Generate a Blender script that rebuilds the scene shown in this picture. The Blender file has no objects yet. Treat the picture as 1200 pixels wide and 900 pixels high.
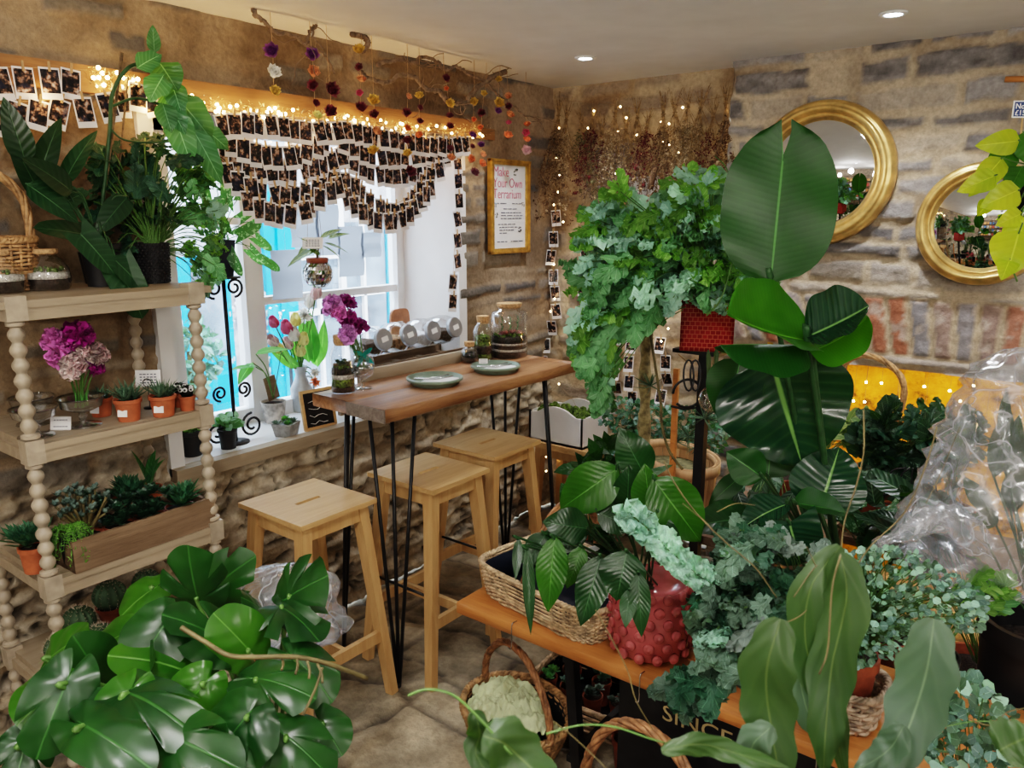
import bpy, math, random
import numpy as np
from mathutils import Vector as V, Matrix, noise
R = math.radians
col = bpy.context.scene.collection
rng = random.Random(7)
# ------------------------------------------------------------------ survey of the room from the photo (1200x900)
FPX, CAMH = 910.0, 1.65
PT = math.atan2(200, 910); AZ = R(37.7)
FW = V((-math.sin(AZ)*math.cos(PT), math.cos(AZ)*math.cos(PT), -math.sin(PT)))
RT = V((math.cos(AZ), math.sin(AZ), 0)); UP = RT.cross(FW); CAM = V((0, 0, CAMH))
def ray(u, v): return FW*FPX + RT*(u-600) + UP*(450-v)
def pz(u, v, z): r = ray(u, v); return CAM + r*((z-CAMH)/r.z)
def px(u, v, x): r = ray(u, v); return CAM + r*(x/r.x)
def py(u, v, y): r = ray(u, v); return CAM + r*(y/r.y)
def pd(u, v, d): return CAM + ray(u, v)*(d/FPX)
# ------------------------------------------------------------------ mesh builder
class MB:
    def __init__(s): s.v = []; s.f = []; s.uv = []; s.c = []; s.fm = []; s.hasuv = False; s.tint = 1.0; s.mi = 0
    def add(s, vs, fs, uvs=None, c=None):
        o = len(s.v); s.v += [tuple(p) for p in vs]; c = s.tint if c is None else c
        s.c += [c]*len(vs)
        if uvs: s.hasuv = True; s.uv += uvs
        else: s.uv += [(0.5, 0.5)]*len(vs)
        s.f += [tuple(i+o for i in f) for f in fs]; s.fm += [s.mi]*len(fs); return s
    def box(s, c, d, m=None, taper=None):
        hx, hy, hz = d[0]/2, d[1]/2, d[2]/2
        vs = [V((x*hx, y*hy, z*hz)) for z in (-1, 1) for y in (-1, 1) for x in (-1, 1)]
        if m is not None: vs = [m @ p for p in vs]
        c = V(c); return s.add([p+c for p in vs], [(0,2,3,1),(4,5,7,6),(0,1,5,4),(2,6,7,3),(0,4,6,2),(1,3,7,5)])
    def beam(s, a, b, w, d, w2=None, d2=None):
        a, b = V(a), V(b); w2 = w2 or w; d2 = d2 or d
        z = (b-a).normalized(); x = V((1,0,0)); x = (x - z*x.dot(z)); x = x.normalized() if x.length > .1 else V((0,1,0)); y = z.cross(x)
        vs = [a+x*i*w/2+y*j*d/2 for i, j in ((-1,-1),(1,-1),(1,1),(-1,1))] + [b+x*i*w2/2+y*j*d2/2 for i, j in ((-1,-1),(1,-1),(1,1),(-1,1))]
        return s.add(vs, [(3,2,1,0),(4,5,6,7),(0,1,5,4),(1,2,6,5),(2,3,7,6),(3,0,4,7)])
    def tube(s, pts, r, n=6, cap=True, c=None):
        pts = [V(p) for p in pts]; k = len(pts)
        if not isinstance(r, (list, tuple)): r = [r]*k
        t = (pts[1]-pts[0]).normalized(); x = t.orthogonal().normalized(); vs = []; fs = []; uv = []
        for i, p in enumerate(pts):
            t = (pts[min(i+1, k-1)]-pts[max(i-1, 0)])
            t = t.normalized() if t.length > 1e-9 else V((0,0,1))
            x = (x - t*x.dot(t)); x = x.normalized() if x.length > 1e-6 else t.orthogonal().normalized()
            y = t.cross(x)
            for j in range(n):
                a = 2*math.pi*j/n; vs.append(p + (x*math.cos(a)+y*math.sin(a))*r[i]); uv.append((.5, i/(k-1)))
        for i in range(k-1):
            for j in range(n): fs.append((i*n+j, i*n+(j+1) % n, (i+1)*n+(j+1) % n, (i+1)*n+j))
        if cap: fs.append(tuple(reversed(range(n)))); fs.append(tuple((k-1)*n+j for j in range(n)))
        return s.add(vs, fs, uv, c)
    def ring(s, pts, r, n=6): # closed tube
        return s.tube(list(pts)+[pts[0]], r, n, cap=False)
    def lathe(s, prof, n=24, c=(0,0,0), m=None, squash=1.0):
        c = V(c); vs = []; fs = []; k = len(prof)
        for (r, z) in prof:
            for j in range(n):
                a = 2*math.pi*j/n; p = V((r*math.cos(a), r*math.sin(a)*squash, z)); vs.append((m @ p if m is not None else p)+c)
        for i in range(k-1):
            for j in range(n): fs.append((i*n+j, i*n+(j+1) % n, (i+1)*n+(j+1) % n, (i+1)*n+j))
        if prof[0][0] > 1e-4: fs.append(tuple(reversed(range(n))))
        if prof[-1][0] > 1e-4: fs.append(tuple((k-1)*n+j for j in range(n)))
        return s.add(vs, fs)
    def ball(s, c, r, n=8, sq=(1,1,1), m=None):
        h = max(3, n//2+1)
        vs = []; fs = []; c = V(c)
        for i in range(h+1):
            ph = math.pi*i/h
            for j in range(n):
                a = 2*math.pi*j/n; p = V((math.sin(ph)*math.cos(a)*r*sq[0], math.sin(ph)*math.sin(a)*r*sq[1], -math.cos(ph)*r*sq[2]))
                vs.append((m @ p if m is not None else p)+c)
        for i in range(h):
            for j in range(n): fs.append((i*n+j, i*n+(j+1) % n, (i+1)*n+(j+1) % n, (i+1)*n+j))
        return s.add(vs, fs)
    def leaf(s, b, d, nrm, L, W, shape='lance', bend=.5, fold=.15, wave=0, nl=8, nw=4, fwd=0, tw=0, lobes=0, c=None, ph=0):
        b = V(b); d = V(d).normalized(); nrm = V(nrm); nrm = nrm - d*nrm.dot(d)
        nrm = nrm.normalized() if nrm.length > 1e-3 else d.orthogonal().normalized()
        sd = d.cross(nrm); vs = []; uv = []; fs = []; p = b.copy(); h = L/nl
        for i in range(nl+1):
            t = i/nl; a = bend*t; dt = d*math.cos(a)-nrm*math.sin(a); nt_ = nrm*math.cos(a)+d*math.sin(a)
            if i: p = p + dt*h
            s2 = sd*math.cos(tw*t)+nt_*math.sin(tw*t); n2 = nt_*math.cos(tw*t)-sd*math.sin(tw*t)
            w = W/2*SH[shape](t)
            if lobes:
                w *= .20+.80*abs(math.sin(math.pi*(lobes*t+.15)))**.65 if t < .93 else .7
            back = 0
            if shape == 'heart': back = -.28*L*(1-min(1, t*3.2))**1.5
            for j in range(nw+1):
                q = -1+2*j/nw; aq = abs(q)
                z = fold*aq*w
                if wave: z += wave*W*.8*aq*math.sin(t*(14 if L > .06 else 9)+ph+q*2.1)
                vs.append(p + s2*(q*w) + n2*z + dt*(fwd*aq*w + back*aq))
                uv.append((.5+.5*q, t))
        m = nw+1
        for i in range(nl):
            for j in range(nw): fs.append((i*m+j, i*m+j+1, (i+1)*m+j+1, (i+1)*m+j))
        return s.add(vs, fs, uv, c)
    def pinnate(s, b, d, nrm, L, W, k, bend, c, wave=.2):
        b = V(b); d = V(d).normalized(); nrm = V(nrm); nrm = nrm-d*nrm.dot(d); nrm = nrm.normalized() if nrm.length > 1e-3 else d.orthogonal().normalized(); sd = d.cross(nrm)
        n = 2*k; p = b.copy(); P = []
        for i in range(n+1):
            a = bend*i/n; dt = d*math.cos(a)-nrm*math.sin(a); nn = nrm*math.cos(a)+d*math.sin(a)
            if i: p = p+dt*(L*.86/n)
            P.append((p.copy(), dt, nn))
        vs = []; uv = []
        for i, (q, dt, nn) in enumerate(P):
            w = W*.13*(1-.6*i/n)+.0008
            for j in (-1,0,1): vs.append(q+sd*j*w+nn*abs(j)*w*.3); uv.append((.5+.5*j, i/n))
        s.add(vs, [(i*3+j, i*3+j+1, (i+1)*3+j+1, (i+1)*3+j) for i in range(n) for j in (0,1)], uv, c)
        for i in range(1, n+1):
            q, dt, nn = P[i]; f = i/n; l = W*.56*(math.sin(math.pi*min(1, .22+f*.72))**.7); 
            for sg in (-1,1):
                if (i+(sg > 0)) % 2 and i < n: continue
                dd = (sd*sg*(1-.55*f)+dt*(.55+.6*f)+nn*.12*math.sin(i*2.3+sg)).normalized()
                s.leaf(q-dt*.002, dd, nn+sd*sg*.2, l, L/k*1.05, 'spoon', .35+.5*math.sin(i*1.7+c*9), .15, wave, 4, 2, c=c*(.9+.2*((i*7+sg*3) % 5)/5), ph=i)
    def build(s, name, mat, parent=None, smooth=True, world=False, sharp=None, col_=None):
        me = bpy.data.meshes.new(name); vs = s.v
        if world and parent is not None:
            o = parent.location
            if parent.parent: o = o + parent.parent.location
            if parent.rotation_euler.z:
                mm = Matrix.Rotation(-parent.rotation_euler.z, 3, 'Z'); vs = [tuple(mm @ (V(p)-o)) for p in vs]
            else: vs = [(p[0]-o.x, p[1]-o.y, p[2]-o.z) for p in vs]
        me.from_pydata(vs, [], s.f)
        n = len(me.loops)
        if s.hasuv:
            ul = me.uv_layers.new(name='UVMap'); li = np.empty(n, dtype=np.int32); me.loops.foreach_get('vertex_index', li)
            ul.data.foreach_set('uv', np.array(s.uv, dtype=np.float32)[li].ravel())
        if s.hasuv:
            ca = me.color_attributes.new('Col', 'FLOAT_COLOR', 'POINT')
            ca.data.foreach_set('color', np.array([(c, c, c, 1) if isinstance(c, (int, float)) else (*c[:3], 1) for c in s.c], dtype=np.float32).ravel())
        if smooth:
            me.polygons.foreach_set('use_smooth', [True]*len(me.polygons))
            if sharp is not None: me.set_sharp_from_angle(angle=R(sharp))
        for m in (mat if isinstance(mat, (list, tuple)) else [mat]): me.materials.append(m)
        if isinstance(mat, (list, tuple)): me.polygons.foreach_set('material_index', s.fm)
        me.update()
        o = bpy.data.objects.new(name, me); col.objects.link(o)
        if parent is not None: o.parent = parent
        return o
def _hs(t): return math.sin(math.pi*min(1, max(0, t)))
SH = {
 'lance': lambda t: max(.02, math.sin(math.pi*min(1, t**.75)))**.9 if 0 < t < 1 else .02,
 'ovate': lambda t: max(.02, math.sin(math.pi*min(1, t**.62)))**.75 if 0 < t < 1 else .02,
 'paddle': lambda t: (max(0, 1-abs(2*t**.9-1)**2.6))**.6 if 0 < t < 1 else .02,
 'heart': lambda t: (1-t)**.55*(.75+.6*t) if t < 1 else .0,
 'strap': lambda t: min(1, t*6+.25)*min(1, (1-t)*3+.02),
 'spike': lambda t: (1-t)**.7+.01,
 'spoon': lambda t: (.3+.7*math.sin(math.pi*min(1, t**1.5)*.93)) if t < 1 else .05,
 'frond': lambda t: min(1, .25+t*3)*(max(0, 1-t**3))**.7+.01,
 'round': lambda t: (max(0, 1-(2*t-1)**2))**.5+.01,
}
def setp(o, label, cat, group=None, kind=None):
    if label: o['label'] = label
    if cat: o['category'] = cat
    if group: o['group'] = group
    if kind: o['kind'] = kind
    return o
def thing(name, label, cat, loc=(0,0,0), rz=0, group=None):
    o = bpy.data.objects.new(name, None); col.objects.link(o); o.location = loc; o.rotation_euler = (0,0,rz); o.empty_display_size = .02
    return setp(o, label, cat, group)
def struct(o): o['kind'] = 'structure'; return o
def dup(o, loc=None, rz=None, parent=None, **k):
    c = o.copy(); col.objects.link(c)
    if parent: c.parent = parent
    for ch in o.children: dup(ch, parent=c)
    if loc is not None: c.location = loc
    if rz is not None: c.rotation_euler.z = rz
    for a in k: c[a] = k[a]
    return c
ORD = ['first','second','third','fourth','fifth','sixth','seventh','eighth','ninth','tenth','eleventh','twelfth','thirteenth','fourteenth','fifteenth','sixteenth','seventeenth','eighteenth','nineteenth','twentieth']+['twenty-'+x for x in ('first','second','third','fourth','fifth','sixth','seventh','eighth','ninth')]
def spline(P, n=8):
    P = [V(p) for p in P]; out = []
    Q = [P[0]*2-P[1]]+P+[P[-1]*2-P[-2]]
    for i in range(1, len(Q)-2):
        a, b, c, d = Q[i-1:i+3]
        for k in range(n):
            t = k/n; out.append(.5*((2*b)+(c-a)*t+(2*a-5*b+4*c-d)*t*t+(3*b-a-3*c+d)*t**3))
    out.append(P[-1]); return out
def rv(a=1, z=None): 
    v = V((rng.gauss(0,1), rng.gauss(0,1), rng.gauss(0,1))).normalized()*a
    return v
def ra(a, b): return rng.uniform(a, b)
# ------------------------------------------------------------------ materials
def newmat(name):
    m = bpy.data.materials.new(name); m.use_nodes = True; t = m.node_tree; t.nodes.clear()
    out = t.nodes.new('ShaderNodeOutputMaterial'); return m, t, out
def N(t, ty, **k):
    n = t.nodes.new(ty)
    for a, b in k.items():
        if a.startswith('i_'):
            key = a[2:]; key = int(key) if key.isdigit() else key.replace('_', ' ')
            n.inputs[key].default_value = b
        else: setattr(n, a, b)
    return n
def MT(t, op, a, b=None, c=None, clamp=False):
    n = t.nodes.new('ShaderNodeMath'); n.operation = op; n.use_clamp = clamp
    for i, x in enumerate((a, b, c)):
        if x is None: continue
        if hasattr(x, 'is_output'): t.links.new(x, n.inputs[i])
        else: n.inputs[i].default_value = x
    return n.outputs[0]
def MX(t, f, a, b, mode='MIX'):
    n = t.nodes.new('ShaderNodeMix'); n.data_type = 'RGBA'; n.blend_type = mode
    for i, x in ((0, f), (6, a), (7, b)):
        if hasattr(x, 'is_output'): t.links.new(x, n.inputs[i])
        else: n.inputs[i].default_value = x if i == 0 else (*x[:3], 1)
    return n.outputs[2]
def noise_(t, scale, det=3, rough=.55, vec=None, dist=0):
    n = N(t, 'ShaderNodeTexNoise'); n.inputs['Scale'].default_value = scale; n.inputs['Detail'].default_value = det; n.inputs['Roughness'].default_value = rough; n.inputs['Distortion'].default_value = dist
    if vec is None: vec = N(t, 'ShaderNodeTexCoord').outputs['Object']
    t.links.new(vec, n.inputs['Vector']); return n.outputs[0]
def ramp(t, x, *st):
    n = t.nodes.new('ShaderNodeValToRGB'); e = n.color_ramp.elements
    while len(e) < len(st): e.new(.5)
    for i, (p, c) in enumerate(st): e[i].position = p; e[i].color = (*c[:3], 1) if isinstance(c, (tuple, list)) else (c, c, c, 1)
    t.links.new(x, n.inputs[0]); return n.outputs[0]
def bump(t, h, st=.3, dist=.01):
    n = N(t, 'ShaderNodeBump'); n.inputs['Strength'].default_value = st; n.inputs['Distance'].default_value = dist; t.links.new(h, n.inputs['Height']); return n.outputs[0]
def prin(t, out, color, rough=.5, metal=0, spec=.5, nrm=None, trans=0, ior=1.45, coat=0, emit=None, es=0, sheen=0, alpha=None):
    p = N(t, 'ShaderNodeBsdfPrincipled')
    def S(k, v):
        if hasattr(v, 'is_output'): t.links.new(v, p.inputs[k])
        else: p.inputs[k].default_value = (*v[:3], 1) if isinstance(v, (tuple, list)) else v
    S('Base Color', color); S('Roughness', rough); S('Metallic', metal); S('Specular IOR Level', spec); S('Transmission Weight', trans); S('IOR', ior); S('Coat Weight', coat)
    if emit is not None: S('Emission Color', emit); S('Emission Strength', es)
    if nrm is not None: t.links.new(nrm, p.inputs['Normal'])
    if alpha is not None: S('Alpha', alpha)
    if out is not None: t.links.new(p.outputs[0], out.inputs[0])
    return p
def plain(name, c, rough=.5, metal=0, var=.12, sc=30, bst=.15, **k):
    m, t, out = newmat(name); n = noise_(t, sc, 3)
    d = tuple(x*(1-var*1.6) for x in c); l = tuple(min(1, x*(1+var)) for x in c)
    cc = ramp(t, n, (.3, d), (.7, l)); prin(t, out, cc, rough, metal, nrm=bump(t, n, bst, .004) if bst else None, **k); return m
def wood(name, a, b, rough=.55, axis='X', sc=1.0, bst=.2, dark=.4):
    m, t, out = newmat(name); tc = N(t, 'ShaderNodeTexCoord'); mp = N(t, 'ShaderNodeMapping')
    s = {'X': (1.2, 14, 14), 'Y': (14, 1.2, 14), 'Z': (14, 14, 1.2)}[axis]; mp.inputs['Scale'].default_value = tuple(x*sc for x in s)
    oi = N(t, 'ShaderNodeObjectInfo'); t.links.new(tc.outputs['Object'], mp.inputs['Vector'])
    vm = N(t, 'ShaderNodeVectorMath', operation='ADD'); t.links.new(mp.outputs[0], vm.inputs[0]); t.links.new(oi.outputs['Random'], vm.inputs[1])
    n1 = noise_(t, 2.2, 5, .6, vm.outputs[0], .8); n2 = noise_(t, 12, 3, .6, vm.outputs[0], .3)
    c1 = ramp(t, n1, (.3, a), (.7, b)); c2 = MX(t, MT(t, 'MULTIPLY', ramp(t, n2, (.55, 0), (.8, 1)), dark), c1, tuple(x*.35 for x in a))
    prin(t, out, c2, rough, nrm=bump(t, n2, bst, .003)); return m
def leafmat(name, c1, c2, vein=None, rough=.35, nv=9, vk=1.2, transl=.25, bst=.4, varieg=None, mid=.035, spec=.5, vs=.35, edge=None, trc=None):
    m, t, out = newmat(name); uv = N(t, 'ShaderNodeUVMap'); uv.uv_map = 'UVMap'; sp = N(t, 'ShaderNodeSeparateXYZ'); t.links.new(uv.outputs[0], sp.inputs[0])
    a = MT(t, 'ABSOLUTE', MT(t, 'MULTIPLY', MT(t, 'SUBTRACT', sp.outputs[0], .5), 2)); vv = sp.outputs[1]
    n = noise_(t, 9, 3); ca = N(t, 'ShaderNodeAttribute', attribute_name='Col')
    base = ramp(t, n, (.32, c1), (.68, c2))
    vein = vein or tuple(min(1, x*1.8+.03) for x in c2)
    sn = MT(t, 'SINE', MT(t, 'MULTIPLY', MT(t, 'SUBTRACT', MT(t, 'MULTIPLY', vv, nv), MT(t, 'MULTIPLY', a, vk)), 6.283))
    sv = MT(t, 'POWER', MT(t, 'MULTIPLY_ADD', sn, .5, .5), 6)
    base = MX(t, MT(t, 'MULTIPLY', sv, vs), base, vein)
    mr = N(t, 'ShaderNodeMapRange', interpolation_type='SMOOTHSTEP'); t.links.new(a, mr.inputs[0]); mr.inputs[1].default_value = mid*.5; mr.inputs[2].default_value = mid*1.8; mr.inputs[3].default_value = 1; mr.inputs[4].default_value = 0
    base = MX(t, mr.outputs[0], base, vein)
    if varieg:
        vn = noise_(t, varieg[1], 2, .5); base = MX(t, MT(t, 'GREATER_THAN', vn, varieg[2]), base, varieg[0])
    if edge: base = MX(t, MT(t, 'MULTIPLY', MT(t, 'POWER', a, 4), .8), base, edge)
    base = MX(t, 1.0, base, ca.outputs['Color'], 'MULTIPLY')
    h = MT(t, 'SUBTRACT', MT(t, 'MULTIPLY', sn, .5), MT(t, 'MULTIPLY', mr.outputs[0], 1.5))
    p = prin(t, None, base, rough, spec=spec, nrm=bump(t, h, bst, .002))
    tr = N(t, 'ShaderNodeBsdfTranslucent'); t.links.new(MX(t, .3, base, trc) if trc else MX(t, 1.0, MX(t, .12, base, (.4, .8, .05)), (1.6, 1.9, .8), 'MULTIPLY'), tr.inputs[0])
    ms = N(t, 'ShaderNodeMixShader'); ms.inputs[0].default_value = transl; t.links.new(p.outputs[0], ms.inputs[1]); t.links.new(tr.outputs[0], ms.inputs[2]); t.links.new(ms.outputs[0], out.inputs[0]); return m
def glass(name, tint=(1,1,1), rough=0.02, amt=.14):
    # thin clear glass: mostly see-through, with fresnel reflections
    m, t, out = newmat(name); tr = N(t, 'ShaderNodeBsdfTransparent'); tr.inputs[0].default_value = (*tint, 1); g = N(t, 'ShaderNodeBsdfGlossy'); g.inputs['Roughness'].default_value = rough
    fr = N(t, 'ShaderNodeLayerWeight'); fr.inputs[0].default_value = .35; f = MT(t, 'MULTIPLY_ADD', fr.outputs['Facing'], .8, amt*.45, clamp=True)
    ms = N(t, 'ShaderNodeMixShader'); t.links.new(f, ms.inputs[0]); t.links.new(tr.outputs[0], ms.inputs[1]); t.links.new(g.outputs[0], ms.inputs[2]); t.links.new(ms.outputs[0], out.inputs[0]); return m
def emis(name, c, s):
    m, t, out = newmat(name); e = N(t, 'ShaderNodeEmission'); e.inputs[0].default_value = (*c, 1); e.inputs[1].default_value = s; t.links.new(e.outputs[0], out.inputs[0]); return m
M = {}
M['beech'] = wood('beech wood', (.50,.30,.135), (.62,.41,.20), .45, 'Y', dark=.12)
M['beech_leg'] = wood('beech leg wood', (.48,.28,.12), (.60,.39,.19), .45, 'Z', dark=.12)
M['table'] = wood('oiled reclaimed plank', (.20,.095,.045), (.42,.23,.12), .38, 'Y', 1.0, .4, .55)
M['table_grey'] = wood('weathered plank', (.15,.12,.10), (.30,.26,.23), .5, 'Y', 1.3, .5, .6)
M['bench'] = wood('orange bench plank', (.42,.155,.045), (.58,.26,.09), .4, 'X', 1.0, .25, .35)
M['pale'] = wood('pale shelf wood', (.27,.215,.15), (.38,.31,.225), .5, 'Y', .8, .15, .15)
M['bobbin'] = plain('bleached turned wood', (.38,.32,.245), .4, var=.15, sc=25)
M['rustic'] = wood('old trough wood', (.13,.085,.05), (.24,.165,.105), .8, 'Y', 1.2, .6, .5)
M['oak'] = wood('oak lintel', (.22,.11,.045), (.36,.20,.09), .6, 'Y', .8, .4, .4)
M['bushel'] = wood('bushel slats', (.42,.24,.12), (.56,.36,.20), .6, 'Z', 1.0, .3, .25)
M['stick'] = plain('bark stick', (.20,.14,.085), .85, var=.4, sc=60, bst=.6)
M['willow'] = plain('contorted willow bark', (.23,.165,.115), .8, var=.35, sc=50, bst=.5)
M['black'] = plain('black metal', (.012,.012,.014), .42, var=.3)
M['blackplastic'] = plain('black plastic', (.018,.018,.02), .45, var=.2, sc=10)
M['navypot'] = plain('navy plastic pot', (.02,.026,.045), .4, var=.2, sc=10)
M['terra'] = plain('terracotta', (.40,.115,.05), .65, var=.18, sc=35)
M['terra_dk'] = plain('dark terracotta plastic', (.28,.075,.04), .5, var=.18, sc=35)
M['soil'] = plain('potting soil', (.035,.024,.018), .95, var=.6, sc=160, bst=1)
M['white'] = plain('white paint', (.78,.79,.80), .4, var=.03, sc=8, bst=.05)
M['plaster'] = plain('white plaster', (.78,.78,.79), .75, var=.04, sc=5, bst=.2)
M['paper'] = plain('white card', (.80,.80,.80), .6, var=.03, sc=8, bst=0)
M['cream'] = plain('cream card', (.72,.68,.58), .6, var=.06, sc=20, bst=0)
M['ink'] = plain('dark ink', (.03,.03,.035), .7, bst=0)
M['grey'] = plain('grey zinc', (.42,.45,.48), .45, .3, var=.12, sc=25)
M['steel'] = plain('brushed steel', (.62,.63,.65), .25, 1, var=.06)
M['lidgrey'] = plain('grey metal lid', (.36,.37,.39), .4, .6, var=.06)
M['cork'] = plain('cork', (.50,.31,.16), .85, var=.3, sc=120, bst=.5)
M['gold'] = plain('gilded moulding', (.80,.55,.22), .3, .7, var=.22, sc=18, bst=.1)
M['goldframe'] = plain('gold picture frame', (.60,.36,.10), .4, .6, var=.2, sc=30)
M['glass'] = glass('clear glass'); M['pane'] = glass('window glass', (.96,.98,1), .01, .06)
M['bluegl'] = glass('pale blue glass', (.92,.97,1.0), .12, .5)
M['foamgreen'] = plain('sage green glaze', (.19,.25,.20), .3, var=.2, sc=14)
M['moss'] = plain('moss', (.10,.16,.03), .95, var=.7, sc=120, bst=1)
M['gravel'] = plain('white gravel', (.58,.56,.52), .9, var=.35, sc=160, bst=1)
M['birch'] = plain('birch bark', (.52,.48,.44), .8, var=.45, sc=22, bst=.5)
M['stonepot'] = plain('grey stone trough', (.34,.34,.33), .85, var=.15, sc=60, bst=.4)
def wick(name, c, rough=.55): return plain(name, c, rough, var=.38, sc=45, bst=.4)
M['wicker'] = wick('honey wicker', (.46,.27,.13)); M['wicker_lt'] = wick('pale wicker', (.62,.46,.30)); M['wicker_dk'] = wick('brown wicker', (.33,.165,.08)); M['wicker_grey'] = wick('greyed wicker', (.46,.36,.28))
M['tissue'] = plain('pale green tissue', (.60,.66,.42), .7, var=.12, sc=20)
M['bulb'] = emis('warm bulb', (1.0,.62,.26), 26)
M['wire'] = plain('copper wire', (.28,.17,.08), .5, .5)
# leaves
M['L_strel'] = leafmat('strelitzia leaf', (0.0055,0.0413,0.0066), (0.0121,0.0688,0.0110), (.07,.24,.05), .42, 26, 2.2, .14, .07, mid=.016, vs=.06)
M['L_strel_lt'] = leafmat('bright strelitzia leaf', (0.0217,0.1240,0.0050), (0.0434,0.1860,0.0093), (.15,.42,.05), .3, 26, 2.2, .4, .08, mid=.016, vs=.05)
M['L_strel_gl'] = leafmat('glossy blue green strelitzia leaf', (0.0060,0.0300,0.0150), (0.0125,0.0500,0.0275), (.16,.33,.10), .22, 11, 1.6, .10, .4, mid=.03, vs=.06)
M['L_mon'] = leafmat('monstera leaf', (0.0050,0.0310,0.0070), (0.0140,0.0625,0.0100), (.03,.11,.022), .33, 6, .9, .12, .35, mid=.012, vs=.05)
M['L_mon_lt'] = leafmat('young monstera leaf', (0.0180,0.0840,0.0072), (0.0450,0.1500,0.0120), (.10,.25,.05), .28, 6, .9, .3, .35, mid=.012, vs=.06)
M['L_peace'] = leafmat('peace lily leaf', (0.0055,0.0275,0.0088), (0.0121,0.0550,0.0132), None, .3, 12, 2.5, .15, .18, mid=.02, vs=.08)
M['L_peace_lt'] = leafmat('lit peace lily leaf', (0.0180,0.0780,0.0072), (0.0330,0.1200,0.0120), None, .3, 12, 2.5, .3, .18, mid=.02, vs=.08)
M['L_blue'] = leafmat('blue green fern frond', (.055,.105,.08), (.15,.235,.185), (.20,.34,.26), .5, 10, 1.5, .2, .5, mid=.05, vs=.25)
M['L_fern'] = leafmat('green lobed frond', (.055,.18,.07), (.18,.40,.20), (.28,.46,.30), .42, 10, 1.5, .3, .4, mid=.05, vs=.2)
M['L_fern_lt'] = leafmat('bright lobed frond', (0.0850,0.2380,0.0340), (0.2210,0.4250,0.1020), (.4,.6,.25), .42, 10, 1.5, .4, .4, mid=.05, vs=.2)
M['L_fern_sh'] = leafmat('pale window-lit frond', (.17,.36,.29), (.42,.66,.56), (.4,.6,.5), .35, 10, 1.5, .2, .4, mid=.05, vs=.2)  # pale mint frond, with window highlights put into its colour
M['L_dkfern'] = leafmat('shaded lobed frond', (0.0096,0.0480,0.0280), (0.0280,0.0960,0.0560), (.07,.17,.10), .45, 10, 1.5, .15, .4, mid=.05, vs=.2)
M['L_dark'] = leafmat('dark heart leaf', (0.0064,0.0280,0.0112), (0.0144,0.0480,0.0176), (.05,.12,.05), .35, 8, 1.3, .12, .3, mid=.03, vs=.15)
M['L_adan'] = leafmat('climbing monstera leaf', (0.0240,0.1040,0.0400), (0.0720,0.1920,0.0880), (.2,.4,.25), .3, 8, 1.3, .25, .4, mid=.03, vs=.2)
M['L_scind'] = leafmat('satin spotted leaf', (.03,.11,.05), (.06,.17,.08), (.12,.25,.12), .5, 8, 1.3, .25, .3, varieg=((.30,.45,.36), 90, .58), mid=.02, vs=.1)
M['L_yellow'] = leafmat('golden pothos leaf', (.30,.38,.02), (.50,.55,.04), (.6,.65,.1), .35, 6, 1.2, .5, .3, mid=.03, vs=.1)
M['L_epi'] = leafmat('flat cactus leaf', (0.0175,0.0455,0.0112), (0.0350,0.0700,0.0210), (.075,.115,.035), .45, 5, 1.5, .2, .25, mid=.03, vs=.1)
M['L_epi_gr'] = leafmat('grey flat cactus leaf', (0.0338,0.0675,0.0413), (0.0638,0.1050,0.0675), (.11,.17,.10), .5, 5, 1.5, .2, .25, mid=.03, vs=.1)
M['L_succ'] = leafmat('dark succulent', (0.0105,0.0385,0.0210), (0.0350,0.0910,0.0490), (.10,.2,.12), .4, 2, 0, .05, .1, mid=.02, vs=.0)
M['L_haw'] = leafmat('grey green spiky succulent', (0.0400,0.0880,0.0560), (0.1040,0.1760,0.1200), (.2,.3,.2), .5, 8, 0, .05, .2, mid=.02, vs=.25)
M['L_gsucc'] = leafmat('glaucous succulent', (0.0910,0.1400,0.1260), (0.1820,0.2380,0.2100), (.3,.4,.35), .5, 2, 0, .05, .1, mid=.02, vs=0)
M['L_small'] = leafmat('small blue green leaves', (.055,.115,.105), (.15,.25,.235), (.3,.45,.4), .5, 4, 1, .2, .2, mid=.04, vs=.1)
M['L_bush'] = leafmat('box green leaves', (0.0210,0.0840,0.0490), (0.0630,0.1750,0.1120), (.2,.35,.2), .4, 4, 1, .2, .2, mid=.04, vs=.1)
M['L_hearth'] = leafmat('hearth foliage', (0.0066,0.0303,0.0154), (0.0193,0.0660,0.0330), (.14,.25,.15), .35, 8, 1.5, .15, .5, mid=.04, vs=.3)
M['L_cream'] = leafmat('cream edged leaf', (.07,.15,.04), (.13,.24,.07), (.3,.4,.15), .4, 7, 1.3, .2, .4, mid=.04, vs=.2, edge=(.45,.5,.25))
M['L_croton'] = leafmat('striped dark leaf', (.04,.09,.02), (.10,.15,.04), (.35,.38,.08), .4, 6, 1.5, .2, .4, mid=.07, vs=.6)
M['L_tulip'] = leafmat('tulip leaf', (.06,.22,.06), (.14,.36,.12), None, .4, 3, 5, .3, .3, vs=.1)
M['stem'] = plain('green stem', (.09,.19,.045), .5, var=.2); M['stem_dk'] = plain('dark green stem', (.03,.085,.03), .5, var=.2); M['stem_br'] = plain('brown aerial stem', (.13,.105,.045), .7, var=.3)
def petal(name, c, c2=None, edge=None):
    return leafmat(name, c, c2 or tuple(min(1, x*1.5) for x in c), tuple(min(1, x*1.2) for x in c), .6, 3, 0, .25, .2, vs=.1, edge=edge, trc=(.8,.8,.8))
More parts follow.
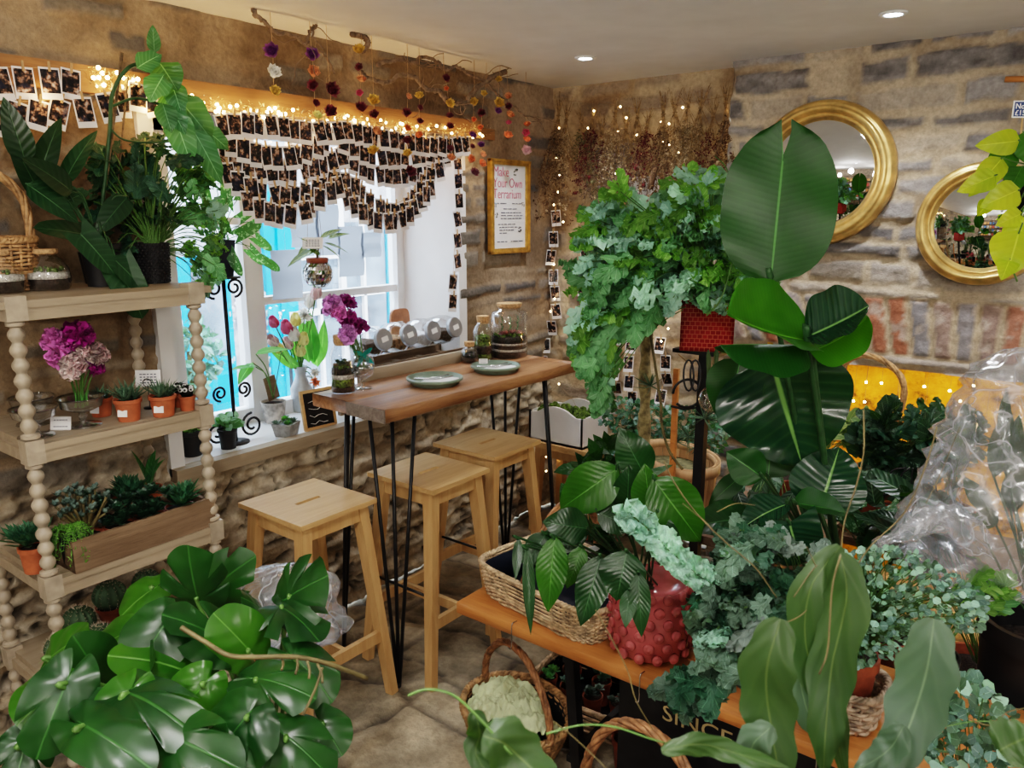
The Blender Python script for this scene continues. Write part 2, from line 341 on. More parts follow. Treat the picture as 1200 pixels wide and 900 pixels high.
M['p_purple'] = petal('deep purple petal', (.30,.015,.20)); M['p_pink'] = petal('orchid pink petal', (.68,.20,.52)); M['p_blush'] = petal('blush striped petal', (.62,.30,.36), (.8,.66,.62), (.85,.8,.75)); M['p_lilac'] = petal('lilac petal', (.58,.25,.58))
M['p_white'] = petal('white petal', (.88,.87,.82), (.95,.95,.9)); M['p_cream'] = petal('cream petal', (.75,.70,.30)); M['p_hot'] = petal('magenta petal', (.55,.03,.14), (.75,.25,.4)); M['p_orange'] = petal('orange petal', (.75,.25,.10)); M['p_wine'] = petal('wine straw petal', (.14,.012,.035)); M['p_peach'] = petal('peach straw petal', (.60,.28,.14)); M['p_yel'] = petal('yellow straw petal', (.60,.42,.10)); M['p_viol'] = petal('violet straw petal', (.16,.03,.20))
# ------------------------------------------------------------------ stone surfaces (real relief, computed on a grid)
def vnoise(x, y, seed, s):
    x = x*s; y = y*s; xi = np.floor(x).astype(np.int64); yi = np.floor(y).astype(np.int64); fx = x-xi; fy = y-yi
    fx = fx*fx*(3-2*fx); fy = fy*fy*(3-2*fy)
    def h(a, b):
        n = (a*374761393 + b*668265263 + seed*1442695041) & 0xffffffff; n = ((n ^ (n >> 13))*1274126177) & 0xffffffff
        return ((n ^ (n >> 16)) & 0xffff)/65535.0
    return (h(xi,yi)*(1-fx)+h(xi+1,yi)*fx)*(1-fy)+(h(xi,yi+1)*(1-fx)+h(xi+1,yi+1)*fx)*fy
def fbm(x, y, seed, s, o=4):
    a = 0; k = .5; 
    for i in range(o): a = a+k*vnoise(x, y, seed+i*17, s); s *= 2.1; k *= .5
    return a
def sstep(a, b, x): t = np.clip((x-a)/(b-a), 0, 1); return t*t*(3-2*t)
def rubble(U, Z, seed, rowh=(.055,.12), len_=(.12,.40), joint=.012, warp=.03):
    rs = np.random.RandomState(seed); u0, u1 = U.min()-1, U.max()+1
    Zw = Z + (vnoise(U, Z, seed+1, 1.7)-.5)*warp*2 + (vnoise(U, Z, seed+2, 7)-.5)*warp*.7
    Uw = U + (vnoise(U, Z, seed+3, 5)-.5)*.05
    zb = [Z.min()-.3]
    while zb[-1] < Z.max()+.3: zb.append(zb[-1]+rs.uniform(*rowh))
    zb = np.array(zb); ri = np.clip(np.searchsorted(zb, Zw)-1, 0, len(zb)-2)
    d = np.minimum(Zw-zb[ri], zb[ri+1]-Zw); rnd = np.zeros(U.shape+(4,)); rid = np.zeros(U.shape)
    for r in range(len(zb)-1):
        m = ri == r
        ub = [u0+rs.uniform(0, .2)]
        while ub[-1] < u1: ub.append(ub[-1]+rs.uniform(*len_))
        ub = np.array(ub); a = rs.rand(len(ub), 4)
        if not m.any(): continue
        ui = np.clip(np.searchsorted(ub, Uw[m])-1, 0, len(ub)-2)
        d[m] = np.minimum(d[m], np.minimum(Uw[m]-ub[ui], ub[ui+1]-Uw[m])); rnd[m] = a[ui]
    edge = d-joint-(fbm(U, Z, seed+9, 22, 3)-.45)*.022
    return edge, rnd
def mixc(a, b, f): return a*(1-f[..., None])+b*f[..., None]
def grid_mesh(name, U, Z, H, C, fn, hole=None, mat=None):
    nz, nu = U.shape; P = fn(U, Z, H).reshape(-1, 3)
    idx = np.arange(nz*nu).reshape(nz, nu); f = np.stack([idx[:-1,:-1], idx[:-1,1:], idx[1:,1:], idx[1:,:-1]], -1).reshape(-1, 4)
    if hole is not None:
        uc = (U[:-1,:-1]+U[1:,1:]).reshape(-1)/2; zc = (Z[:-1,:-1]+Z[1:,1:]).reshape(-1)/2
        f = f[~hole(uc, zc)]
    me = bpy.data.meshes.new(name); me.vertices.add(len(P)); me.vertices.foreach_set('co', P.astype(np.float32).ravel())
    me.loops.add(f.size); me.loops.foreach_set('vertex_index', f.astype(np.int32).ravel()); me.polygons.add(len(f))
    me.polygons.foreach_set('loop_start', (np.arange(len(f))*4).astype(np.int32)); me.update(calc_edges=True)
    me.polygons.foreach_set('use_smooth', [True]*len(f))
    ca = me.color_attributes.new('Col', 'FLOAT_COLOR', 'POINT'); c4 = np.ones((len(P), 4), np.float32); c4[:, :3] = C.reshape(-1, 3); ca.data.foreach_set('color', c4.ravel())
    me.materials.append(mat); o = bpy.data.objects.new(name, me); col.objects.link(o); o['kind'] = 'structure'; return o
def stonemat(name, rough=.9, b=.55, sc=55):
    m, t, out = newmat(name); ca = N(t, 'ShaderNodeAttribute', attribute_name='Col')
    n1 = noise_(t, sc, 5, .65); n2 = noise_(t, 9, 3, .6)
    k = MT(t, 'MULTIPLY', MT(t, 'MULTIPLY_ADD', n1, 1.0, .5), MT(t, 'MULTIPLY_ADD', n2, .5, .75))
    cc = N(t, 'ShaderNodeCombineColor'); [t.links.new(k, cc.inputs[i]) for i in range(3)]
    c = MX(t, 1.0, ca.outputs['Color'], cc.outputs[0], 'MULTIPLY'); prin(t, out, c, rough, spec=.3, nrm=bump(t, n1, b, .012)); return m
M['stone'] = stonemat('rubble stone and lime mortar')
M['floor'] = stonemat('worn flagstone', .7, .7, 40)
def mk(u0, u1, z0, z1, res):
    u = np.arange(u0, u1+res*.5, res); z = np.arange(z0, z1+res*.5, res); u[-1] = u1; z[-1] = z1; return np.meshgrid(u, z)
c_ = lambda *a: np.array(a, float)
WX, WY, BX, ZC = -2.45, 3.52, 3.40, 2.285
# left wall (runs along Y)
U, Z = mk(-2.6, 3.54, 0, ZC, .012)
e, rd = rubble(U, Z, 11)
low = sstep(1.0, .75, Z)                      # below the sill the wall is paler and far rougher
expo = sstep(.25, .6, rd[..., 0]+low*.5)       # how much of each stone shows through the mortar
m = sstep(0, .012, e)*expo
big = fbm(U, Z, 40, 3.2); fine = fbm(U*1.0, Z*2.4, 70, 14, 4)
crack = sstep(.045, .0, np.abs(fbm(U, Z*2.2, 77, 5, 4)-.47))*low
H = m*(.004+.012*rd[..., 1]) + (fine-.5)*(.012+.05*low) + (big-.5)*.02 - crack*.022
mortar = mixc(c_(.20,.145,.092), c_(.35,.265,.175), sstep(.3, .6, big)); stone = mixc(c_(.115,.11,.10), c_(.30,.26,.205), rd[..., 2])
stone = mixc(stone, c_(.11,.105,.10), sstep(.6, .8, rd[..., 3]))
Cc = mixc(mortar, stone*(.75+.6*fine)[..., None], m*.9); Cl = mixc(mixc(c_(.34,.27,.185), c_(.60,.52,.40), sstep(.35, .6, fine)), stone*1.6, m*.35)
Cc = mixc(Cc, Cl, low); Cc = Cc*(1-.75*crack[..., None])
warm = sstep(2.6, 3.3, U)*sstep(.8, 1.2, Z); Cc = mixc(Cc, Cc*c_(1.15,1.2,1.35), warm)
wz0, wz1, wy0, wy1 = .80, 1.985, 1.30, 2.76
grid_mesh('wall_left', U, Z, H, Cc, lambda U, Z, H: np.stack([WX+H, U, Z], -1), lambda u, z: (u > wy0) & (u < wy1) & (z > wz0) & (z < wz1), M['stone'])
# alcove wall at the back
U, Z = mk(-2.48, -1.40, 0, ZC, .012)
e, rd = rubble(U, Z, 23); m = sstep(0, .02, e)*sstep(.2, .6, rd[..., 0]); big = fbm(U, Z, 41, 3.2); fine = fbm(U, Z*2, 71, 14, 4)
H = m*(.004+.012*rd[..., 1])+(fine-.5)*.02+(big-.5)*.02
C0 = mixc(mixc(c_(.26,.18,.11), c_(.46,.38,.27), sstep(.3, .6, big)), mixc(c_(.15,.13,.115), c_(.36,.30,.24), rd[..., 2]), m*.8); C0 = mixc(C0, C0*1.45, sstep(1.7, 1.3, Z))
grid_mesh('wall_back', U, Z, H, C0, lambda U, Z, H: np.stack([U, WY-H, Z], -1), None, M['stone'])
# chimney breast with the soldier course of bricks over the hearth
U, Z = mk(-1.42, 2.46, 0, ZC, .011)
e, rd = rubble(U, Z, 35, (.07,.115), (.16,.42), .012); m = sstep(0, .010, e)*sstep(.02, .22, rd[..., 0]); big = fbm(U, Z, 42, 3.0); fine = fbm(U, Z*2, 72, 16, 4)
H = m*(.005+.016*rd[..., 1])+(fine-.5)*.026+(big-.5)*.015
C0 = mixc(mixc(c_(.36,.29,.21), c_(.54,.46,.35), sstep(.3, .6, big)), mixc(c_(.11,.11,.12), c_(.37,.36,.36), np.clip(rd[..., 2]*.7+(fine-.35)*1.2, 0, 1)), m*.92)
C0 = mixc(C0, c_(.50,.42,.32)*np.ones(3), sstep(.15, .0, np.abs(Z-1.36))*.5)
bz0, bz1 = 1.085, 1.315; lean = (U+.35)*(Z-1.2)*.55
Ub = U - lean + (vnoise(U, Z, 5, 6)-.5)*.012; pitch = .078; bi = np.floor(Ub/pitch).astype(int); fb = Ub/pitch-bi
rs = np.random.RandomState(3); tb = rs.rand(200, 3)[bi % 200]
eb = np.minimum(np.minimum(fb, 1-fb)*pitch, np.minimum(Z-bz0, bz1+.02*vnoise(U, Z, 6, 9)-Z))-.008-(fine-.5)*.012
inb = sstep(-.012, -.004, np.minimum(Z-bz0, bz1-Z))*sstep(-1.42, -1.3, U); mb_ = sstep(0, .008, eb)
brick = mixc(mixc(c_(.30,.22,.19), c_(.38,.16,.10), sstep(.45, .8, tb[..., 0])), c_(.27,.26,.27), sstep(.45, .7, tb[..., 1]))
brick = mixc(brick, c_(.5,.42,.36), sstep(.5, .62, fbm(U, Z, 8, 25, 3))*.8)
Cb = mixc(c_(.50,.41,.30)*np.ones(U.shape+(3,)), brick, mb_); Hb = mb_*.014+(fine-.5)*.018
C0 = mixc(C0, Cb, inb); H = H*(1-inb)+Hb*inb
hx0, hx1, hz = -1.15, .25, 1.035
lint = sstep(1.03, 1.036, Z)*sstep(1.088, 1.08, Z)*sstep(-1.2, -1.1, U); C0 = mixc(C0, mixc(c_(.30,.26,.23), c_(.5,.44,.38), fine), lint*.9); H = H+lint*.012
grid_mesh('wall_chimney', U, Z, H, C0, lambda U, Z, H: np.stack([U, BX-H, Z], -1), lambda u, z: (u > hx0) & (u < hx1) & (z < hz), M['stone'])
U, Z = mk(BX-.01, WY+.02, 0, ZC, .012); fine = fbm(U, Z, 73, 16, 4)
grid_mesh('wall_chimney_side', U, Z, (fine-.5)*.02, mixc(c_(.26,.20,.14), c_(.42,.34,.25), fine), lambda U, Z, H: np.stack([-1.42-H, U, Z], -1), None, M['stone'])
# gold leaf hearth recess
def goldleaf():
    m, t, out = newmat('gold leafed stone'); n = noise_(t, 6, 5, .7); n2 = noise_(t, 40, 4, .6)
    c = ramp(t, n, (.36, (.10,.045,.005)), (.46, (.52,.27,.012)), (.7, (.70,.42,.03))); prin(t, out, c, .5, .3, nrm=bump(t, n2, .8, .012)); return m
M['goldleaf'] = goldleaf()
g = MB(); g.box(((hx0+hx1)/2, 3.86, .55), (hx1-hx0+.1, .04, 1.15)); g.box((hx0-.02, 3.63, .55), (.04, .46, 1.15)); g.box((hx1+.02, 3.63, .55), (.04, .46, 1.15)); g.box(((hx0+hx1)/2, 3.63, hz+.06), (hx1-hx0+.1, .42, .05))
struct(g.build('wall_hearth', M['goldleaf'], smooth=False))
# floor
U, Z = mk(-2.5, 2.46, -2.6, 3.9, .018)
e, rd = rubble(U, Z, 51, (.16,.36), (.2,.6), .004, .09); m = sstep(-.004, .016, e)*.85+.15; fine = fbm(U, Z, 80, 14, 5); big = fbm(U, Z, 81, 3)
H = m*(.010+.006*rd[..., 0])+(fine-.5)*.022+(big-.5)*.01-.016
C0 = mixc(c_(.09,.075,.06)*np.ones(U.shape+(3,)), mixc(c_(.22,.18,.125), c_(.38,.32,.23), rd[..., 1]), m); C0 = C0*(.45+1.15*fine)[..., None]*(.6+.75*big)[..., None]
grid_mesh('floor', U, Z, H, C0, lambda U, Z, H: np.stack([U, Z, H], -1), None, M['floor'])
# ceiling, the two walls behind the camera
b = MB(); b.box((0, .6, ZC+.05), (5.1, 6.6, .1)); struct(b.build('ceiling', M['plaster'], smooth=False))
M['rearwall'] = plain('limewashed wall', (.40,.33,.26), .85, var=.25, sc=7, bst=.5)
b = MB(); b.box((2.5, .4, 1.15), (.1, 6.2, 2.4)); struct(b.build('wall_right', M['rearwall'], smooth=False))
b = MB(); b.box((0, -2.65, 1.15), (5.1, .1, 2.4)); struct(b.build('wall_rear', M['rearwall'], smooth=False))
# reveals and lintel
b = MB()
def quad(b, p): b.add([V(x) for x in p], [(0,1,2,3)])
IX = -2.80
b.add([V(p) for p in ((WX+.005,wy1-.005,wz0-.02),(IX-.05,wy1-.05,wz0-.02),(IX-.05,wy1-.05,wz1+.02),(WX+.005,wy1-.005,wz1+.02),(WX+.005,wy1+.05,wz0-.02),(IX-.05,wy1+.05,wz0-.02),(IX-.05,wy1+.05,wz1+.02),(WX+.005,wy1+.05,wz1+.02))],
      [(0,1,2,3),(4,7,6,5),(0,4,5,1),(3,2,6,7),(0,3,7,4)])
struct(b.build('trim_1', M['plaster'], smooth=False))
b = MB(); b.add([V(p) for p in ((WX+.02,wy0+.02,wz0-.02),(IX-.05,1.50,wz0-.02),(IX-.05,1.50,wz1+.02),(WX+.02,wy0+.02,wz1+.02),(WX+.02,wy0-.03,wz0-.02),(IX-.05,wy0-.03,wz0-.02),(IX-.05,wy0-.03,wz1+.02),(WX+.02,wy0-.03,wz1+.02))],
      [(3,2,1,0),(5,6,7,4),(1,5,4,0),(7,6,2,3),(4,7,3,0)]); struct(b.build('trim_2', M['white'], smooth=False))
b = MB(); b.box((-2.63, (wy0+wy1)/2, wz1+.03), (.40, wy1-wy0+.5, .05)); b.box((WX+.012, 1.86, wz1+.042), (.05, 2.05, .075)); struct(b.build('trim_3', M['oak'], smooth=False))
# window: timber frame, bars, panes, painted sill with a raw wood nosing
w = thing('window_1', None, None, (IX, 2.1, .8)); w['kind'] = 'structure'
def wb(name, mat, *bx):
    b = MB(); [b.box(*x) for x in bx]; return b.build(name, mat, w, smooth=False, world=True)
y0, y1, ym = 1.50, 2.72, 1.865
wb('window_frame', M['white'], ((IX, y0+.02, 1.39), (.06,.05,1.2)), ((IX, y1-.02, 1.39), (.06,.055,1.2)), ((IX, (y0+y1)/2, .83), (.06,y1-y0,.06)), ((IX, (y0+y1)/2, 1.965), (.06,y1-y0,.05)), ((IX, ym, 1.39), (.075,.085,1.2)))
wb('glazing_bar', M['white'], ((IX, (ym+y1)/2, 1.295), (.045, y1-ym, .032)), ((IX, (ym+y0)/2, 1.62), (.035, ym-y0, .028)))
for a, c in ((y0+.04, ym-.04), (ym+.04, y1-.045)):
    wb('pane', M['pane'], ((IX, (a+c)/2, 1.40), (.004, c-a, 1.09)))
b = MB(); b.box((-2.63, 2.03, wz0-.0125), (.42, 1.46, .025)); b.build('sill', M['white'], w, smooth=False, world=True)
b = MB(); b.box((WX+.03, 2.03, wz0-.014), (.05, 1.52, .045)); b.build('sill_nosing', M['pale'], w, smooth=False, world=True)
# ceiling downlights
for (x, y, lb) in ((-1.868, 2.916, 'recessed round downlight over the alcove'), (-.683, 2.906, 'recessed round downlight over the chimney breast'), (.5, 2.9, 'recessed downlight right of the chimney mirrors'), (-.6, .2, 'recessed downlight behind the viewer'), (.9, -.4, 'recessed downlight by the rear shelves')):
    t = thing('downlight', lb, 'ceiling light', (x, y, ZC-.004), 0, 'recessed ceiling downlights')
    b = MB(); b.lathe([(.026,.003),(.030,-.004),(.043,-.004),(.045,.003)], 24); b.build('bezel', M['white'], t)
    b = MB(); b.lathe([(.0,-.002),(.026,-.002),(.026,.002),(0,.002)], 20); b.build('lens', emis('cool lamp lens', (.85,.93,1), 30), t)
# outside, across the lane
OX = -5.4
M['turq'] = plain('turquoise gloss paint', (.0,.27,.50), .3, var=.05, sc=6, bst=0); M['shopglass'] = plain('reflective shop glass', (.20,.25,.31), .15, var=.4, sc=2.5, bst=0)
M['extstone'] = plain('pale outdoor stone', (.52,.52,.54), .9, var=.3, sc=5, bst=.6); M['brickred'] = plain('washed brick', (.62,.36,.30), .9, var=.25, sc=14)
b = MB(); b.box((OX-.1, 3.6, 1.4), (.1, 9, 4.0)); struct(b.build('wall_outside', M['extstone'], smooth=False))
b = MB(); b.box((-4.1, 3.6, -.65), (2.7, 9, .1)); struct(b.build('ground_outside', M['extstone'], smooth=False))
def face(u0, v0, u1, v1, X=OX):
    a = px(u0, v0, X); c = px(u1, v1, X); a2 = px(u1, v0, X)
    return (a.y+0, a2.y, min(px((u0+u1)/2, v1, X).z, 9), px((u0+u1)/2, v0, X).z)
def frect(name, mat, parent, *rs, X=OX, th=.06):
    b = MB()
    for r_ in rs:
        ya, yb, za, zb_ = face(*r_, X=X); b.box((X+th/2, (ya+yb)/2, (za+zb_)/2), (th, yb-ya, zb_-za))
    return b.build(name, mat, parent, smooth=False, world=True)
d1 = thing('shop_door', 'turquoise shop door with grey glass and ornate pull, left pane', 'door', tuple(px(230, 640, OX)))
frect('door_leaf', M['turq'], d1, (192, 300, 262, 620)); frect('door_glass', M['shopglass'], d1, (222, 310, 258, 418), X=OX+.06, th=.01)
b = MB(); c0 = px(210, 385, OX+.075)
for k in range(6): b.ball(c0+V((0, 0, (k-2.5)*.075)), .045-.004*abs(k-2.5), 8, (.3, .8, 1.1))
b.build('door_ornament', M['grey'], d1, world=True)
d2 = thing('shop_door', 'turquoise double door post with white lettering board, middle pane', 'door', tuple(px(320, 620, OX)), group=None)
frect('door_leaf', M['turq'], d2, (298, 215, 336, 640), (330, 420, 337, 640)); frect('moulding', M['turq'], d2, (306, 260, 309, 560), (322, 260, 326, 560), X=OX+.06, th=.02)
s1 = thing('shop_window', 'grey sash shop window with white bars across the lane', 'window', tuple(px(370, 620, OX)))
frect('glass', M['shopglass'], s1, (338, 235, 396, 470), X=OX, th=.03); frect('sash_bars', M['white'], s1, (336, 362, 398, 369), (336, 300, 398, 304), (392, 230, 398, 470), (336, 455, 398, 470), (365, 235, 368, 470), X=OX+.03, th=.04)
s2 = thing('shop_window', 'second shop window with turquoise edge, seen in the right hand pane', 'window', tuple(px(425, 620, OX)))
frect('glass', M['shopglass'], s2, (400, 260, 447, 450), X=OX, th=.03); frect('sash_bars', M['white'], s2, (398, 340, 448, 346), (420, 260, 423, 450), (398, 442, 448, 452), X=OX+.03, th=.04)
frect('side_post', M['turq'], s2, (447, 240, 458, 470), X=OX, th=.05)
b = MB(); frect('brick_pier', M['brickred'], None, (460, 220, 474, 480), X=OX, th=.04)['kind'] = 'structure'
b = MB()
p0 = px(282, 400, OX+.05)
for k in range(150): b.ball(p0+V((0, ra(-.28,.28), ra(-.75,.35))), ra(.01,.035), 5, (.4,1,1))
setp(b.build('ironwork', M['grey'], None), 'grey scrolled iron panel fixed beside the turquoise door outside', 'ironwork', kind='thing')
sh = thing('climbing_shrub', 'leafy shrub outside low in the left pane', 'shrub', (px(222,470,OX+.4).x, px(222,470,OX+.4).y, -.6))
b = MB(); c0 = px(222, 412, OX+.35)
for k in range(260):
    d = rv(); p = c0+V((d.x*.12, d.y*.22, d.z*.22-.03)); b.leaf(p, rv(), rv(), .09, .05, 'ovate', .4, nl=3, nw=2, c=ra(.7,1.5))
b.build('foliage', M['L_small'], sh, world=True); b = MB(); b.tube([V((c0.x,c0.y,-.6)), c0], .02); b.build('stem', M['stem_br'], sh, world=True)
# ------------------------------------------------------------------ bar table
def rbox(b, c, d, r=.006, rough=0):
    # box with chamfered long edges, slightly wavy
    hx, hy, hz = d[0]/2, d[1]/2, d[2]/2; pr = [(-hx+r,-hz),(hx-r,-hz),(hx,-hz+r),(hx,hz-r),(hx-r,hz),(-hx+r,hz),(-hx,hz-r),(-hx,-hz+r)]
    n = 14; vs = []; fs = []
    for i in range(n+1):
        y = -hy+2*hy*i/n
        for j, (x, z) in enumerate(pr): vs.append((c[0]+x+(rough*math.sin(i*1.7+j) if rough else 0), c[1]+y, c[2]+z+(rough*.6*math.sin(i*1.3+x*30) if rough else 0)))
    for i in range(n):
        for j in range(8): fs.append((i*8+j, i*8+(j+1)%8, (i+1)*8+(j+1)%8, (i+1)*8+j))
    fs += [tuple(range(8)), tuple(n*8+j for j in reversed(range(8)))]
    return b.add(vs, fs)
TH = 1.033
tb = thing('bar_table', 'long reclaimed plank bar table on black hairpin legs under the window', 'table', (-1.975, 2.20, 0), R(-1.5))
b = MB(); rbox(b, (.097, 0, TH-.0225), (.192, 1.07, .045), .004, .0015); tp = b.build('front_plank', M['table'], tb)
b = MB(); rbox(b, (-.097, 0.004, TH-.0225), (.192, 1.07, .045), .004, .0015); b.build('back_plank', M['table'], tb)
b = MB(); b.box((.097, -.537, TH-.0225), (.189, .008, .043)); b.build('plank_end', M['table_grey'], tb, smooth=False)
b = MB(); rbox(b, (-.206, .05, TH+.006), (.022, .72, .075), .004); b.build('upstand', M['pale'], tb)
def hairpin(p, d1, d2):
    h = TH-.046; p = V((p[0], p[1], 0)); top = [V((p.x+d1[0], p.y+d1[1], h)), V((p.x+d2[0], p.y+d2[1], h)), V((p.x+(d1[0]+d2[0])*.45, p.y+(d1[1]+d2[1])*.45, h))]
    b = MB()
    for q in top: b.tube([q, V((p.x+(q.x-p.x)*.04, p.y+(q.y-p.y)*.04, .012))], .0065, 6)
    b.ball(p+V((0,0,.009)), .010, 8); b.box((sum(q.x for q in top)/3, sum(q.y for q in top)/3, h-.002), (.09, .09, .004))
    return b.build('hairpin_leg', M['black'], tb)
hairpin((.16,-.49), (-.01,.125), (-.10,-.0)); hairpin((-.15,-.49), (-.0,.11), (.09,-.0)); hairpin((.16,.48), (-.01,-.11), (-.1,.0)); hairpin((-.15,.48), (0,-.11), (.09,0))
# ------------------------------------------------------------------ stools
def stool(label, cx, cy, rz=0, h=.733):
    t = thing('bar_stool', label, 'stool', (cx, cy, 0), rz, 'birch bar stools with a slotted seat')
    b = MB(); w, d = .325, .305; # seat with a hand slot
    sx, sy = .009, .048; z0, z1 = h-.016, h
    for (x0,x1,y0,y1) in ((-w/2,-sx,-d/2,d/2),(sx,w/2,-d/2,d/2),(-sx,sx,-d/2,-sy),(-sx,sx,sy,d/2)): b.box(((x0+x1)/2,(y0+y1)/2,(z0+z1)/2), (x1-x0,y1-y0,z1-z0))
    b.build('seat', M['beech'], t, smooth=False)
    b = MB()
    for (a, c, w_, d_) in (((0,-.118,h-.045),None,.25,.018), ((0,.118,h-.045),None,.25,.018)): b.box(a, (w_, d_, .055))
    for x in (-.125,.125): b.box((x,0,h-.045), (.018,.225,.055))
    b.build('apron', M['beech_leg'], t, smooth=False)
    tp_, bt = (.118,.112), (.165,.185)
    for sx_ in (-1,1):
        for sy_ in (-1,1):
            b = MB(); b.beam((sx_*tp_[0], sy_*tp_[1], h-.016), (sx_*bt[0], sy_*bt[1], 0), .044, .036, .034, .03); b.build('leg', M['beech_leg'], t, smooth=False)
    def at(k, z): f = 1-z/h; return tp_[k]+(bt[k]-tp_[k])*f
    z = .23
    for s_ in (-1,1): b = MB(); b.box((s_*at(0,z), 0, z), (.018, 2*at(1,z)-.03, .04)); b.build('stretcher', M['beech_leg'], t, smooth=False)
    b = MB(); b.box((0, 0, .23), (2*at(0,.23)-.02, .018, .035)); b.build('cross_stretcher', M['beech_leg'], t, smooth=False)
    b = MB(); z = .33
    b.tube([(-at(0,z), -at(1,z)+.004, z), (at(0,z), -at(1,z)+.004, z)], .005, 6); b.build('foot_bar', M['black'], t); return t
stool('nearest birch bar stool, beside the big monstera and bobbin shelf', -1.995, 1.49)
stool('middle birch bar stool tucked under the long table', -1.895, 1.955)
stool('farthest birch bar stool, under the far end of the table', -1.96, 2.37)
# ------------------------------------------------------------------ bobbin shelf
sx0, sx1, sy0, sy1 = -2.385, -2.0, .70, 1.185
sh_ = thing('bobbin_shelf', 'pale wooden shelf unit with turned bobbin posts against the left wall', 'shelf', ((sx0+sx1)/2, (sy0+sy1)/2, 0))
def bobbins(b, x, y, z0, z1, r=.0185):
    n = max(2, round((z1-z0-.04)/.0375)); h = (z1-z0-.03)/n; pr = [(.013, z0), (.021, z0+.004), (.021, z0+.012), (.012, z0+.015)]
    for i in range(n):
        zc = z0+.015+h*(i+.5)
        for k in range(7):
            a = -1.25+2.5*k/6; pr.append((max(.011, r*math.cos(a)*1.02), zc+h*.48*math.sin(a)/.95))
    pr += [(.012, z1-.015), (.020, z1-.011), (.020, z1-.003), (.013, z1)]
    return b.lathe(pr, 16, (x, y, 0))
levels = [1.452, 1.105, .752, .43]
def postxy(): return [(x, y) for x in (sx0+.02, sx1-.02) for y in (sy0+.015, sy1-.02)]
for (x, y) in postxy():
    b = MB(); zs = [0]+sorted(levels)
    for a, c in zip(zs[:-1], zs[1:]): bobbins(b, x, y, a+(.0 if a == 0 else .012), c-.047)
    for L in levels: b.box((x, y, L-.018), (.042, .042, .060) if L < 1.4 else (.046,.046,.058))
    b.build('bobbin_post', M['bobbin'], sh_, world=True, sharp=50)
for i, L in enumerate(levels):
    b = MB(); b.box(((sx0+sx1)/2, (sy0+sy1)/2, L-.009), (sx1-sx0-(.0 if i == 0 else .05), sy1-sy0+(.05 if i == 0 else -.03), .018)) 
    if i: b.box(((sx0+sx1)/2, (sy0+sy1)/2, L-.0095), (sx1-sx0+.0, sy1-sy0-.04, .017))
    b.build('shelf_board', M['pale'], sh_, smooth=False, world=True)
    b = MB(); b.box((sx1-.013, (sy0+sy1)/2, L-.033), (.018, sy1-sy0-.05, .03)); b.box((sx0+.013, (sy0+sy1)/2, L-.033), (.018, sy1-sy0-.05, .03))
    for y in (sy0+.013, sy1-.013): b.box(((sx0+sx1)/2, y, L-.033), (sx1-sx0-.05, .018, .03))
    b.build('rail', M['pale'], sh_, smooth=False, world=True)
# ------------------------------------------------------------------ bench with the baskets
BZ = .5
be = thing('plank_bench', 'orange varnished plank bench on black steel legs, full of potted plants', 'bench', (-.72, 1.8, 0))
b = MB(); m_ = Matrix.Rotation(R(90), 3, 'Z')
for k in range(3): 
    q = MB(); rbox(q, (0, 0, 0), (.142, 1.50, .036), .003); b.add([(v[1]-.70, v[0]+1.673+k*.145, v[2]+BZ-.018) for v in q.v], q.f)
b.build('plank_top', M['bench'], be, world=True)
for x in (-1.06, -.22):
    b = MB()
    for y in (1.64, 1.98): b.beam((x, y, BZ-.036), (x+(.04 if x < -.9 else 0), y, 0), .03, .03)
    b.beam((x, 1.62, BZ-.051), (x, 2.0, BZ-.051), .03, .03); b.beam((x, 1.64, .12), (x, 1.98, .12), .02, .02); b.build('leg_frame', M['black'], be, smooth=False, world=True)
# wire hooks hanging on the front edge with price tags
for i, (u, v) in enumerate(((600, 738), (750, 800), (957, 893))):
    p = py(u, v, 1.597); h = MB(); h.tube(spline([V((p.x,1.62,BZ+.004)), V((p.x,1.598,BZ+.005)), V((p.x,1.595,BZ-.02)), V((p.x,1.595,BZ-.06)), V((p.x,1.588,BZ-.07)), V((p.x,1.578,BZ-.06))], 4), .0018, 5)
    setp(h.build('wire_hook', M['steel']), ['wire hook on the bench edge below the wicker tray', 'wire hook on the bench edge below the pink pot', 'wire hook on the bench edge near the willow basket'][i], 'hook', 'wire hooks on the bench edge')
# ------------------------------------------------------------------ corner stool with the white crate
st = thing('low_stool', 'low beech stool in the corner carrying the white crate', 'stool', (-2.10, 3.27, 0))
b = MB(); b.box((0,0,.485), (.42,.30,.03)); b.build('seat', M['beech'], st, smooth=False)
b = MB(); b.box((0,0,.445), (.36,.24,.05)); b.build('apron', M['beech_leg'], st, smooth=False)
for a in (-1,1):
    for c in (-1,1): b = MB(); b.beam((a*.16,c*.10,.46), (a*.185,c*.125,0), .04,.04); b.build('leg', M['beech_leg'], st, smooth=False)
cr = thing('planter_crate', 'white scalloped wooden crate of moss on the low corner stool', 'crate', (-2.15, 3.26, .50))
W_, D_, H_ = .33, .24, .155
b = MB(); b.box((0,0,.006), (W_,D_,.012))
for s_ in (-1,1):
    b.box((s_*(W_/2-.006),0,H_/2), (.012,D_,H_))
    vs = []; n = 14
    for i in range(n+1):
        x = -W_/2+W_*i/n; z = H_+.04*max(0, math.cos(x/W_*math.pi*1.6))**.6 if abs(x) < W_*.31 else H_
        vs += [(x, s_*D_/2, 0), (x, s_*D_/2, z), (x, s_*(D_/2-.012), z), (x, s_*(D_/2-.012), 0)]
    fs = []
    for i in range(n):
        for j in range(4): fs.append((i*4+j, i*4+(j+1)%4, (i+1)*4+(j+1)%4, (i+1)*4+j))
    b.add(vs, fs)
b.build('crate_body', M['white'], cr, smooth=False)
b = MB(); 
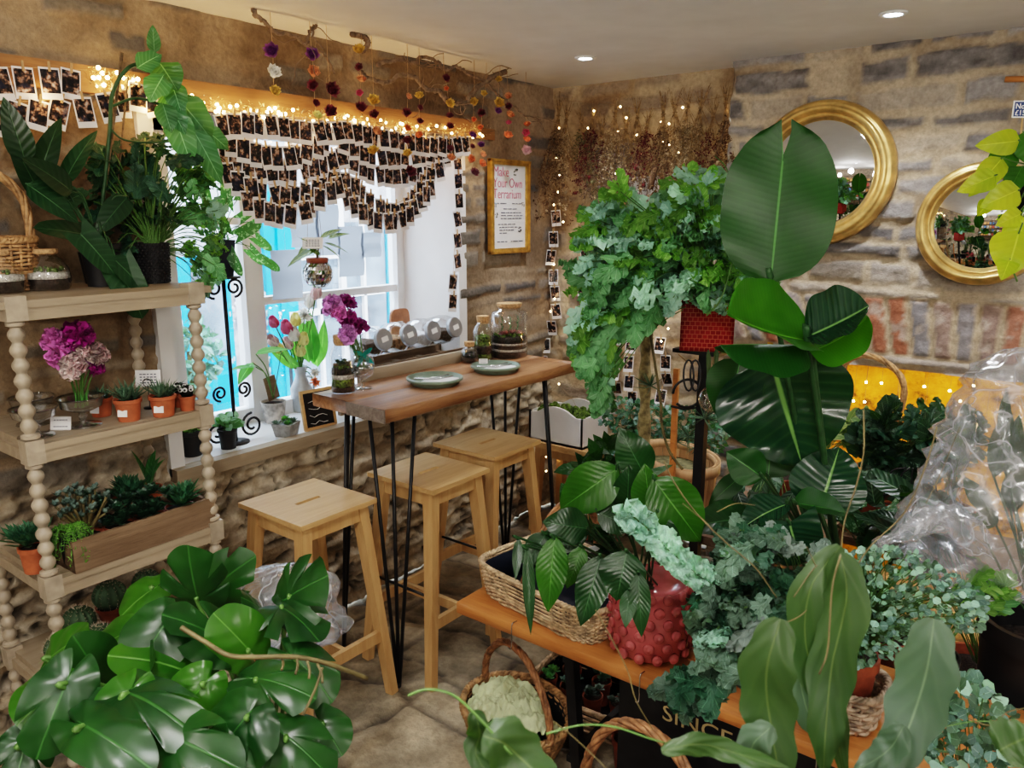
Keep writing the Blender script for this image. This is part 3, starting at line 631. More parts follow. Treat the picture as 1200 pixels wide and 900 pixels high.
for k in range(90): b.ball((ra(-.15,.15), ra(-.1,.1), .14+ra(-.01,.018)), ra(.012,.024), 6)
b.build('moss', M['moss'], cr)
# ------------------------------------------------------------------ mirrors
def mirror(lb, x, z, r):
    t = thing('convex_mirror', lb, 'mirror', (x, BX-.045, z)); m = Matrix.Rotation(R(90), 3, 'X')
    o_ = r; b = MB(); pr = [(o_*.76, -.03),(o_*.765,.008),(o_*.79,.016),(o_*.80,.010),(o_*.815,.012),(o_*.84,.030),(o_*.875,.038),(o_*.905,.032),(o_*.915,.022),(o_*.935,.024),(o_*.965,.018),(o_*.99,.004),(o_,-.015),(o_,-.035)]
    b.lathe(pr, 96, (0,0,0), m); b.build('gilt_frame', M['gold'], t)
    b = MB(); R2 = o_*.775; b.lathe([(R2*k/12, .030*(1-(k/12)**2)-.006) for k in range(12, -1, -1)], 72, (0,0,0), m); f = b.build('mirror_glass', M['mirror'], t)
    b = MB(); b.lathe([(R2*.99, -.034),(0.0001,-.034)], 32, (0,0,0), m); b.build('backing', M['black'], t)
mm, tt, oo = newmat('convex mirror glass'); prin(tt, oo, (.80,.84,.88), .015, 1); M['mirror'] = mm
mirror('larger gilt framed convex mirror behind the tall upright leaf', -1.012, 1.808, .288); mirror('smaller gilt framed convex mirror partly behind the golden pothos', -.412, 1.612, .225)
# ------------------------------------------------------------------ pictures
def text(body, size, mat, parent, loc, rot, name='lettering', al='LEFT', ex=.0004, sx=1.0, off=0):
    c = bpy.data.curves.new(name, 'FONT'); c.body = body; c.size = size; c.extrude = ex; c.align_x = al; c.offset = off; c.resolution_u = 3
    o_ = bpy.data.objects.new(name, c); col.objects.link(o_); me = bpy.data.meshes.new_from_object(o_.evaluated_get(bpy.context.evaluated_depsgraph_get())); bpy.data.objects.remove(o_); me.materials.clear(); me.materials.append(mat); o = bpy.data.objects.new(name, me); col.objects.link(o); o.location = loc; o.rotation_euler = rot; o.scale = (sx,1,1); o.parent = parent; return o
M['rose'] = plain('rose lettering', (.62,.13,.22), .6, bst=0)
pf = thing('framed_poster', 'gold framed poster reading Make Your Own Terrarium right of the window', 'picture', (WX+.035, 3.105, 1.455))
W_, H_ = .315, .45
def frame(t, w, h, f, mat, d=.022, axis='Y'):
    b = MB(); A = (lambda a, c, dd: ((0,a,c),(d,*dd))) if axis == 'Y' else (lambda a, c, dd: ((a,0,c),(dd[0],d,dd[1])))
    for s_ in (-1,1): b.box(*A(s_*(w/2-f/2), h/2, (f,h))); b.box(*A(0, h/2+s_*(h/2-f/2), (w-2*f,f)))
    for s_ in (-1,1):
        q = A(s_*(w/2-f*.3), h/2, (f*.4,h)); b.box(V(q[0])+V((.004,0,0) if axis=='Y' else (0,-.004,0)), q[1]); q = A(0, h/2+s_*(h/2-f*.3), (w,f*.4)); b.box(V(q[0])+V((.004,0,0) if axis=='Y' else (0,-.004,0)), q[1])
    return b.build('picture_frame', mat, t, smooth=False)
frame(pf, W_, H_, .026, M['goldframe']); b = MB(); b.box((-.004,0,H_/2), (.004,W_-.04,H_-.04)); b.build('print', M['paper'], pf, smooth=False)
rt_ = (R(90), 0, R(90))
for k, (s_, z) in enumerate((('Make', .370), ('Your Own', .318), ('Terrarium', .266))): text(s_, .066, M['rose'], pf, (.0, -.126, z), rt_, 'title_line', sx=[.86,.80,.80][k], off=-.0006)
M['txt'] = plain('small print', (.16,.17,.22), .7, bst=0)
lines = [('All workshops', -.10, .242), ('jars and corks', .02, .242), ('build a tiny garden', -.05, .216), ('choose a jar and fill it with', -.07, .198), ('gravel, charcoal and soil then', -.07, .184), ('add your plants and some moss', -.07, .170), ('you can also bring a jar', -.09, .142), ('of your own to plant here', -.08, .128), ('just ask at the till', -.08, .114), ('for prices', -.08, .100), ('open every day', -.10, .058), ('no booking needed', .01, .058)]
b = MB()
for (s_, y, z) in lines:
    y1 = y; n = len(s_)
    for wlen in [len(q) for q in s_.split(' ')]:
        L = wlen*.0062; b.box((.0, y1+L/2, z), (.0012, L*.86, .0040)); y1 += L+.004
b.build('small_print', M['txt'], pf, smooth=False)['kind'] = 'stuff'
for (nm, mt, y, z, r_) in (('jar_drawing','L_fern',-.105,.185,.010), ('jar_drawing','bluegl',-.115,.235,.009), ('sprig_drawing','L_fern',.05,.395,.015), ('hand_drawing','p_hot',.085,.115,.014), ('bottle_drawing','stem_br',.108,.238,.010)):
    b = MB()
    for k in range(9): b.ball((.0015, y+ra(-r_,r_), z+ra(-r_,r_)*1.2), r_*.3, 5, (.15,1,1))
    b.build(nm, M[mt] if mt != 'bluegl' else M['turq'], pf)
c0 = py(751, 238, 3.46); pf = thing('framed_drawing', 'pale framed drawing of a terrarium jar behind the fern', 'picture', (c0.x, 3.485, c0.z-.13))
frame(pf, .20, .27, .013, M['bushel'], .018, 'X'); b = MB(); b.box((0,.0,.135), (.178,.003,.248)); b.build('print', M['paper'], pf, smooth=False)
b = MB(); z0 = .05; b.ring([(x, -.003, z) for x, z in ((-.045,.06),(.045,.06),(.045,.15),(.02,.17),(.02,.19),(-.02,.19),(-.02,.17),(-.045,.15))], .0012, 4); b.tube([(-.03,-.003,.205),(.03,-.003,.205)], .0012, 4); b.tube([(-.045,-.003,.095),(.045,-.003,.095)], .0012, 4); b.build('jar_drawing', M['txt'], pf)
b = MB()
for k in range(8): b.ball((ra(-.02,.02), -.002, .11+ra(-.015,.02)), .008, 5, (1,.2,1))
b.build('plant_drawing', M['terra_dk'], pf)
# ------------------------------------------------------------------ stock shelves behind the viewer (seen in the mirrors)
us = thing('stock_shelving', 'tall brown stock shelving on the rear wall, seen only in the mirrors', 'shelf', (.2, -2.40, 0))
b = MB()
for x in (-1.5,-.5,.5,1.5): b.box((x,0,.95), (.04,.32,1.9))
b.build('upright', M['rustic'], us, smooth=False)
b = MB()
for k in range(6): b.box((0,0,.2+k*.33), (3.0,.32,.03))
b.build('shelf_board', M['rustic'], us, smooth=False)
stock = []
for i, (nm, c) in enumerate((('card_box',(.65,.62,.56)), ('card_box',(.55,.10,.07)), ('card_box',(.10,.22,.42)), ('card_box',(.70,.35,.12)))):
    b = MB(); b.box((0,0,.08), (.13,.16,.16)); b.box((0,.0,.155), (.134,.164,.02)); stock.append((b, plain('stock '+str(i), c, .5, bst=0)))
k = 0
for row in range(2, 6):
    for c in range(14):
        x = .2-1.42+c*.205+ra(-.02,.02)
        if abs(((x-.2)+.5) % 1.0) < .09 or abs(((x-.2)+.5) % 1.0) > .91: continue
        b, m_ = stock[rng.randrange(4)]; q = MB(); h = ra(.6,1.4); q.add([(v[0], v[1], v[2]*h) for v in b.v], b.f)
        o = q.build('card_box', m_, smooth=False); o.location = (x, -2.40+ra(-.03,.03), .216+row*.33-.33+.0)
        setp(o, 'boxed goods on the stock shelving, only visible in the mirrors', 'box', 'boxed goods on the rear shelving')
# ------------------------------------------------------------------ pots, glass, small plants on the left
def mkpot(t, r, h, mat, soil=True, rim=.18, top=None, base=.74, name='pot'):
    b = MB(); rb = r*base; y = h*(1-rim)
    pr = [(0,0),(rb,0),(rb+(r-rb)*.78*(y/h), y),(r*.97,y),(r,y+.001),(r,h),(r*.90,h),(r*.86,h*.86),(0,h*.86)] if rim else [(0,0),(rb,0),(r*.98,h*.97),(r,h),(r*.94,h),(r*.9,h*.88),(0,h*.88)]
    b.lathe(pr, 32); b.build(name, mat, t, sharp=40)
    if soil: b = MB(); b.lathe([(0, h*.93),(r*.5,h*.915),(r*.88,h*.88),(r*.88,h*.80)], 20); b.build('soil', M['soil'], t)
def leaves_thing(t, gen, mats, name='foliage'):
    b = MB(); gen(b); return b.build(name, mats, t)
def rosette(b, c, n, L, W, shape, up0=.15, up1=1.3, fold=.25, bend=-.3, nl=5, nw=2, jit=.2, mi=None):
    c = V(c)
    for i in range(n):
        f = i/n; a = i*2.399+ra(-jit,jit); e = up0+(up1-up0)*f; d = V((math.cos(a)*math.cos(e), math.sin(a)*math.cos(e), math.sin(e))); l = L*(1-.45*f)*ra(.85,1.1)
        if mi is not None: b.mi = mi
        b.leaf(c, d, V((0,0,1)) if e < 1.2 else V((-math.cos(a),-math.sin(a),.2)), l, W*ra(.85,1.1), shape, bend, fold, nl=nl, nw=nw, c=ra(.7,1.35))
def haworthia(label, loc, r=.032, h=.052, n=46, L=.065, pot='terra', tag=True, rz=0, mat='L_haw'):
    t = thing('potted_succulent', label, 'potted plant', loc, rz); mkpot(t, r, h, M[pot])
    leaves_thing(t, lambda b: [rosette(b, (math.cos(k*2.1)*r*.45*(k>0), math.sin(k*2.1)*r*.45*(k>0), h*.9), n//4, L*(1 if k==0 else .75), .009, 'spike', .35, 1.35, .6, -.25, nl=5) for k in range(4)], M[mat])
    if tag: b = MB(); b.box((r*.86, 0, h*.42), (.0012, .026, .018), Matrix.Rotation(R(-10),3,'Y')); b.build('price_sticker', M['paper'], t, smooth=False)
    return t
z2 = 1.105
haworthia('spiky grey green succulent in terracotta with white sticker, right of the carnations', (-2.058,.973,z2), rz=R(-55), r=.036, h=.06, n=72, L=.088)
haworthia('spiky succulent in terracotta with white sticker, under the propped card', (-2.03,1.055,z2), rz=R(-50), r=.036, h=.058, n=72, L=.082)
haworthia('small succulent in terracotta hidden behind the glass compote', (-2.165,.95,z2), tag=True, rz=R(-60), L=.06)
for (x, y, lb) in ((-2.035, 1.128,'small terracotta pot of round succulents with googly eyes, front one'), (-2.09, 1.14,'small terracotta pot of dark succulents with googly eyes, behind the other')):
    t = thing('potted_succulent', lb, 'potted plant', (x, y, z2)); mkpot(t, .024, .042, M['terra'])
    leaves_thing(t, lambda b: [b.ball((ra(-.012,.012), ra(-.012,.012), .048+ra(0,.01)), .011, 8, (1,1,1.2)) for _ in range(7)], M['L_gsucc'])
    for k, (dx, dy) in enumerate(((.016,-.012),(.02,.004),(-.002,.016),(.006,-.02))):
        b = MB(); b.ball((dx, dy, .062), .0065, 10); e = b.build('googly_eye', M['white'], t); b = MB(); b.ball((dx+.0042, dy-.003, .0625), .0034, 8); b.build('pupil', M['black'], e)
def compote(label, loc, r=.052, h=.07):
    t = thing('glass_compote', label, 'dish', loc); b = MB()
    b.lathe([(r*.82,0),(r*.8,.003),(.012,.008),(.007,.014),(.010,.02),(.012,.026),(.007,.032),(.012,.038),(r*.55,.042),(r*.9,.052),(r,h),(r*1.06,h+.002),(r*1.04,h+.004),(r*.93,h-.004),(r*.82,.056),(r*.4,.047),(0,.046)], 40); b.build('pressed_glass', M['bluegl'], t); return t
compote('clear pressed glass compote dish by the left bobbin post', (-2.085,.752,z2)); compote('second glass compote dish behind the left one', (-2.22,.80,z2))
compote('wide glass compote holding the purple carnation posy', (-2.10,.872,z2), .055, .074)
def carnation(b, c, r, n=60, d0=(0,0,1)):
    c = V(c); d0 = V(d0).normalized()
    for i in range(n):
        d = rv(); d = (d*.9+d0*ra(.1,1.0)).normalized(); nn = rv()
        b.leaf(c+d*r*ra(.05,.25), d, nn, r*ra(.7,.95), r*.75, 'spoon', ra(-.4,.6), .2, wave=.35, nl=4, nw=4, c=ra(.55,1.35), ph=i)
def posy(name, label, cat, loc, heads, stems_to, extra=None):
    t = thing(name, label, cat, loc); o = V(loc)
    for (p, r, m) in heads:
        b = MB(); p = V(p); carnation(b, (0,0,0), r, 64, (p-o)); f = b.build('flower_head', M[m], t); f.location = p-o
    b = MB()
    for (p, r, m) in heads:
        q = V(stems_to)+V((ra(-.012,.012), ra(-.012,.012), 0)); b.tube(spline([q, (q+V(p))/2+V((0,0,.01)), V(p)], 5), .0022, 5)
    b.build('stems', M['stem'], t, world=True); return t
X = -2.1
posy('carnation_posy', 'posy of purple, pink and blush carnations in the glass compote', 'flowers', (-2.10,.872,z2+.05),
     [(px(68,404,X),.042,'p_pink'), (px(92,396,X+.02),.044,'p_purple'), (px(72,420,X),.036,'p_pink'), (px(86,432,X+.04),.036,'p_blush'), (px(113,417,X),.034,'p_blush'), (px(95,412,X+.03),.024,'p_blush'), (px(112,432,X),.024,'p_purple'), (px(100,424,X-.02),.026,'p_lilac')], (-2.10,.872,z2+.052))
b = MB()
for k in range(14): b.leaf((ra(-.015,.015),ra(-.015,.015),0), (ra(-.3,.3),ra(-.3,.3),1), rv(), .045,.008,'spike',.3,.2,nl=3,nw=2)
o = b.build('greens', M['L_tulip'], bpy.data.objects['carnation_posy'])
def card(label, loc, w, h, tilt, rz, name='price_card', lines=2, cat='card', thick=.0012):
    t = thing(name, label, cat, loc, rz); m = Matrix.Rotation(tilt, 3, 'Y'); b = MB(); b.box(m @ V((0,0,h/2)), (thick,w,h), m); b.build('card', M['paper'], t, smooth=False); b = MB()
    for k in range(lines):
        q = w*.7
        for j in range(5): l = q/5*ra(.5,.9); b.box(m @ V((thick*.8, -q/2+q*(j+.5)/5, h*(.75-.5*k/max(1,lines-1)))), (.0006,l,h*.07), m)
    b.build('small_print', M['txt'], t, smooth=False); return t
t = card('small price card in a clear stand between the glass compotes', (-2.10,.815,z2), .052, .034, R(-14), R(-50)); b = MB(); b.box((-.006,0,.017), (.003,.056,.038)); b.box((-.003,0,.001), (.02,.056,.002)); b.build('stand', M['glass'], t, smooth=False)
p = pz(178, 470, z2+.01); p = px(170, 425, -2.14)
t = card('white printed card held in a loop wire stand behind the succulents', (-2.14, 1.075, z2), .07, .048, R(-8), R(-48), 'card_on_stand', 4)
for c in t.children: c.location.z += .062
b = MB(); b.tube([(.004,0,0),(.004,0,.068)], .0012, 5); b.ring([(.006,.012*math.cos(a*.5236),.075+.012*math.sin(a*.5236)) for a in range(12)], .0013, 5); b.lathe([(0,0),(.018,0),(.018,.003),(0,.003)], 16); b.build('wire_stand', M['black'], t)
# trough of succulents on the third level
z3 = .752
tr = thing('wooden_trough', 'long rough wooden trough of potted succulents on the third shelf', 'trough', (-2.07, .965, z3), R(1.5))
b = MB(); TL, TW, TT = .40, .135, .085
b.box((0,0,.006), (TW,TL,.012)); b.box((TW/2-.005,0,TT/2), (.012,TL,TT)); b.box((-TW/2+.005,0,TT/2), (.012,TL,TT)); b.box((0,TL/2-.006,TT/2-.004), (TW,.012,TT-.008)); b.box((0,-TL/2+.006,TT/2-.008), (TW,.012,TT-.016)); b.build('boards', M['rustic'], tr, smooth=False)
def suc(label, loc, kind, r=.042, pot='terra_dk', h=.06):
    t = thing('potted_succulent', label, 'potted plant', loc); mkpot(t, r, h, M[pot])
    if kind == 'round': leaves_thing(t, lambda b: [rosette(b, (ra(-.036,.036),ra(-.036,.036),h+ra(0,.06)), 16, .036, .021, 'spoon', .0,1.3,.25,-.4,nl=3) for _ in range(15)], M['L_succ'])
    if kind == 'spike': leaves_thing(t, lambda b: [rosette(b, (ra(-.025,.025),ra(-.025,.025),h+ra(0,.02)), 18, .075, .017, 'lance', .2,1.3,.3,-.2,nl=4) for _ in range(7)], M['L_bush'])
    if kind == 'coral':
        def g(b):
            for k in range(38):
                a = ra(0,6.28); rr = ra(.01,.065); q = V((math.cos(a)*rr, math.sin(a)*rr, h+ra(.05,.12))); b.mi = 0; b.tube(spline([V((0,0,h*.85)), V((q.x*.4,q.y*.4,h+.03)), q], 4), [.004]*4+[.0035]*5, 5); b.mi = 1; rosette(b, q, 6, .026, .013, 'spoon', .3,1.3,.3,-.3,nl=3)
        leaves_thing(t, g, [M['stem_br'], M['L_gsucc']])
    if kind == 'tall': leaves_thing(t, lambda b: [b.leaf((ra(-.01,.01),ra(-.01,.01),h), (ra(-.5,.5),ra(-.5,.5),1), rv(), ra(.09,.15), .028, 'lance', ra(.2,1.0), .3, nl=6, nw=2, c=ra(.8,1.4)) for _ in range(5)], M['L_adan'])
    return t
suc('branching grey green coral succulent at the left end of the trough', (-2.06,.83,z3+.013), 'coral')
suc('dark round leaved succulent second from left in the trough', (-2.06,.915,z3+.013), 'round')
suc('dark rosette succulent in the middle of the trough', (-2.058,1.0,z3+.013), 'round')
suc('pointed green succulent at the right end of the trough', (-2.055,1.087,z3+.013), 'spike')
suc('leafy dark succulent on the shelf behind the trough', (-2.20,.90,z3), 'round', .045, 'terra', .075); suc('bushy succulent behind the trough at the rear', (-2.22,1.02,z3), 'spike', .045, 'terra', .08)
suc('tall shoot with drooping leaves at the back of the third shelf', (-2.27,1.11,z3), 'tall', .04, 'terra', .075)
suc('green succulent in a terracotta pot behind the left bobbin post', (-2.10,.715,z3), 'spike', .036, 'terra', .07)
t = thing('string_succulent', 'pale green trailing succulent spilling over the end of the trough', 'potted plant', (-2.055,.79,z3+.013)); b = MB()
for k in range(60):
    a = ra(-2.0,1.2); q = ra(.03,.075); e = V((math.cos(a)*q*.9, math.sin(a)*q, ra(.02,.09) if q < .05 else ra(-.0,.085))); mid = V((e.x*.5,e.y*.5,.10)); pts = spline([V((0,0,.07)), mid, e], 5); b.mi = 0; b.tube(pts, .001, 4)
    b.mi = 1
    for q_ in pts[3:]:
        for _ in range(2): b.leaf(q_, rv()+V((0,0,.4)), rv(), .012, .004, 'spike', .2, .3, nl=2, nw=2, c=ra(.8,1.3))
b.build('foliage', [M['stem'], M['L_fern_lt']], t); b = MB(); b.lathe([(0,0),(.025,0),(.03,.068),(0,.068)], 16); b.build('pot', M['blackplastic'], t)
# cacti on the lowest shelf
def cactus(label, loc, r, n=14, sq=1.0):
    t = thing('potted_cactus', label, 'cactus', loc); mkpot(t, r*.95, .05, M['terra_dk']); b = MB(); nn = n*4; vs = []; fs = []
    for i in range(13):
        ph = math.pi*i/12
        for j in range(nn):
            a = 2*math.pi*j/nn; k = r*(1+.09*math.cos(a*n))*math.sin(ph)+.0005; vs.append((k*math.cos(a), k*math.sin(a), .05+r*.75*sq-r*sq*math.cos(ph)))
    for i in range(12):
        for j in range(nn): fs.append((i*nn+j, i*nn+(j+1)%nn, (i+1)*nn+(j+1)%nn, (i+1)*nn+j))
    b.add(vs, fs); b.build('cactus_body', M['cactus'], t); b = MB()
    for i in range(2, 12):
        ph = math.pi*i/12
        for j in range(n):
            a = 2*math.pi*j/n; nrm = V((math.cos(a)*math.sin(ph), math.sin(a)*math.sin(ph), -math.cos(ph)*sq)); p = V((nrm.x*r*1.08, nrm.y*r*1.08, .05+r*.75*sq-r*sq*math.cos(ph)))
            for _ in range(3): d = (nrm+rv(.7)).normalized()*.010; s_ = d.orthogonal().normalized()*.0006; b.add([p-s_, p+s_, p+d], [(0,1,2)])
    b.build('spines', M['spine'], t, smooth=False)
M['cactus'] = plain('cactus skin', (.06,.11,.06), .6, var=.25); M['spine'] = plain('cactus spines', (.50,.42,.33), .6, bst=0)
for i, (x, y, r, sq, lb) in enumerate(((-2.22,.845,.042,1,'round ribbed cactus at the left of the bottom shelf'), (-2.30,.97,.045,1,'taller spiny cactus in the middle of the bottom shelf, at the back'), (-2.29,1.08,.04,1.1,'spiny cactus at the right of the bottom shelf'), (-2.10,.85,.036,.9,'small pale spined cactus at the front of the bottom shelf'), (-2.14,1.0,.04,1,'spiny cactus at the front centre of the bottom shelf'), (-2.12,.745,.03,1.2,'small cactus by the left bobbin post on the bottom shelf'))): cactus(lb, (x,y,.43), r, 13, sq)
# ------------------------------------------------------------------ wicker
def sup(a, th, n): c, s_ = math.cos(th), math.sin(th); return V((a[0]*math.copysign(abs(c)**(2/n), c), a[1]*math.copysign(abs(s_)**(2/n), s_), 0))
def basket(t, prof, mat, n=2.0, rows=14, stakes=28, rr=.0042, rimr=.009, segs=112, liner=None, amp=.004, rimmat=None):
    # prof: [(half x, half y, z)] bottom to top
    def at(f):
        k = f*(len(prof)-1); i = min(int(k), len(prof)-2); g = k-i; return [prof[i][j]*(1-g)+prof[i+1][j]*g for j in range(3)]
    b = MB()
    for r in range(rows):
        ax, ay, z = at((r+.5)/rows)
        b.ring([sup((ax+amp*math.cos(stakes/2*th+math.pi*(r%2)), ay+amp*math.cos(stakes/2*th+math.pi*(r%2))), th, n)+V((0,0,z+.0012*math.sin(5*th+r))) for th in [2*math.pi*k/segs for k in range(segs)]], rr, 5)
    ax, ay, z = prof[0]; b.add([sup((ax*.98,ay*.98), 2*math.pi*k/32, n)+V((0,0,z+rr)) for k in range(32)], [tuple(range(32))])
    b.build('weave', mat, t)
    b = MB()
    for s_ in range(stakes):
        th = 2*math.pi*s_/stakes; b.tube([sup(at(f)[:2], th, n)+V((0,0,at(f)[2])) for f in (0,.33,.66,1)], rr*.8, 5)
    b.build('stakes', mat, t)
    b = MB(); ax, ay, z = prof[-1]
    for k in range(3):
        b.ring([sup((ax+rimr*.55*math.cos(th*stakes*.7+k*2.094), ay+rimr*.55*math.cos(th*stakes*.7+k*2.094)), th, n)+V((0,0,z+rimr*.55*math.sin(th*stakes*.7+k*2.094))) for th in [2*math.pi*q/segs for q in range(segs)]], rimr*.62, 6)
    b.build('braided_rim', rimmat or mat, t)
    if liner:
        b = MB(); k = 40; vs = [sup((prof[0][0]*.93,prof[0][1]*.93), 2*math.pi*j/k, n)+V((0,0,prof[0][2]+.012)) for j in range(k)]+[sup((prof[-1][0]*.96,prof[-1][1]*.96), 2*math.pi*j/k, n)+V((0,0,prof[-1][2]-.012)) for j in range(k)]
        b.add(vs, [(j,(j+1)%k,(j+1)%k+k,j+k) for j in range(k)]+[tuple(range(k))]); b.build('liner', liner, t)
def handle(t, pts, mat, r=.011, name='handle', strands=4):
    b = MB(); P = spline(pts, 10)
    for k in range(strands):
        q = []
        for i, p in enumerate(P):
            tg = (P[min(i+1,len(P)-1)]-P[max(i-1,0)]).normalized(); u = tg.cross(V((0.3,.9,.1))).normalized(); w2 = tg.cross(u); a = i*.42+k*6.283/strands
            q.append(p+(u*math.cos(a)+w2*math.sin(a))*r*.55)
        b.tube(q, r*.55, 6)
    return b.build(name, mat, t)
z1 = 1.452
t = thing('wicker_basket', 'honey coloured wicker basket with handle on the top shelf, far left', 'basket', (-2.30,.80,z1+.026-.025))
basket(t, [(.065,.065,0),(.075,.078,.05),(.082,.085,.13)], M['wicker'], rows=17, stakes=22, liner=M['blackplastic'])
handle(t, [(0,-.083,.12),(0,-.07,.24),(0,0,.30),(0,.07,.24),(0,.083,.12)], M['wicker'])
# layered glass terrarium jars
def jar(label, loc, prof, layers, lid=None, lidprof=None, name='terrarium_jar', plant=None, cat='terrarium', sq=1):
    t = thing(name, label, cat, loc); b = MB(); b.lathe([(0,0)]+prof, 40); b.build('glass_jar', M['glass'], t)
    for (z0, z1_, m, r0, r1) in layers:
        b = MB(); n = 26; pr = [(0,z0),(r0,z0),(r0+(r1-r0)*.5,(z0+z1_)/2),(r1,z1_),(r1*.5,z1_+.003),(0,z1_+.002)]; b.lathe(pr, n); b.build({'soil':'soil_layer','gravel':'gravel_layer','moss':'moss_layer'}.get(m, 'layer'), M[m], t)
    if lid: b = MB(); b.lathe(lidprof, 28); b.build('lid', M[lid], t, sharp=40)
    if plant: plant(t)
    return t
def mossy(r, z, n=40, s=.008, m='moss', name='moss_tufts'):
    def f(t):
        b = MB()
        for k in range(n): a = ra(0,6.28); q = r*ra(0,1)**.5; b.ball((q*math.cos(a), q*math.sin(a), z+ra(-.003,.006)), s*ra(.6,1.3), 5)
        b.build(name, M[m], t)
    return f
dome = [(.045,0),(.052,.008),(.055,.03),(.052,.055),(.038,.078),(.026,.088),(.025,.1)]
for (lb, x, y) in (('glass terrarium jar with cork lid on the top shelf beside the basket', -2.235, .885), ('round glass terrarium jar cut off by the left photo edge', -2.24, .775)):
    jar(lb, (x, y, z1), dome, [(.003,.03,'soil',.046,.051),(.0305,.045,'gravel',.052,.051)], 'cork', [(0,.094),(.027,.094),(.030,.097),(.030,.107),(0,.107)], plant=mossy(.035,.052,16,.006))
# tops shelf plants
def vines(t, crown, targets, r=.0018, mat='stem', name='stems', sag=.03):
    b = MB(); out = []; crown = V(crown)
    for p in targets:
        p = V(p); mid = crown*.45+p*.55+V((ra(-.01,.01), ra(-.01,.01), sag)); q = spline([crown+V((ra(-.015,.015),ra(-.015,.015),0)), mid, p], 6); b.tube(q, r, 5); out.append((q[-1]-q[-2]).normalized())
    b.build(name, M[mat], t, world=True); return out
def inpoly(u, v, P):
    c = False; j = len(P)-1
    for i in range(len(P)):
        (x1,y1),(x2,y2) = P[i],P[j]
        if (y1 > v) != (y2 > v) and u < (x2-x1)*(v-y1)/(y2-y1)+x1: c = not c
        j = i
    return c
def sample(P, n, d, dj):
    xs = [p[0] for p in P]; ys = [p[1] for p in P]; out = []
    while len(out) < n:
        u, v = ra(min(xs),max(xs)), ra(min(ys),max(ys))
        if inpoly(u, v, P):
            q = pd(u, v, d+ra(-dj,dj)); q.x = max(q.x, -2.37); q.y = min(q.y, 3.42 if q.x < -1.4 else 3.9); out.append(q)
    return out
def mass(t, crown, pts, L, W, shape, mats, lobes=0, up=.2, droop=.35, r=.0015, stem='stem', bend=(.2,.9), wave=.25, nl=10, nw=4, wts=None, sag=.03, fwd=.25, face=.5, every=1, fold=.12, name='foliage', out=1.0):
    dirs = vines(t, crown, pts[::every], r, stem, sag=sag); b = MB(); crown = V(crown)
    for p in pts:
        o = (p-crown); o = o.normalized() if o.length > .01 else rv(); d = (o*out+rv(.55)+V((0,0,-droop))).normalized(); b.mi = rng.choices(range(len(mats)), wts)[0] if wts else rng.randrange(len(mats))
        nn = V((0,0,1))*up+(CAM-p).normalized()*face+rv(.45)+o*.3; l = ra(*L)
        if lobes: b.pinnate(p-d*l*.45, d, nn, l*1.1, l*W*1.45*ra(.85,1.15), lobes+1, ra(*bend), ra(.65,1.35), wave)
        else: b.leaf(p-d*l*.4, d, nn, l, l*W*(1.25 if lobes else 1)*ra(.85,1.15), shape, ra(*bend), fold, wave, (lobes*5+4) if lobes else nl, nw, fwd*(2.2 if lobes else 1), ra(-.4,.4), lobes, c=ra(.65,1.35), ph=ra(0,6))
    return b.build(name, [M[m] for m in mats], t, world=True)
t = thing('potted_fern', 'dark lobed fern in a black beaded pot on the top shelf', 'fern', (-2.215,1.165,z1)); 
mkpot(t, .044, .115, M['black'], rim=0, base=.85); b = MB()
for k in range(20):
    for j in range(14): a = k*.3142+(j%2)*.157; b.ball(((.039+.006*j/14)*math.cos(a), (.039+.006*j/14)*math.sin(a), .006+j*.0080), .0045, 5)
b.build('beading', M['black'], t)
mass(t, (-2.215,1.165,z1+.11), sample([(60,200),(120,165),(190,160),(232,190),(215,250),(190,275),(160,350),(140,310),(90,250)], 62, 2.35, .16), (.07,.14), .45, 'frond', ['L_dkfern','L_fern'], lobes=5, nl=18, wts=[6,1])
t = thing('potted_fern', 'bright backlit lobed fern trailing in front of the window edge', 'fern', (-2.30,1.185,z1)); mkpot(t, .04, .09, M['blackplastic'], rim=0)
mass(t, (-2.29,1.20,z1+.09), sample([(195,190),(225,175),(255,215),(262,265),(255,320),(240,350),(222,300),(205,250)], 60, 2.5, .1), (.05,.09), .55, 'frond', ['L_fern','L_fern_lt','L_fern_sh'], lobes=3, nl=12, wts=[4,2,1])
t = thing('climbing_plant', 'tall climbing split leaf plant tied to a cane on the top shelf', 'potted plant', (-2.34,1.06,z1)); mkpot(t, .045, .09, M['blackplastic'], rim=0)
b = MB(); a0 = V((-2.34,1.06,z1+.06)); b.tube([a0, px(143,62,-2.33)], .0045, 6); b.tube([a0+V((.0,.04,0)), px(150,90,-2.36)], .003, 6); b.build('cane', M['stick'], t, world=True)
b = MB(); b.tube(spline([a0, px(128,160,-2.32), px(132,110,-2.32), px(150,80,-2.30), px(175,70,-2.3), px(182,45,-2.3)], 8), [.007]*20+[.005]*20+[.0035]*1, 7) if False else b.tube(spline([a0, px(128,160,-2.32), px(132,110,-2.32), px(150,80,-2.30), px(175,70,-2.3), px(182,45,-2.3)], 8), .0058, 7)
b.tube(spline([px(130,125,-2.32), px(160,115,-2.3), px(195,125,-2.28)], 6), .004, 6); b.tube(spline([px(128,150,-2.32), px(150,165,-2.3), px(205,165,-2.28), px(235,150,-2.28)], 6), .003, 6); b.build('stems', M['stem_dk'], t, world=True)
b = MB()
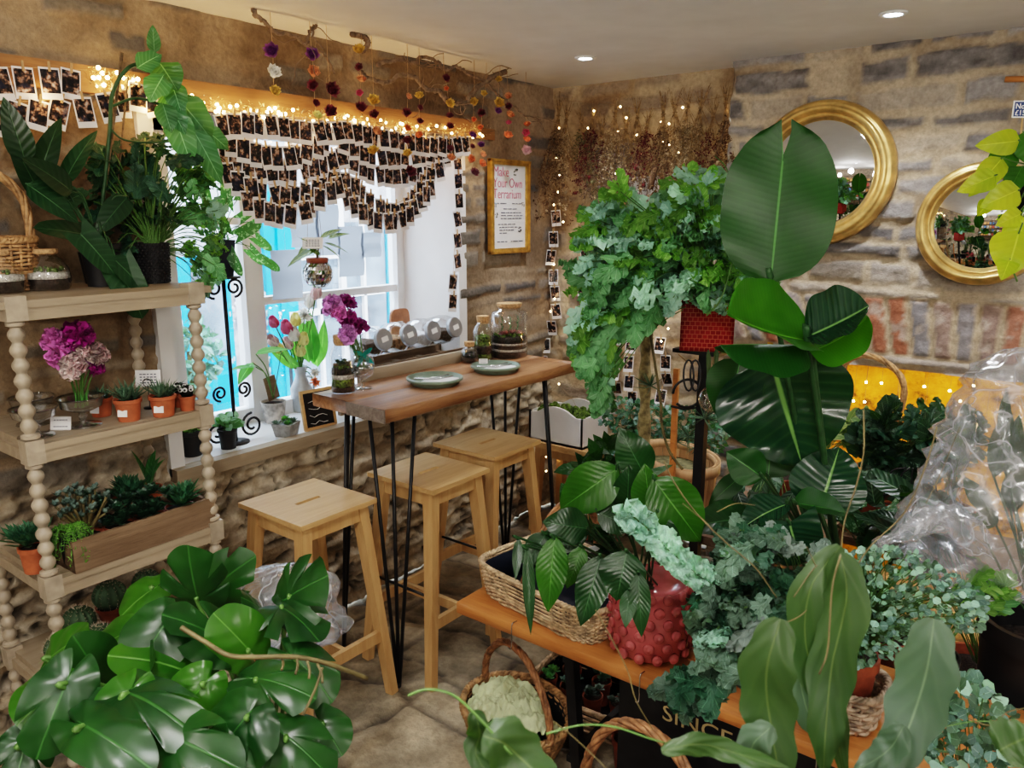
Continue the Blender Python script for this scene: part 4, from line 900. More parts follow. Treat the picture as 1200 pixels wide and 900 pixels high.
for (u0,v0,u1,v1,w,f) in ((181,62,179,33,.03,.2),(160,80,186,62,.05,.3),(186,72,206,100,.075,.1),(192,88,176,112,.06,.1),(200,95,212,128,.055,.1),(205,112,250,160,.085,.05),(200,125,225,190,.07,.1),(192,110,215,150,.06,.2),(215,130,240,185,.06,.1),(225,150,262,212,.06,.1),(238,150,268,172,.05,.1),(190,120,200,150,.05,.1)):
    p = px(u0,v0,-2.27+ra(-.03,.03)); q = px(u1,v1,-2.24+ra(-.03,.03)); d = q-p; b.leaf(p, d, (CAM-p).normalized()+V((0,0,.6)), d.length*1.08, w*1.25, 'ovate', .35, .12, .1, 10, 4, .2, 0, 0, c=ra(.9,1.6))
b.build('foliage', M['L_adan'], t, world=True)
t = thing('potted_plant', 'dark broad heart leaved plant in a black pot, one leaf hanging over the shelf edge', 'potted plant', (-2.24,1.03,z1)); mkpot(t, .055, .115, M['blackplastic'], rim=.12)
b = MB(); b2 = MB(); cr_ = V((-2.24,1.03,z1+.10))
for (u0,v0,u1,v1,w) in ((140,315,165,362,.125),(120,280,62,262,.10),(95,275,130,310,.10),(85,225,45,190,.08),(75,215,100,160,.06),(45,215,60,150,.07),(30,190,12,130,.07),(30,215,85,250,.07),(50,235,20,170,.06),(150,230,120,262,.07),(60,245,95,225,.06),(130,300,175,340,.07)):
    X_ = -2.10 if v1 > 300 else -2.2+ra(-.05,.05); p = px(u0,v0,X_-.03); q = px(u1,v1,X_); d = q-p; b.leaf(p, d, (CAM-p).normalized()+V((0,0,.8))+rv(.3), d.length*1.25, w, 'heart' if w > .09 else 'ovate', .35, .12, 0, 10, 4, c=ra(.7,1.5)); b2.tube(spline([cr_, (cr_+p)/2+V((0,0,.06)), p], 6), .0025, 5)
b.build('foliage', M['L_dark'], t, world=True); b2.build('stems', M['stem_dk'], t, world=True)
# iron scroll stand in the window with a pot of satin pothos
ex, ey = -2.56, 1.60
t = thing('scroll_stand', 'black iron plant stand with curled scrolls standing on the window sill', 'plant stand', (ex,ey,.80)); b = MB()
def scroll(b, c, r, turns=1.6, s_=1, r0=.005, ph=0):
    c = V(c); pts = []
    for k in range(28): a = ph+turns*6.283*k/27; q = r*(1-.72*k/27); pts.append(c+V((0, s_*q*math.cos(a), q*math.sin(a))))
    b.tube(pts, r0, 6)
b.tube([(0,0,0.0),(0,0,.62)], .0075, 8); b.lathe([(0,.0),(.05,.0),(.05,.006),(0,.006)], 20); b.build('post', M['black'], t)
b = MB()
for s_ in (-1,1):
    for (a1, a2, a3, a4, a5) in ((.042,.585,.036,1.5,-1.57),(.05,.20,.030,1.5,-1.57),(.075,.055,.048,1.6,1.57)): b = MB(); scroll(b, (0,s_*a1,a2), a3, a4, s_, ph=a5); b.build('scroll', M['black'], t)
b = MB(); b.lathe([(0,.62),(.06,.62),(.06,.626),(0,.626)], 24); b.build('tray', M['black'], t)
t = thing('potted_plant', 'satin pothos with spotted leaves in a dark square pot on the iron stand', 'potted plant', (ex,ey,1.427)); 
b = MB(); b.lathe([(0,0),(.040,0),(.055,.13),(.05,.13),(.045,.115),(0,.115)], 4, m=Matrix.Rotation(.6,3,'Z')); b.build('pot', M['navypot'], t, smooth=False)
def pos_x(l, x): return [px(u,v,x+ra(-.06,.06)) for (u,v) in l]
pts = pos_x([(260,238),(240,225),(250,205),(272,215),(285,228),(290,250),(228,240),(262,262),(300,300),(275,308),(318,310),(308,285),(245,262),(290,270),(255,282),(240,300),(270,290),(300,262),(232,215),(265,225),(280,212),(248,245)], ex+.05)
mass(t, (ex,ey,1.55), pts, (.075,.11), .62, 'heart', ['L_scind'], droop=.4, nl=8, wave=0, fwd=0, bend=(.1,.5), face=.9)
# ------------------------------------------------------------------ sill
zs = .80
def sillpot(label, u, v, r, h, mat, gen, x=None, rim=.15):
    p = pz(u, v, zs); t = thing('potted_plant', label, 'potted plant', (p.x, p.y, zs)); mkpot(t, r, h, M[mat], rim=rim); gen(t, p.copy()); return t
def leafy(n, L, W, shape, mats, hgt, spread, **k):
    def f(t, p):
        hh = t.children[0].dimensions.z if False else hgt; pts = [V((p.x+ra(-spread,spread), p.y+ra(-spread,spread), zs+hgt+ra(0,.05))) for _ in range(n)]
        mass(t, (p.x,p.y,zs+hgt*.9), pts, L, W, shape, mats, wave=.0, nl=6, sag=.0, **k)
    return f
sillpot('bright green seedling in a black pot on the sill beside the shelf', 226, 533, .044, .092, 'blackplastic', leafy(40, (.02,.035), .6, 'ovate', ['L_fern_lt'], .092, .035))
sillpot('african violet like rosette in a black pot on the sill', 268, 525, .036, .075, 'blackplastic', leafy(30, (.03,.05), .65, 'ovate', ['L_fern','L_fern_sh'], .078, .03))
def cal(t, p):
    b = MB(); b2 = MB(); c = V((p.x,p.y,zs+.10))
    for (u0,v0,u1,v1,w) in ((300,415,330,403,.035),(296,425,282,440,.03),(330,408,345,425,.03),(300,430,278,425,.02)):
        a = px(u0,v0,p.x+.05); q = px(u1,v1,p.x+.08); b.leaf(a, q-a, V((.3,0,1)), (q-a).length*1.3, w*1.6, 'lance', .5, .1, nl=8, nw=4, c=1.2); b2.tube(spline([c,(c+a)/2+V((0,.01,.03)),a], 6), .0022, 5)
    b.build('foliage', M['L_tulip'], t, world=True); b2.build('stems', M['stem'], t, world=True)
t = sillpot('arching calathea seedling in a birch bark pot on the sill', 322, 494, .052, .088, 'birch', cal, rim=0)
t = thing('wooden_plaque', 'small rusty wooden plaque leaning in the birch bark pot', 'plaque', (t.location.x-.02, t.location.y+.01, zs+.085)); b = MB(); b.box((0,0,.055), (.005,.055,.10), Matrix.Rotation(R(12),3,'X')); b.build('board', M['rustic'], t, smooth=False)
p = pz(336,510,zs); t = thing('succulent_trough', 'small square grey stone pot of blue rosette succulents on the sill', 'potted plant', (p.x,p.y,zs), R(25)); b = MB(); b.lathe([(0,0),(.045,0),(.058,.052),(.05,.052),(.048,.042),(0,.042)], 4, m=Matrix.Rotation(R(45),3,'Z')); b.build('pot', M['stonepot'], t, smooth=False)
leaves_thing(t, lambda b: [rosette(b, (ra(-.03,.03),ra(-.03,.03),.045+ra(0,.015)), 16, .026, .014, 'spoon', .1,1.35,.3,-.4,nl=3, mi=rng.choice((0,0,1))) for _ in range(11)], [M['L_gsucc'], M['L_tulip']])
# tulips in a zinc jug, gerbera heads
p = pz(360,482,zs); JX, JY = p.x-.03, p.y
t = thing('zinc_jug', 'grey zinc jug of tulips on the sill behind the table end', 'jug', (JX,JY,zs)); b = MB(); b.lathe([(0,0),(.045,0),(.048,.02),(.048,.10),(.03,.135),(.022,.16),(.026,.18),(.034,.20),(.031,.20),(.02,.165),(0,.16)], 32); b.build('jug_body', M['grey'], t, sharp=45)
b = MB(); b.tube(spline([(0,.03,.15),(0,.065,.13),(0,.06,.06),(0,.046,.04)], 6), .005, 6); b.build('handle', M['grey'], t)
ft = thing('tulip_bunch', 'bunch of pink, cream and white tulips in the zinc jug', 'flowers', (JX,JY,zs+.165))
def tulip(t, p, d, m, r=.022):
    b = MB(); p = V(p)
    for k in range(8):
        a = k*6.283/6+(.5 if k > 5 else 0); s_ = V(d).normalized(); o = s_.orthogonal().normalized(); q = Matrix.Rotation(a,3,s_) @ o; b.leaf(q*r*.12, s_*.8+q*.75, -q+s_*.3, r*2.7, r*1.8, 'ovate', -1.0, .3, nl=6, nw=4, c=ra(.8,1.2))
    f = b.build('flower_head', M[m], t); f.location = p-t.location
st_ = MB(); c0 = V((JX,JY,zs+.18))
for (u,v,m,r,dx) in ((324,384,'p_hot',.020,-.3),(338,392,'p_hot',.024,-.5),(324,405,'p_blush',.022,-.6),(330,413,'p_cream',.022,-.6),(355,405,'p_cream',.022,.1),(369,352,'p_blush',.024,.1),(346,400,'p_white',.024,.1),(352,418,'p_cream',.023,.1),(340,410,'p_blush',.022,.1),(347,383,'p_cream',.022,.1),(362,362,'p_white',.022,-.1)):
    q = px(u,v,JX+.04+ra(-.02,.03)); tulip(ft, q, q-c0+V((0,0,.03)), m, r*1.15); st_.tube(spline([c0,(c0+q)/2+V((0,0,-.02)),q+(q-c0).normalized()*.01], 6), .003, 6)
st_.build('stems', M['stem'], ft, world=True)
b = MB()
for (u0,v0,u1,v1,w) in ((362,425,352,372,.045),(368,425,362,365,.05),(372,430,366,385,.05),(350,430,320,412,.04),(352,425,340,385,.035),(376,425,380,375,.04)):
    a = px(u0,v0,JX+.02); q = px(u1,v1,JX+.05); b.leaf(a, q-a, (CAM-a), (q-a).length, w*1.3, 'lance', .4, .25, .1, 10, 4, c=ra(.9,1.5))
b.build('foliage', M['L_tulip'], ft, world=True)
for (u,v,m,r,nm,lb) in ((357,370,'p_white',.04,'chrysanthemum','large white chrysanthemum head among the tulips'),(369,437,'p_cream',.03,'chrysanthemum','white chrysanthemum low beside the terrarium bottle'),(369,448,'p_orange',.03,'chrysanthemum','coral orange chrysanthemum low beside the terrarium bottle')):
    q = px(u,v,JX+.06); t = thing(nm, lb, 'flower', tuple(q)); b = MB()
    for k in range(70): d = (rv()+V((.6,-.5,.4))).normalized(); b.leaf((0,0,0), d, rv(), r*ra(.7,1), r*.28, 'spoon', -.3, .2, nl=4, nw=2, c=ra(.8,1.2))
    b.build('petals', M['p_white'] if nm and m == 'p_cream' else M[m], t); b = MB(); b.tube(spline([V(q), (V(q)+c0)/2+V((0,0,.02)), c0+V((.0,.0,-.02))], 5), .0025, 5); b.build('stem', M['stem'], t, world=True)
p = pz(362,487,zs); t = thing('chalkboard', 'small wood framed chalkboard leaning under the table on the sill', 'sign', (-2.47,1.93,zs), R(-5)); mt_ = Matrix.Rotation(R(-10),3,'Y'); b = MB()
for q_, s_ in (((0,0,.005),(.012,.15,.012)),((0,0,.155),(.012,.15,.012)),((0,-.07,.08),(.012,.012,.15)),((0,.07,.08),(.012,.012,.15))): b.box(mt_@V(q_), s_, mt_)
b.build('frame', M['beech'], t, smooth=False); b = MB(); b.box(mt_@V((0,0,.08)), (.006,.13,.14), mt_); b.build('slate', M['black'], t, smooth=False); b = MB()
for k in range(4): b.tube([mt_@V((.004,-.045+.02*j,.11-.028*k+.006*math.sin(j*2.3+k))) for j in range(5)], .0013, 4)
b.build('chalk_marks', M['paper'], t)
# ------------------------------------------------------------------ on the table
zt = TH
def bottle_plants(t):
    mossy(.026,.085,26,.006,'L_gsucc' if False else 'moss')(t); b = MB(); [rosette(b, (ra(-.014,.014),ra(-.014,.014),.088+ra(0,.02)), 12, .022, .012, 'spoon', .1,1.3,.3,-.3,nl=3) for _ in range(5)]; b.build('succulents', M['L_succ'], t)
jar('tall bottle terrarium with cork stopper at the near end of the table', (-2.11,1.755,zt), [(.040,0),(.042,.004),(.042,.13),(.036,.152),(.027,.165),(.026,.178)], [(.003,.022,'soil',.039,.040),(.0225,.05,'moss',.040,.040),(.0505,.066,'gravel',.040,.040),(.0665,.085,'soil',.040,.038)], 'cork', [(0,.168),(.025,.168),(.028,.18),(.028,.203),(0,.203)], 'terrarium_bottle', bottle_plants)
t = thing('goblet', 'stemmed glass goblet of water with carnations at the near end of the table', 'glass', (-2.095,1.835,zt)); b = MB(); b.lathe([(0,0),(.034,0),(.032,.003),(.006,.008),(.005,.03),(.012,.036),(.034,.05),(.043,.075),(.042,.10),(.033,.122),(.031,.122),(.040,.10),(.041,.075),(.032,.054),(0,.042)], 40); b.build('goblet_glass', M['glass'], t)
b = MB(); b.lathe([(0,.044),(.031,.055),(.0395,.075),(.0395,.09),(0,.09)], 32); b.build('water', M['bluegl'], t)
posy('carnation_posy', 'purple and lilac carnations tied with a teal ribbon in the goblet', 'flowers', (-2.095,1.835,zt+.10), [(px(391,360,-2.12),.042,'p_lilac'),(px(406,356,-2.14),.038,'p_purple'),(px(409,376,-2.07),.036,'p_purple'),(px(421,384,-2.1),.036,'p_purple'),(px(408,392,-2.05),.036,'p_lilac'),(px(398,368,-2.08),.032,'p_pink')], (-2.095,1.835,zt+.07))
t = thing('ribbon_bow', 'teal ribbon bow tied round the carnation stems', 'ribbon', (-2.08,1.825,zt+.125)); b = MB()
for d in ((.4,-1,.5),(.4,1,.6),(.3,-.7,-.7),(.4,.8,-.9),(.8,-.1,.4),(.8,.2,-.4)): b.leaf((0,0,0), d, (1,-.3,.2), .05, .016, 'lance', .5, .1, nl=6, nw=2)
b.build('ribbon', plain('teal ribbon', (.0,.22,.19), .3, bst=0), t)
def plate(label, loc, r=.105):
    t = thing('glazed_plate', label, 'plate', loc); b = MB(); b.lathe([(0,0),(r*.80,0),(r*.84,.003),(r*.93,.017),(r,.019),(r,.026),(r*.95,.028),(r*.91,.021),(r*.84,.008),(0,.007)], 64); b.build('dish', M['foamgreen'], t, sharp=60)
    b = MB()
    for k, (a, x, y) in enumerate(((.3,-.02,.01),(.5,.015,-.01),(.1,.03,.03))):
        m = Matrix.Rotation(a,3,'Z'); b.box((x,y,.0105+k*.0018), (.055,.10,.0012), m)
    b.build('leaflet', M['paper'], t, smooth=False)
    for k in range(2): b = MB(); m = Matrix.Rotation(1.0+k*.25,3,'Z'); b.tube([m@V((-.075,.02*k,.024)), m@V((.0,.02*k-.004,.018)), m@V((.07,.02*k,.024))], .0028, 6); b.build('tweezers', M['steel'], t)
    return t
plate('sage green glazed dish of leaflets and tweezers, nearer the camera', (-1.945,2.05,zt)); plate('sage green glazed dish farther along the table', (-1.915,2.37,zt), .10)
def big_plants(t):
    mossy(.062,.094,60,.009)(t); b = MB()
    for k in range(5): rosette(b, (.02+ra(-.035,.035),ra(-.05,.05),.098+ra(0,.01)), 22, .03, .012, 'ovate', .1,1.3,.2,-.1,nl=3)
    b.build('pink_rosettes', M['L_pinkr'], t); b = MB()
    for k in range(3):
        x, y = -.01+ra(-.02,.02), -.04+k*.045; b.tube([(x,y,.09),(x,y+.008,.165)], .0014, 5)
        for j in range(18): z = .10+j*.0042; a = j*2.4; b.leaf((x,y+.008*(j/18),z), (math.cos(a),math.sin(a),.7), (0,0,1), .028, .006, 'spike', .2, .2, nl=3, nw=2)
    b.build('sprigs', M['L_bush'], t)
M['L_pinkr'] = petal('pink fittonia', (.40,.08,.09), (.55,.22,.2), (.1,.15,.04))
jar('large square shouldered terrarium with flat cork lid at the far table end', (-2.075,2.665,zt), [(.078,0),(.080,.004),(.080,.185),(.074,.198),(.05,.205),(.048,.228)], [(.003,.03,'soil',.077,.077),(.0305,.04,'gravel',.077,.077),(.0405,.058,'soil',.077,.077),(.0585,.066,'gravel',.077,.077),(.0665,.092,'soil',.077,.074)], 'cork', [(0,.216),(.047,.216),(.055,.225),(.055,.236),(0,.236)], 'terrarium_jar', big_plants)
jar('cork stoppered bottle terrarium of moss beside the large one', (-2.125,2.545,zt), [(.041,0),(.043,.004),(.043,.12),(.035,.142),(.025,.152),(.024,.168)], [(.003,.026,'moss',.040,.040),(.0265,.06,'soil',.040,.040),(.0605,.075,'moss',.040,.038)], 'cork', [(0,.155),(.023,.155),(.027,.168),(.027,.188),(0,.188)], 'terrarium_bottle', mossy(.03,.09,60,.012))
jar('smallest cork topped terrarium jar behind the far dish', (-2.125,2.455,zt), [(.035,0),(.038,.006),(.040,.03),(.032,.055),(.018,.066),(.018,.074)], [(.003,.022,'soil',.035,.036)], 'cork', [(0,.068),(.019,.068),(.022,.074),(.022,.088),(0,.088)], 'terrarium_jar', mossy(.028,.03,30,.009,'L_bush'))
t = card('tiny white label card on the far dish', (-1.97,2.36,zt+.026), .035, .02, R(-20), R(-50), lines=2)
# jars lying on the rustic tray along the sill
t = thing('jar_rack', 'dark slatted wooden rack on the sill holding the tilted jars', 'rack', (-2.49,2.42,.80)); b = MB()
b.box((-.075,0,.205), (.02,.66,.05)); b.box((.075,0,.20), (.02,.66,.05)); 
for k in range(5): b.box((0,-.30+.15*k,.19), (.16,.03,.02))
for a in (-1,1):
    for c in (-1,1): b.box((a*.075,c*.30,.09), (.02,.03,.18))
b.build('slats', M['rustic'], t, smooth=False)
M['peat'] = plain('dried peat', (.11,.08,.06), .95, var=.5, sc=90, bst=1); M['bark'] = plain('bark chips', (.32,.19,.10), .9, var=.5, sc=70, bst=1); M['perl'] = plain('white perlite', (.66,.66,.68), .9, var=.2, sc=120, bst=1)
for i, (y, m_, lb) in enumerate(((2.21,'peat','first tilted glass jar from the left, full of grey gravel'), (2.36,'bark','second tilted jar, full of bark chips'), (2.51,'perl','third tilted jar, full of white perlite'), (2.655,'peat','fourth tilted jar nearest the wall, full of dark charcoal'))):
    t = thing('storage_jar', lb, 'jar', (-2.47,y,1.118)); m = Matrix.Rotation(R(2),3,'Z') @ Matrix.Rotation(R(78),3,'Y')
    b = MB(); b.lathe([(0,-.085),(.045,-.085),(.064,-.065),(.068,0),(.062,.04),(.045,.062),(.043,.075)], 36, m=m); b.build('glass_jar', M['glass'], t)
    b = MB(); b.lathe([(0,-.08),(.042,-.08),(.060,-.062),(.064,0),(.060,.035),(.04,.055),(0,.056)], 28, m=m); b.v = [(v[0], v[1], min(v[2], .0+.004*math.sin(v[0]*90+v[1]*70))) for v in b.v]; b.build('contents', M[m_], t)
    b = MB(); b.lathe([(.0,.071),(.045,.071),(.047,.074),(.047,.088),(.044,.091),(0,.091)], 32, m=m); ld = b.build('lid', M['lidgrey'], t, sharp=40)
    b = MB(); b.box(m@V((0,0,.0918)), (.022,.038,.0008), m@Matrix.Rotation(R(10),3,'Z')); lb_ = b.build('lid_label', M['paper'], ld, smooth=False)
t = thing('slotted_board', 'upright copper coloured board with a slotted hand hole behind the jars', 'board', (-2.66,2.57,.80)); b = MB(); n = 40; o_ = []; i_ = []
for k in range(n):
    a = 2*math.pi*k/n; q = sup((.062,.11), a, 5); o_.append((q.x, q.y+.30)); q = sup((.027,.011), a, 3.5); i_.append((q.x, q.y+.34))
for x in (-.006,.006): b.add([(x,p[0],p[1]) for p in o_]+[(x,p[0],p[1]) for p in i_], [((k,(k+1)%n,n+(k+1)%n,n+k) if x > 0 else (n+k,n+(k+1)%n,(k+1)%n,k)) for k in range(n)])
b.add([(x,p[0],p[1]) for x in (-.006,.006) for p in o_], [(k,(k+1)%n,n+(k+1)%n,n+k) for k in range(n)]); b.add([(x,p[0],p[1]) for x in (-.006,.006) for p in i_], [(n+k,n+(k+1)%n,(k+1)%n,k) for k in range(n)]); b.box((0,0,.10), (.012,.11,.20))
b.build('board', M['bark2'] if 'bark2' in M else plain('copper brown board', (.42,.19,.10), .45), t, sharp=40)
# disco ball planter hanging in the window
dx, dy, dz = -2.40, 1.90, 1.427
t = thing('disco_ball_planter', 'mirror tiled hanging ball planter in the window', 'planter', (dx,dy,dz)); Rr = .056; b = MB(); nl_, n_ = 12, 30
for i in range(nl_):
    p0_, p1_ = math.pi*i/nl_, math.pi*(i+1)/nl_
    if i == nl_-1: continue
    for j in range(n_):
        a0_, a1_ = 2*math.pi*(j+.06)/n_, 2*math.pi*(j+.94)/n_; e0, e1 = p0_+.015, p1_-.015; jit = rv(.0012)
        b.add([V((math.sin(e)*math.cos(a), math.sin(e)*math.sin(a), -math.cos(e)))*Rr+jit*(1 if k%2 else -1) for k, (e, a) in enumerate(((e0,a0_),(e0,a1_),(e1,a1_),(e1,a0_)))], [(0,1,2,3)])
M['mtile'] = plain('mirror tiles', (.75,.78,.82), .05, 1, var=.3, sc=40, bst=0); b.build('mirror_tiles', M['mtile'], t, smooth=False); b = MB(); b.ball((0,0,0), Rr*.975, 24); b.build('core', M['steel'], t)
b = MB(); b.lathe([(.035,.040),(.040,.042),(.042,.058),(.036,.060),(0,.052)], 28); b.build('collar', M['terra_dk'], t)
b = MB(); 
for a in range(3): q = V((.038*math.cos(a*2.094),.038*math.sin(a*2.094),.055)); b.tube([q, V((0,0,.55))], .0007, 4)
b.build('hanging_cord', M['wire'], t)
pl = thing('ribbed_leaf_plant', 'dark striped leaf plant growing in the mirror ball planter', 'potted plant', (dx,dy,dz+.052)); b = MB()
for (u0,v0,u1,v1,w) in ((372,292,338,300,.03),(365,290,350,270,.03),(372,292,360,283,.028),(380,285,412,290,.032),(384,280,408,268,.028),(378,288,405,300,.025),(372,300,365,285,.03),(375,280,398,263,.03),(370,282,348,292,.025)):
    a = px(u0,v0,dx+.0); q = px(u1,v1,dx+.03); b.leaf(a, q-a, V((.3,-.2,1)), (q-a).length*1.05, w*1.3, 'lance', .45, .12, nl=8, nw=4, c=ra(.8,1.3))
b.build('foliage', M['L_croton'], pl, world=True); b = MB()
for k in range(4): b.tube([(0,0,0),(ra(-.012,.012),ra(-.015,.015),.05)], .002, 5)
b.build('stems', M['stem_br'], pl)
t = card('handwritten white card tucked in the mirror ball plant', tuple(px(366,285,dx+.05)-V((0,0,.02))), .075, .042, R(-15), R(-50), 'handwritten_card', 4)
# papers hanging inside the window
for i, (u0,v0,u1,v1,lb) in enumerate(((320,292,352,352,'translucent sheet of paper hung low in the window left'), (372,240,396,300,'translucent sheet of paper with pink print hung in the window'), (398,265,425,325,'pale paper sheet hung in the window centre'), (424,272,446,302,'square vellum envelope hung at the right of the window'), (342,245,372,290,'pale paper sheet behind the mirror ball plant'), (226,118,256,162,'white panel board at the top left of the window'))):
    X_ = -2.66 if i < 5 else -2.55; a = px(u0,v1,X_); c = px(u1,v0,X_); t = thing('hanging_paper', lb, 'paper', (X_,(a.y+c.y)/2,c.z)); h = c.z-a.z; w = c.y-a.y; b = MB(); n = 8
    b.add([(.004*math.sin(k*1.3), -w/2+w*j/3, -h*k/n) for k in range(n+1) for j in range(4)], [(k*4+j,k*4+j+1,(k+1)*4+j+1,(k+1)*4+j) for k in range(n) for j in range(3)])
    b.build('sheet', M['vellum'] if 'vellum' in M else M.setdefault('vellum', leafmat('vellum paper', (.70,.75,.85), (.78,.82,.9), (.7,.75,.85), .6, 1, 0, .85, 0, vs=0, trc=(.9,.93,1))), t); b = MB(); b.tube([(0,0,0),(0,0,1.965-c.z)], .0006, 4); b.build('thread', M['paper'], t)
# ------------------------------------------------------------------ instant photos on strings
def photomat():
    m, t, out = newmat('instant photo picture'); tc = N(t, 'ShaderNodeTexCoord'); oi = N(t, 'ShaderNodeObjectInfo'); vm = N(t, 'ShaderNodeVectorMath', operation='ADD'); sc_ = N(t, 'ShaderNodeVectorMath', operation='SCALE'); sc_.inputs[3].default_value = 40
    cx_ = N(t, 'ShaderNodeCombineXYZ'); [t.links.new(oi.outputs['Random'], cx_.inputs[i]) for i in range(3)]; t.links.new(cx_.outputs[0], sc_.inputs[0]); t.links.new(tc.outputs['Object'], vm.inputs[0]); t.links.new(sc_.outputs[0], vm.inputs[1])
    n = noise_(t, 55, 2, .6, vm.outputs[0]); n2 = noise_(t, 30, 2, .5, vm.outputs[0])
    c = ramp(t, n, (.42, (.010,.010,.013)), (.53, (.05,.035,.03)), (.61, (.34,.20,.14)), (.72, (.62,.55,.52))); c = MX(t, ramp(t, n2, (.55, 0), (.62, .7)), c, (.02,.025,.05)); prin(t, out, c, .25); return m
M['photo'] = photomat(); M['peg'] = plain('wooden peg', (.5,.33,.18), .7, bst=0); M['pcard'] = plain('photo border', (.82,.81,.83), .45, var=.02, bst=0)
PW, PHH = .052, .083
def proto_photo():
    t = thing('instant_photo', '', 'photo'); b = MB(); b.box((0,0,-PHH/2), (.0012,PW,PHH)); b.build('border', M['pcard'], t, smooth=False)
    b = MB(); b.box((.001,0,-.005-.031), (.0008,.045,.061)); b.build('picture', M['photo'], t, smooth=False)
    b = MB(); b.box((.004,.001,.002), (.006,.005,.026)); b.build('peg', M['peg'], t, smooth=False); return t
PR = proto_photo(); first_photo = [True]
def put_photo(p, label, group, yaw, tilt, back=False):
    if first_photo[0]: o = PR; first_photo[0] = False
    else: o = dup(PR)
    o.location = p; o.rotation_mode = 'ZYX'; o.rotation_euler = (tilt, ra(-.10,.02), yaw); o['label'] = label; o['group'] = group; return o
def strand(pts, where, step=.04, yaw=0, drop=.004, base=R(0), tiltv=.14, vertical=False, off=(.006,0,0), n=None):
    P = spline(pts, 10); d = [0]
    for i in range(1, len(P)): d.append(d[-1]+(P[i]-P[i-1]).length)
    s = setp((lambda b: (b.tube(P, .0011, 4), b.build('photo_string', M['peg'])))(MB())[1], 'thin string carrying '+where, 'string')
    out = []; x = step*.5
    while x < d[-1]:
        i = max(k for k in range(len(d)) if d[k] <= x); f = (x-d[i])/max(1e-6, d[min(i+1,len(d)-1)]-d[i]); out.append(P[i].lerp(P[min(i+1,len(P)-1)], f)); x += step*ra(.88,1.12)
    for k, p in enumerate(out):
        j = V(off)*((k % 3)+.5); t_ = ra(-tiltv,tiltv)
        put_photo(p+j, '%s instant photo %s of %s' % (ORD[k] if k < len(ORD) else 'last', 'down' if vertical else 'from the left', where), where, yaw+ra(-.12,.12), t_)
def P1(l, X=-2.385): return [px(u,v,X) for u,v in l]
strand(P1([(-20,78),(40,79),(102,82)]), 'the top row at the upper left', .062)
strand(P1([(-20,122),(40,118),(100,113),(160,98)]), 'the second row at the upper left', .058, tiltv=.3)
strand(P1([(160,95),(175,108),(205,125),(235,132)]), 'the short string behind the climbing plant', .06, tiltv=.3)
G = [([(250,134),(300,133),(360,142),(400,142)], 'the topmost left swag in the window', -2.37),
 ([(400,140),(440,150),(500,160),(545,160)], 'the topmost right swag in the window', -2.37),
 ([(262,150),(300,168),(345,170),(385,152)], 'the second left swag in the window', -2.385),
 ([(398,152),(435,172),(490,172),(540,162)], 'the second right swag in the window', -2.385),
 ([(255,160),(280,180),(330,190),(375,182),(400,170)], 'the third left swag in the window', -2.40),
 ([(400,168),(430,190),(470,196),(500,186),(525,170)], 'the third right swag in the window', -2.40),
 ([(258,185),(285,205),(330,218),(375,208),(398,195)], 'the fourth left swag in the window', -2.375),
 ([(385,200),(410,205),(440,232),(470,236),(495,205),(512,188)], 'the fourth right swag in the window', -2.375),
 ([(282,218),(300,232),(340,240),(370,222),(395,205)], 'the lowest left swag in the window', -2.36),
 ([(400,215),(415,232),(440,248),(470,246),(490,225),(505,208)], 'the lowest right swag in the window', -2.36)]
for g, w_, X in G: strand(P1(g, X), w_, .046, tiltv=.22)
strand(P1([(535,168),(534,250),(531,320),(528,365)], -2.40), 'the strand down the right window edge', .092, vertical=True)
# strands in the alcove
def P3(l, Y=3.475): return [py(u,v,Y) for u,v in l]
strand(P3([(652,235),(648,300),(652,360),(642,385),(637,425)]), 'the strand hanging in the room corner', .10, yaw=R(-70), vertical=True, off=(0,-.005,0), tiltv=.3)
strand(P3([(686,278),(684,330)]), 'the short strand right of the corner', .09, yaw=R(-80), vertical=True, off=(0,-.005,0))
strand(P3([(722,375),(722,450),(715,480)]), 'the strand beside the white crate', .10, yaw=R(-80), vertical=True, off=(0,-.005,0), tiltv=.4)
strand(P3([(742,385),(738,420),(742,465)]), 'the strand left of the cork bark stake', .09, yaw=R(-80), vertical=True, off=(0,-.005,0), tiltv=.4)
strand(P3([(772,385),(782,425),(775,460)]), 'the strand right of the cork bark stake', .09, yaw=R(-80), vertical=True, off=(0,-.005,0), tiltv=.5)
strand(P3([(846,225),(852,262),(862,300)]), 'the strand beside the chimney breast corner', .07, yaw=R(-80), vertical=True, off=(0,-.005,0), tiltv=.6)
strand(P3([(862,215),(866,250),(860,320)]), 'the second strand beside the chimney corner', .07, yaw=R(-80), vertical=True, off=(0,-.005,0), tiltv=.6)
# ------------------------------------------------------------------ fairy lights
def lights(name, label, paths, bulbs, r=.004, mat='bulb', wire='wire', extra=None, par=None):
    t = thing(name, label, 'fairy lights', tuple(V(paths[0][0]))); b = MB()
    for p in paths: b.tube(p, .0009, 4)
    b.build('wire', M[wire], t, world=True); q = MB(); q.ball((0,0,0), r, 6); f = q.build('bulb', M[mat], t); f.location = V(bulbs[0])-t.location
    for p in bulbs[1:]: c = f.copy(); col.objects.link(c); c.parent = t; c.location = V(p)-t.location
    return t
M['bulb_s'] = emis('small warm bulb', (1.0,.66,.32), 40)
P = spline(P1([(105,88),(160,100),(240,122),(320,132),(400,140),(480,150),(575,154)], -2.39), 12); bl = []
for k in range(98): i = rng.randrange(len(P)-1); bl.append(P[i].lerp(P[i+1], ra(0,1))+V((ra(-.03,.03), 0, ra(-.028,.022))))
wires = [P]+[[p+V((ra(-.02,.03), ra(-.015,.015), ra(-.025,.02))) for p in P] for _ in range(4)]
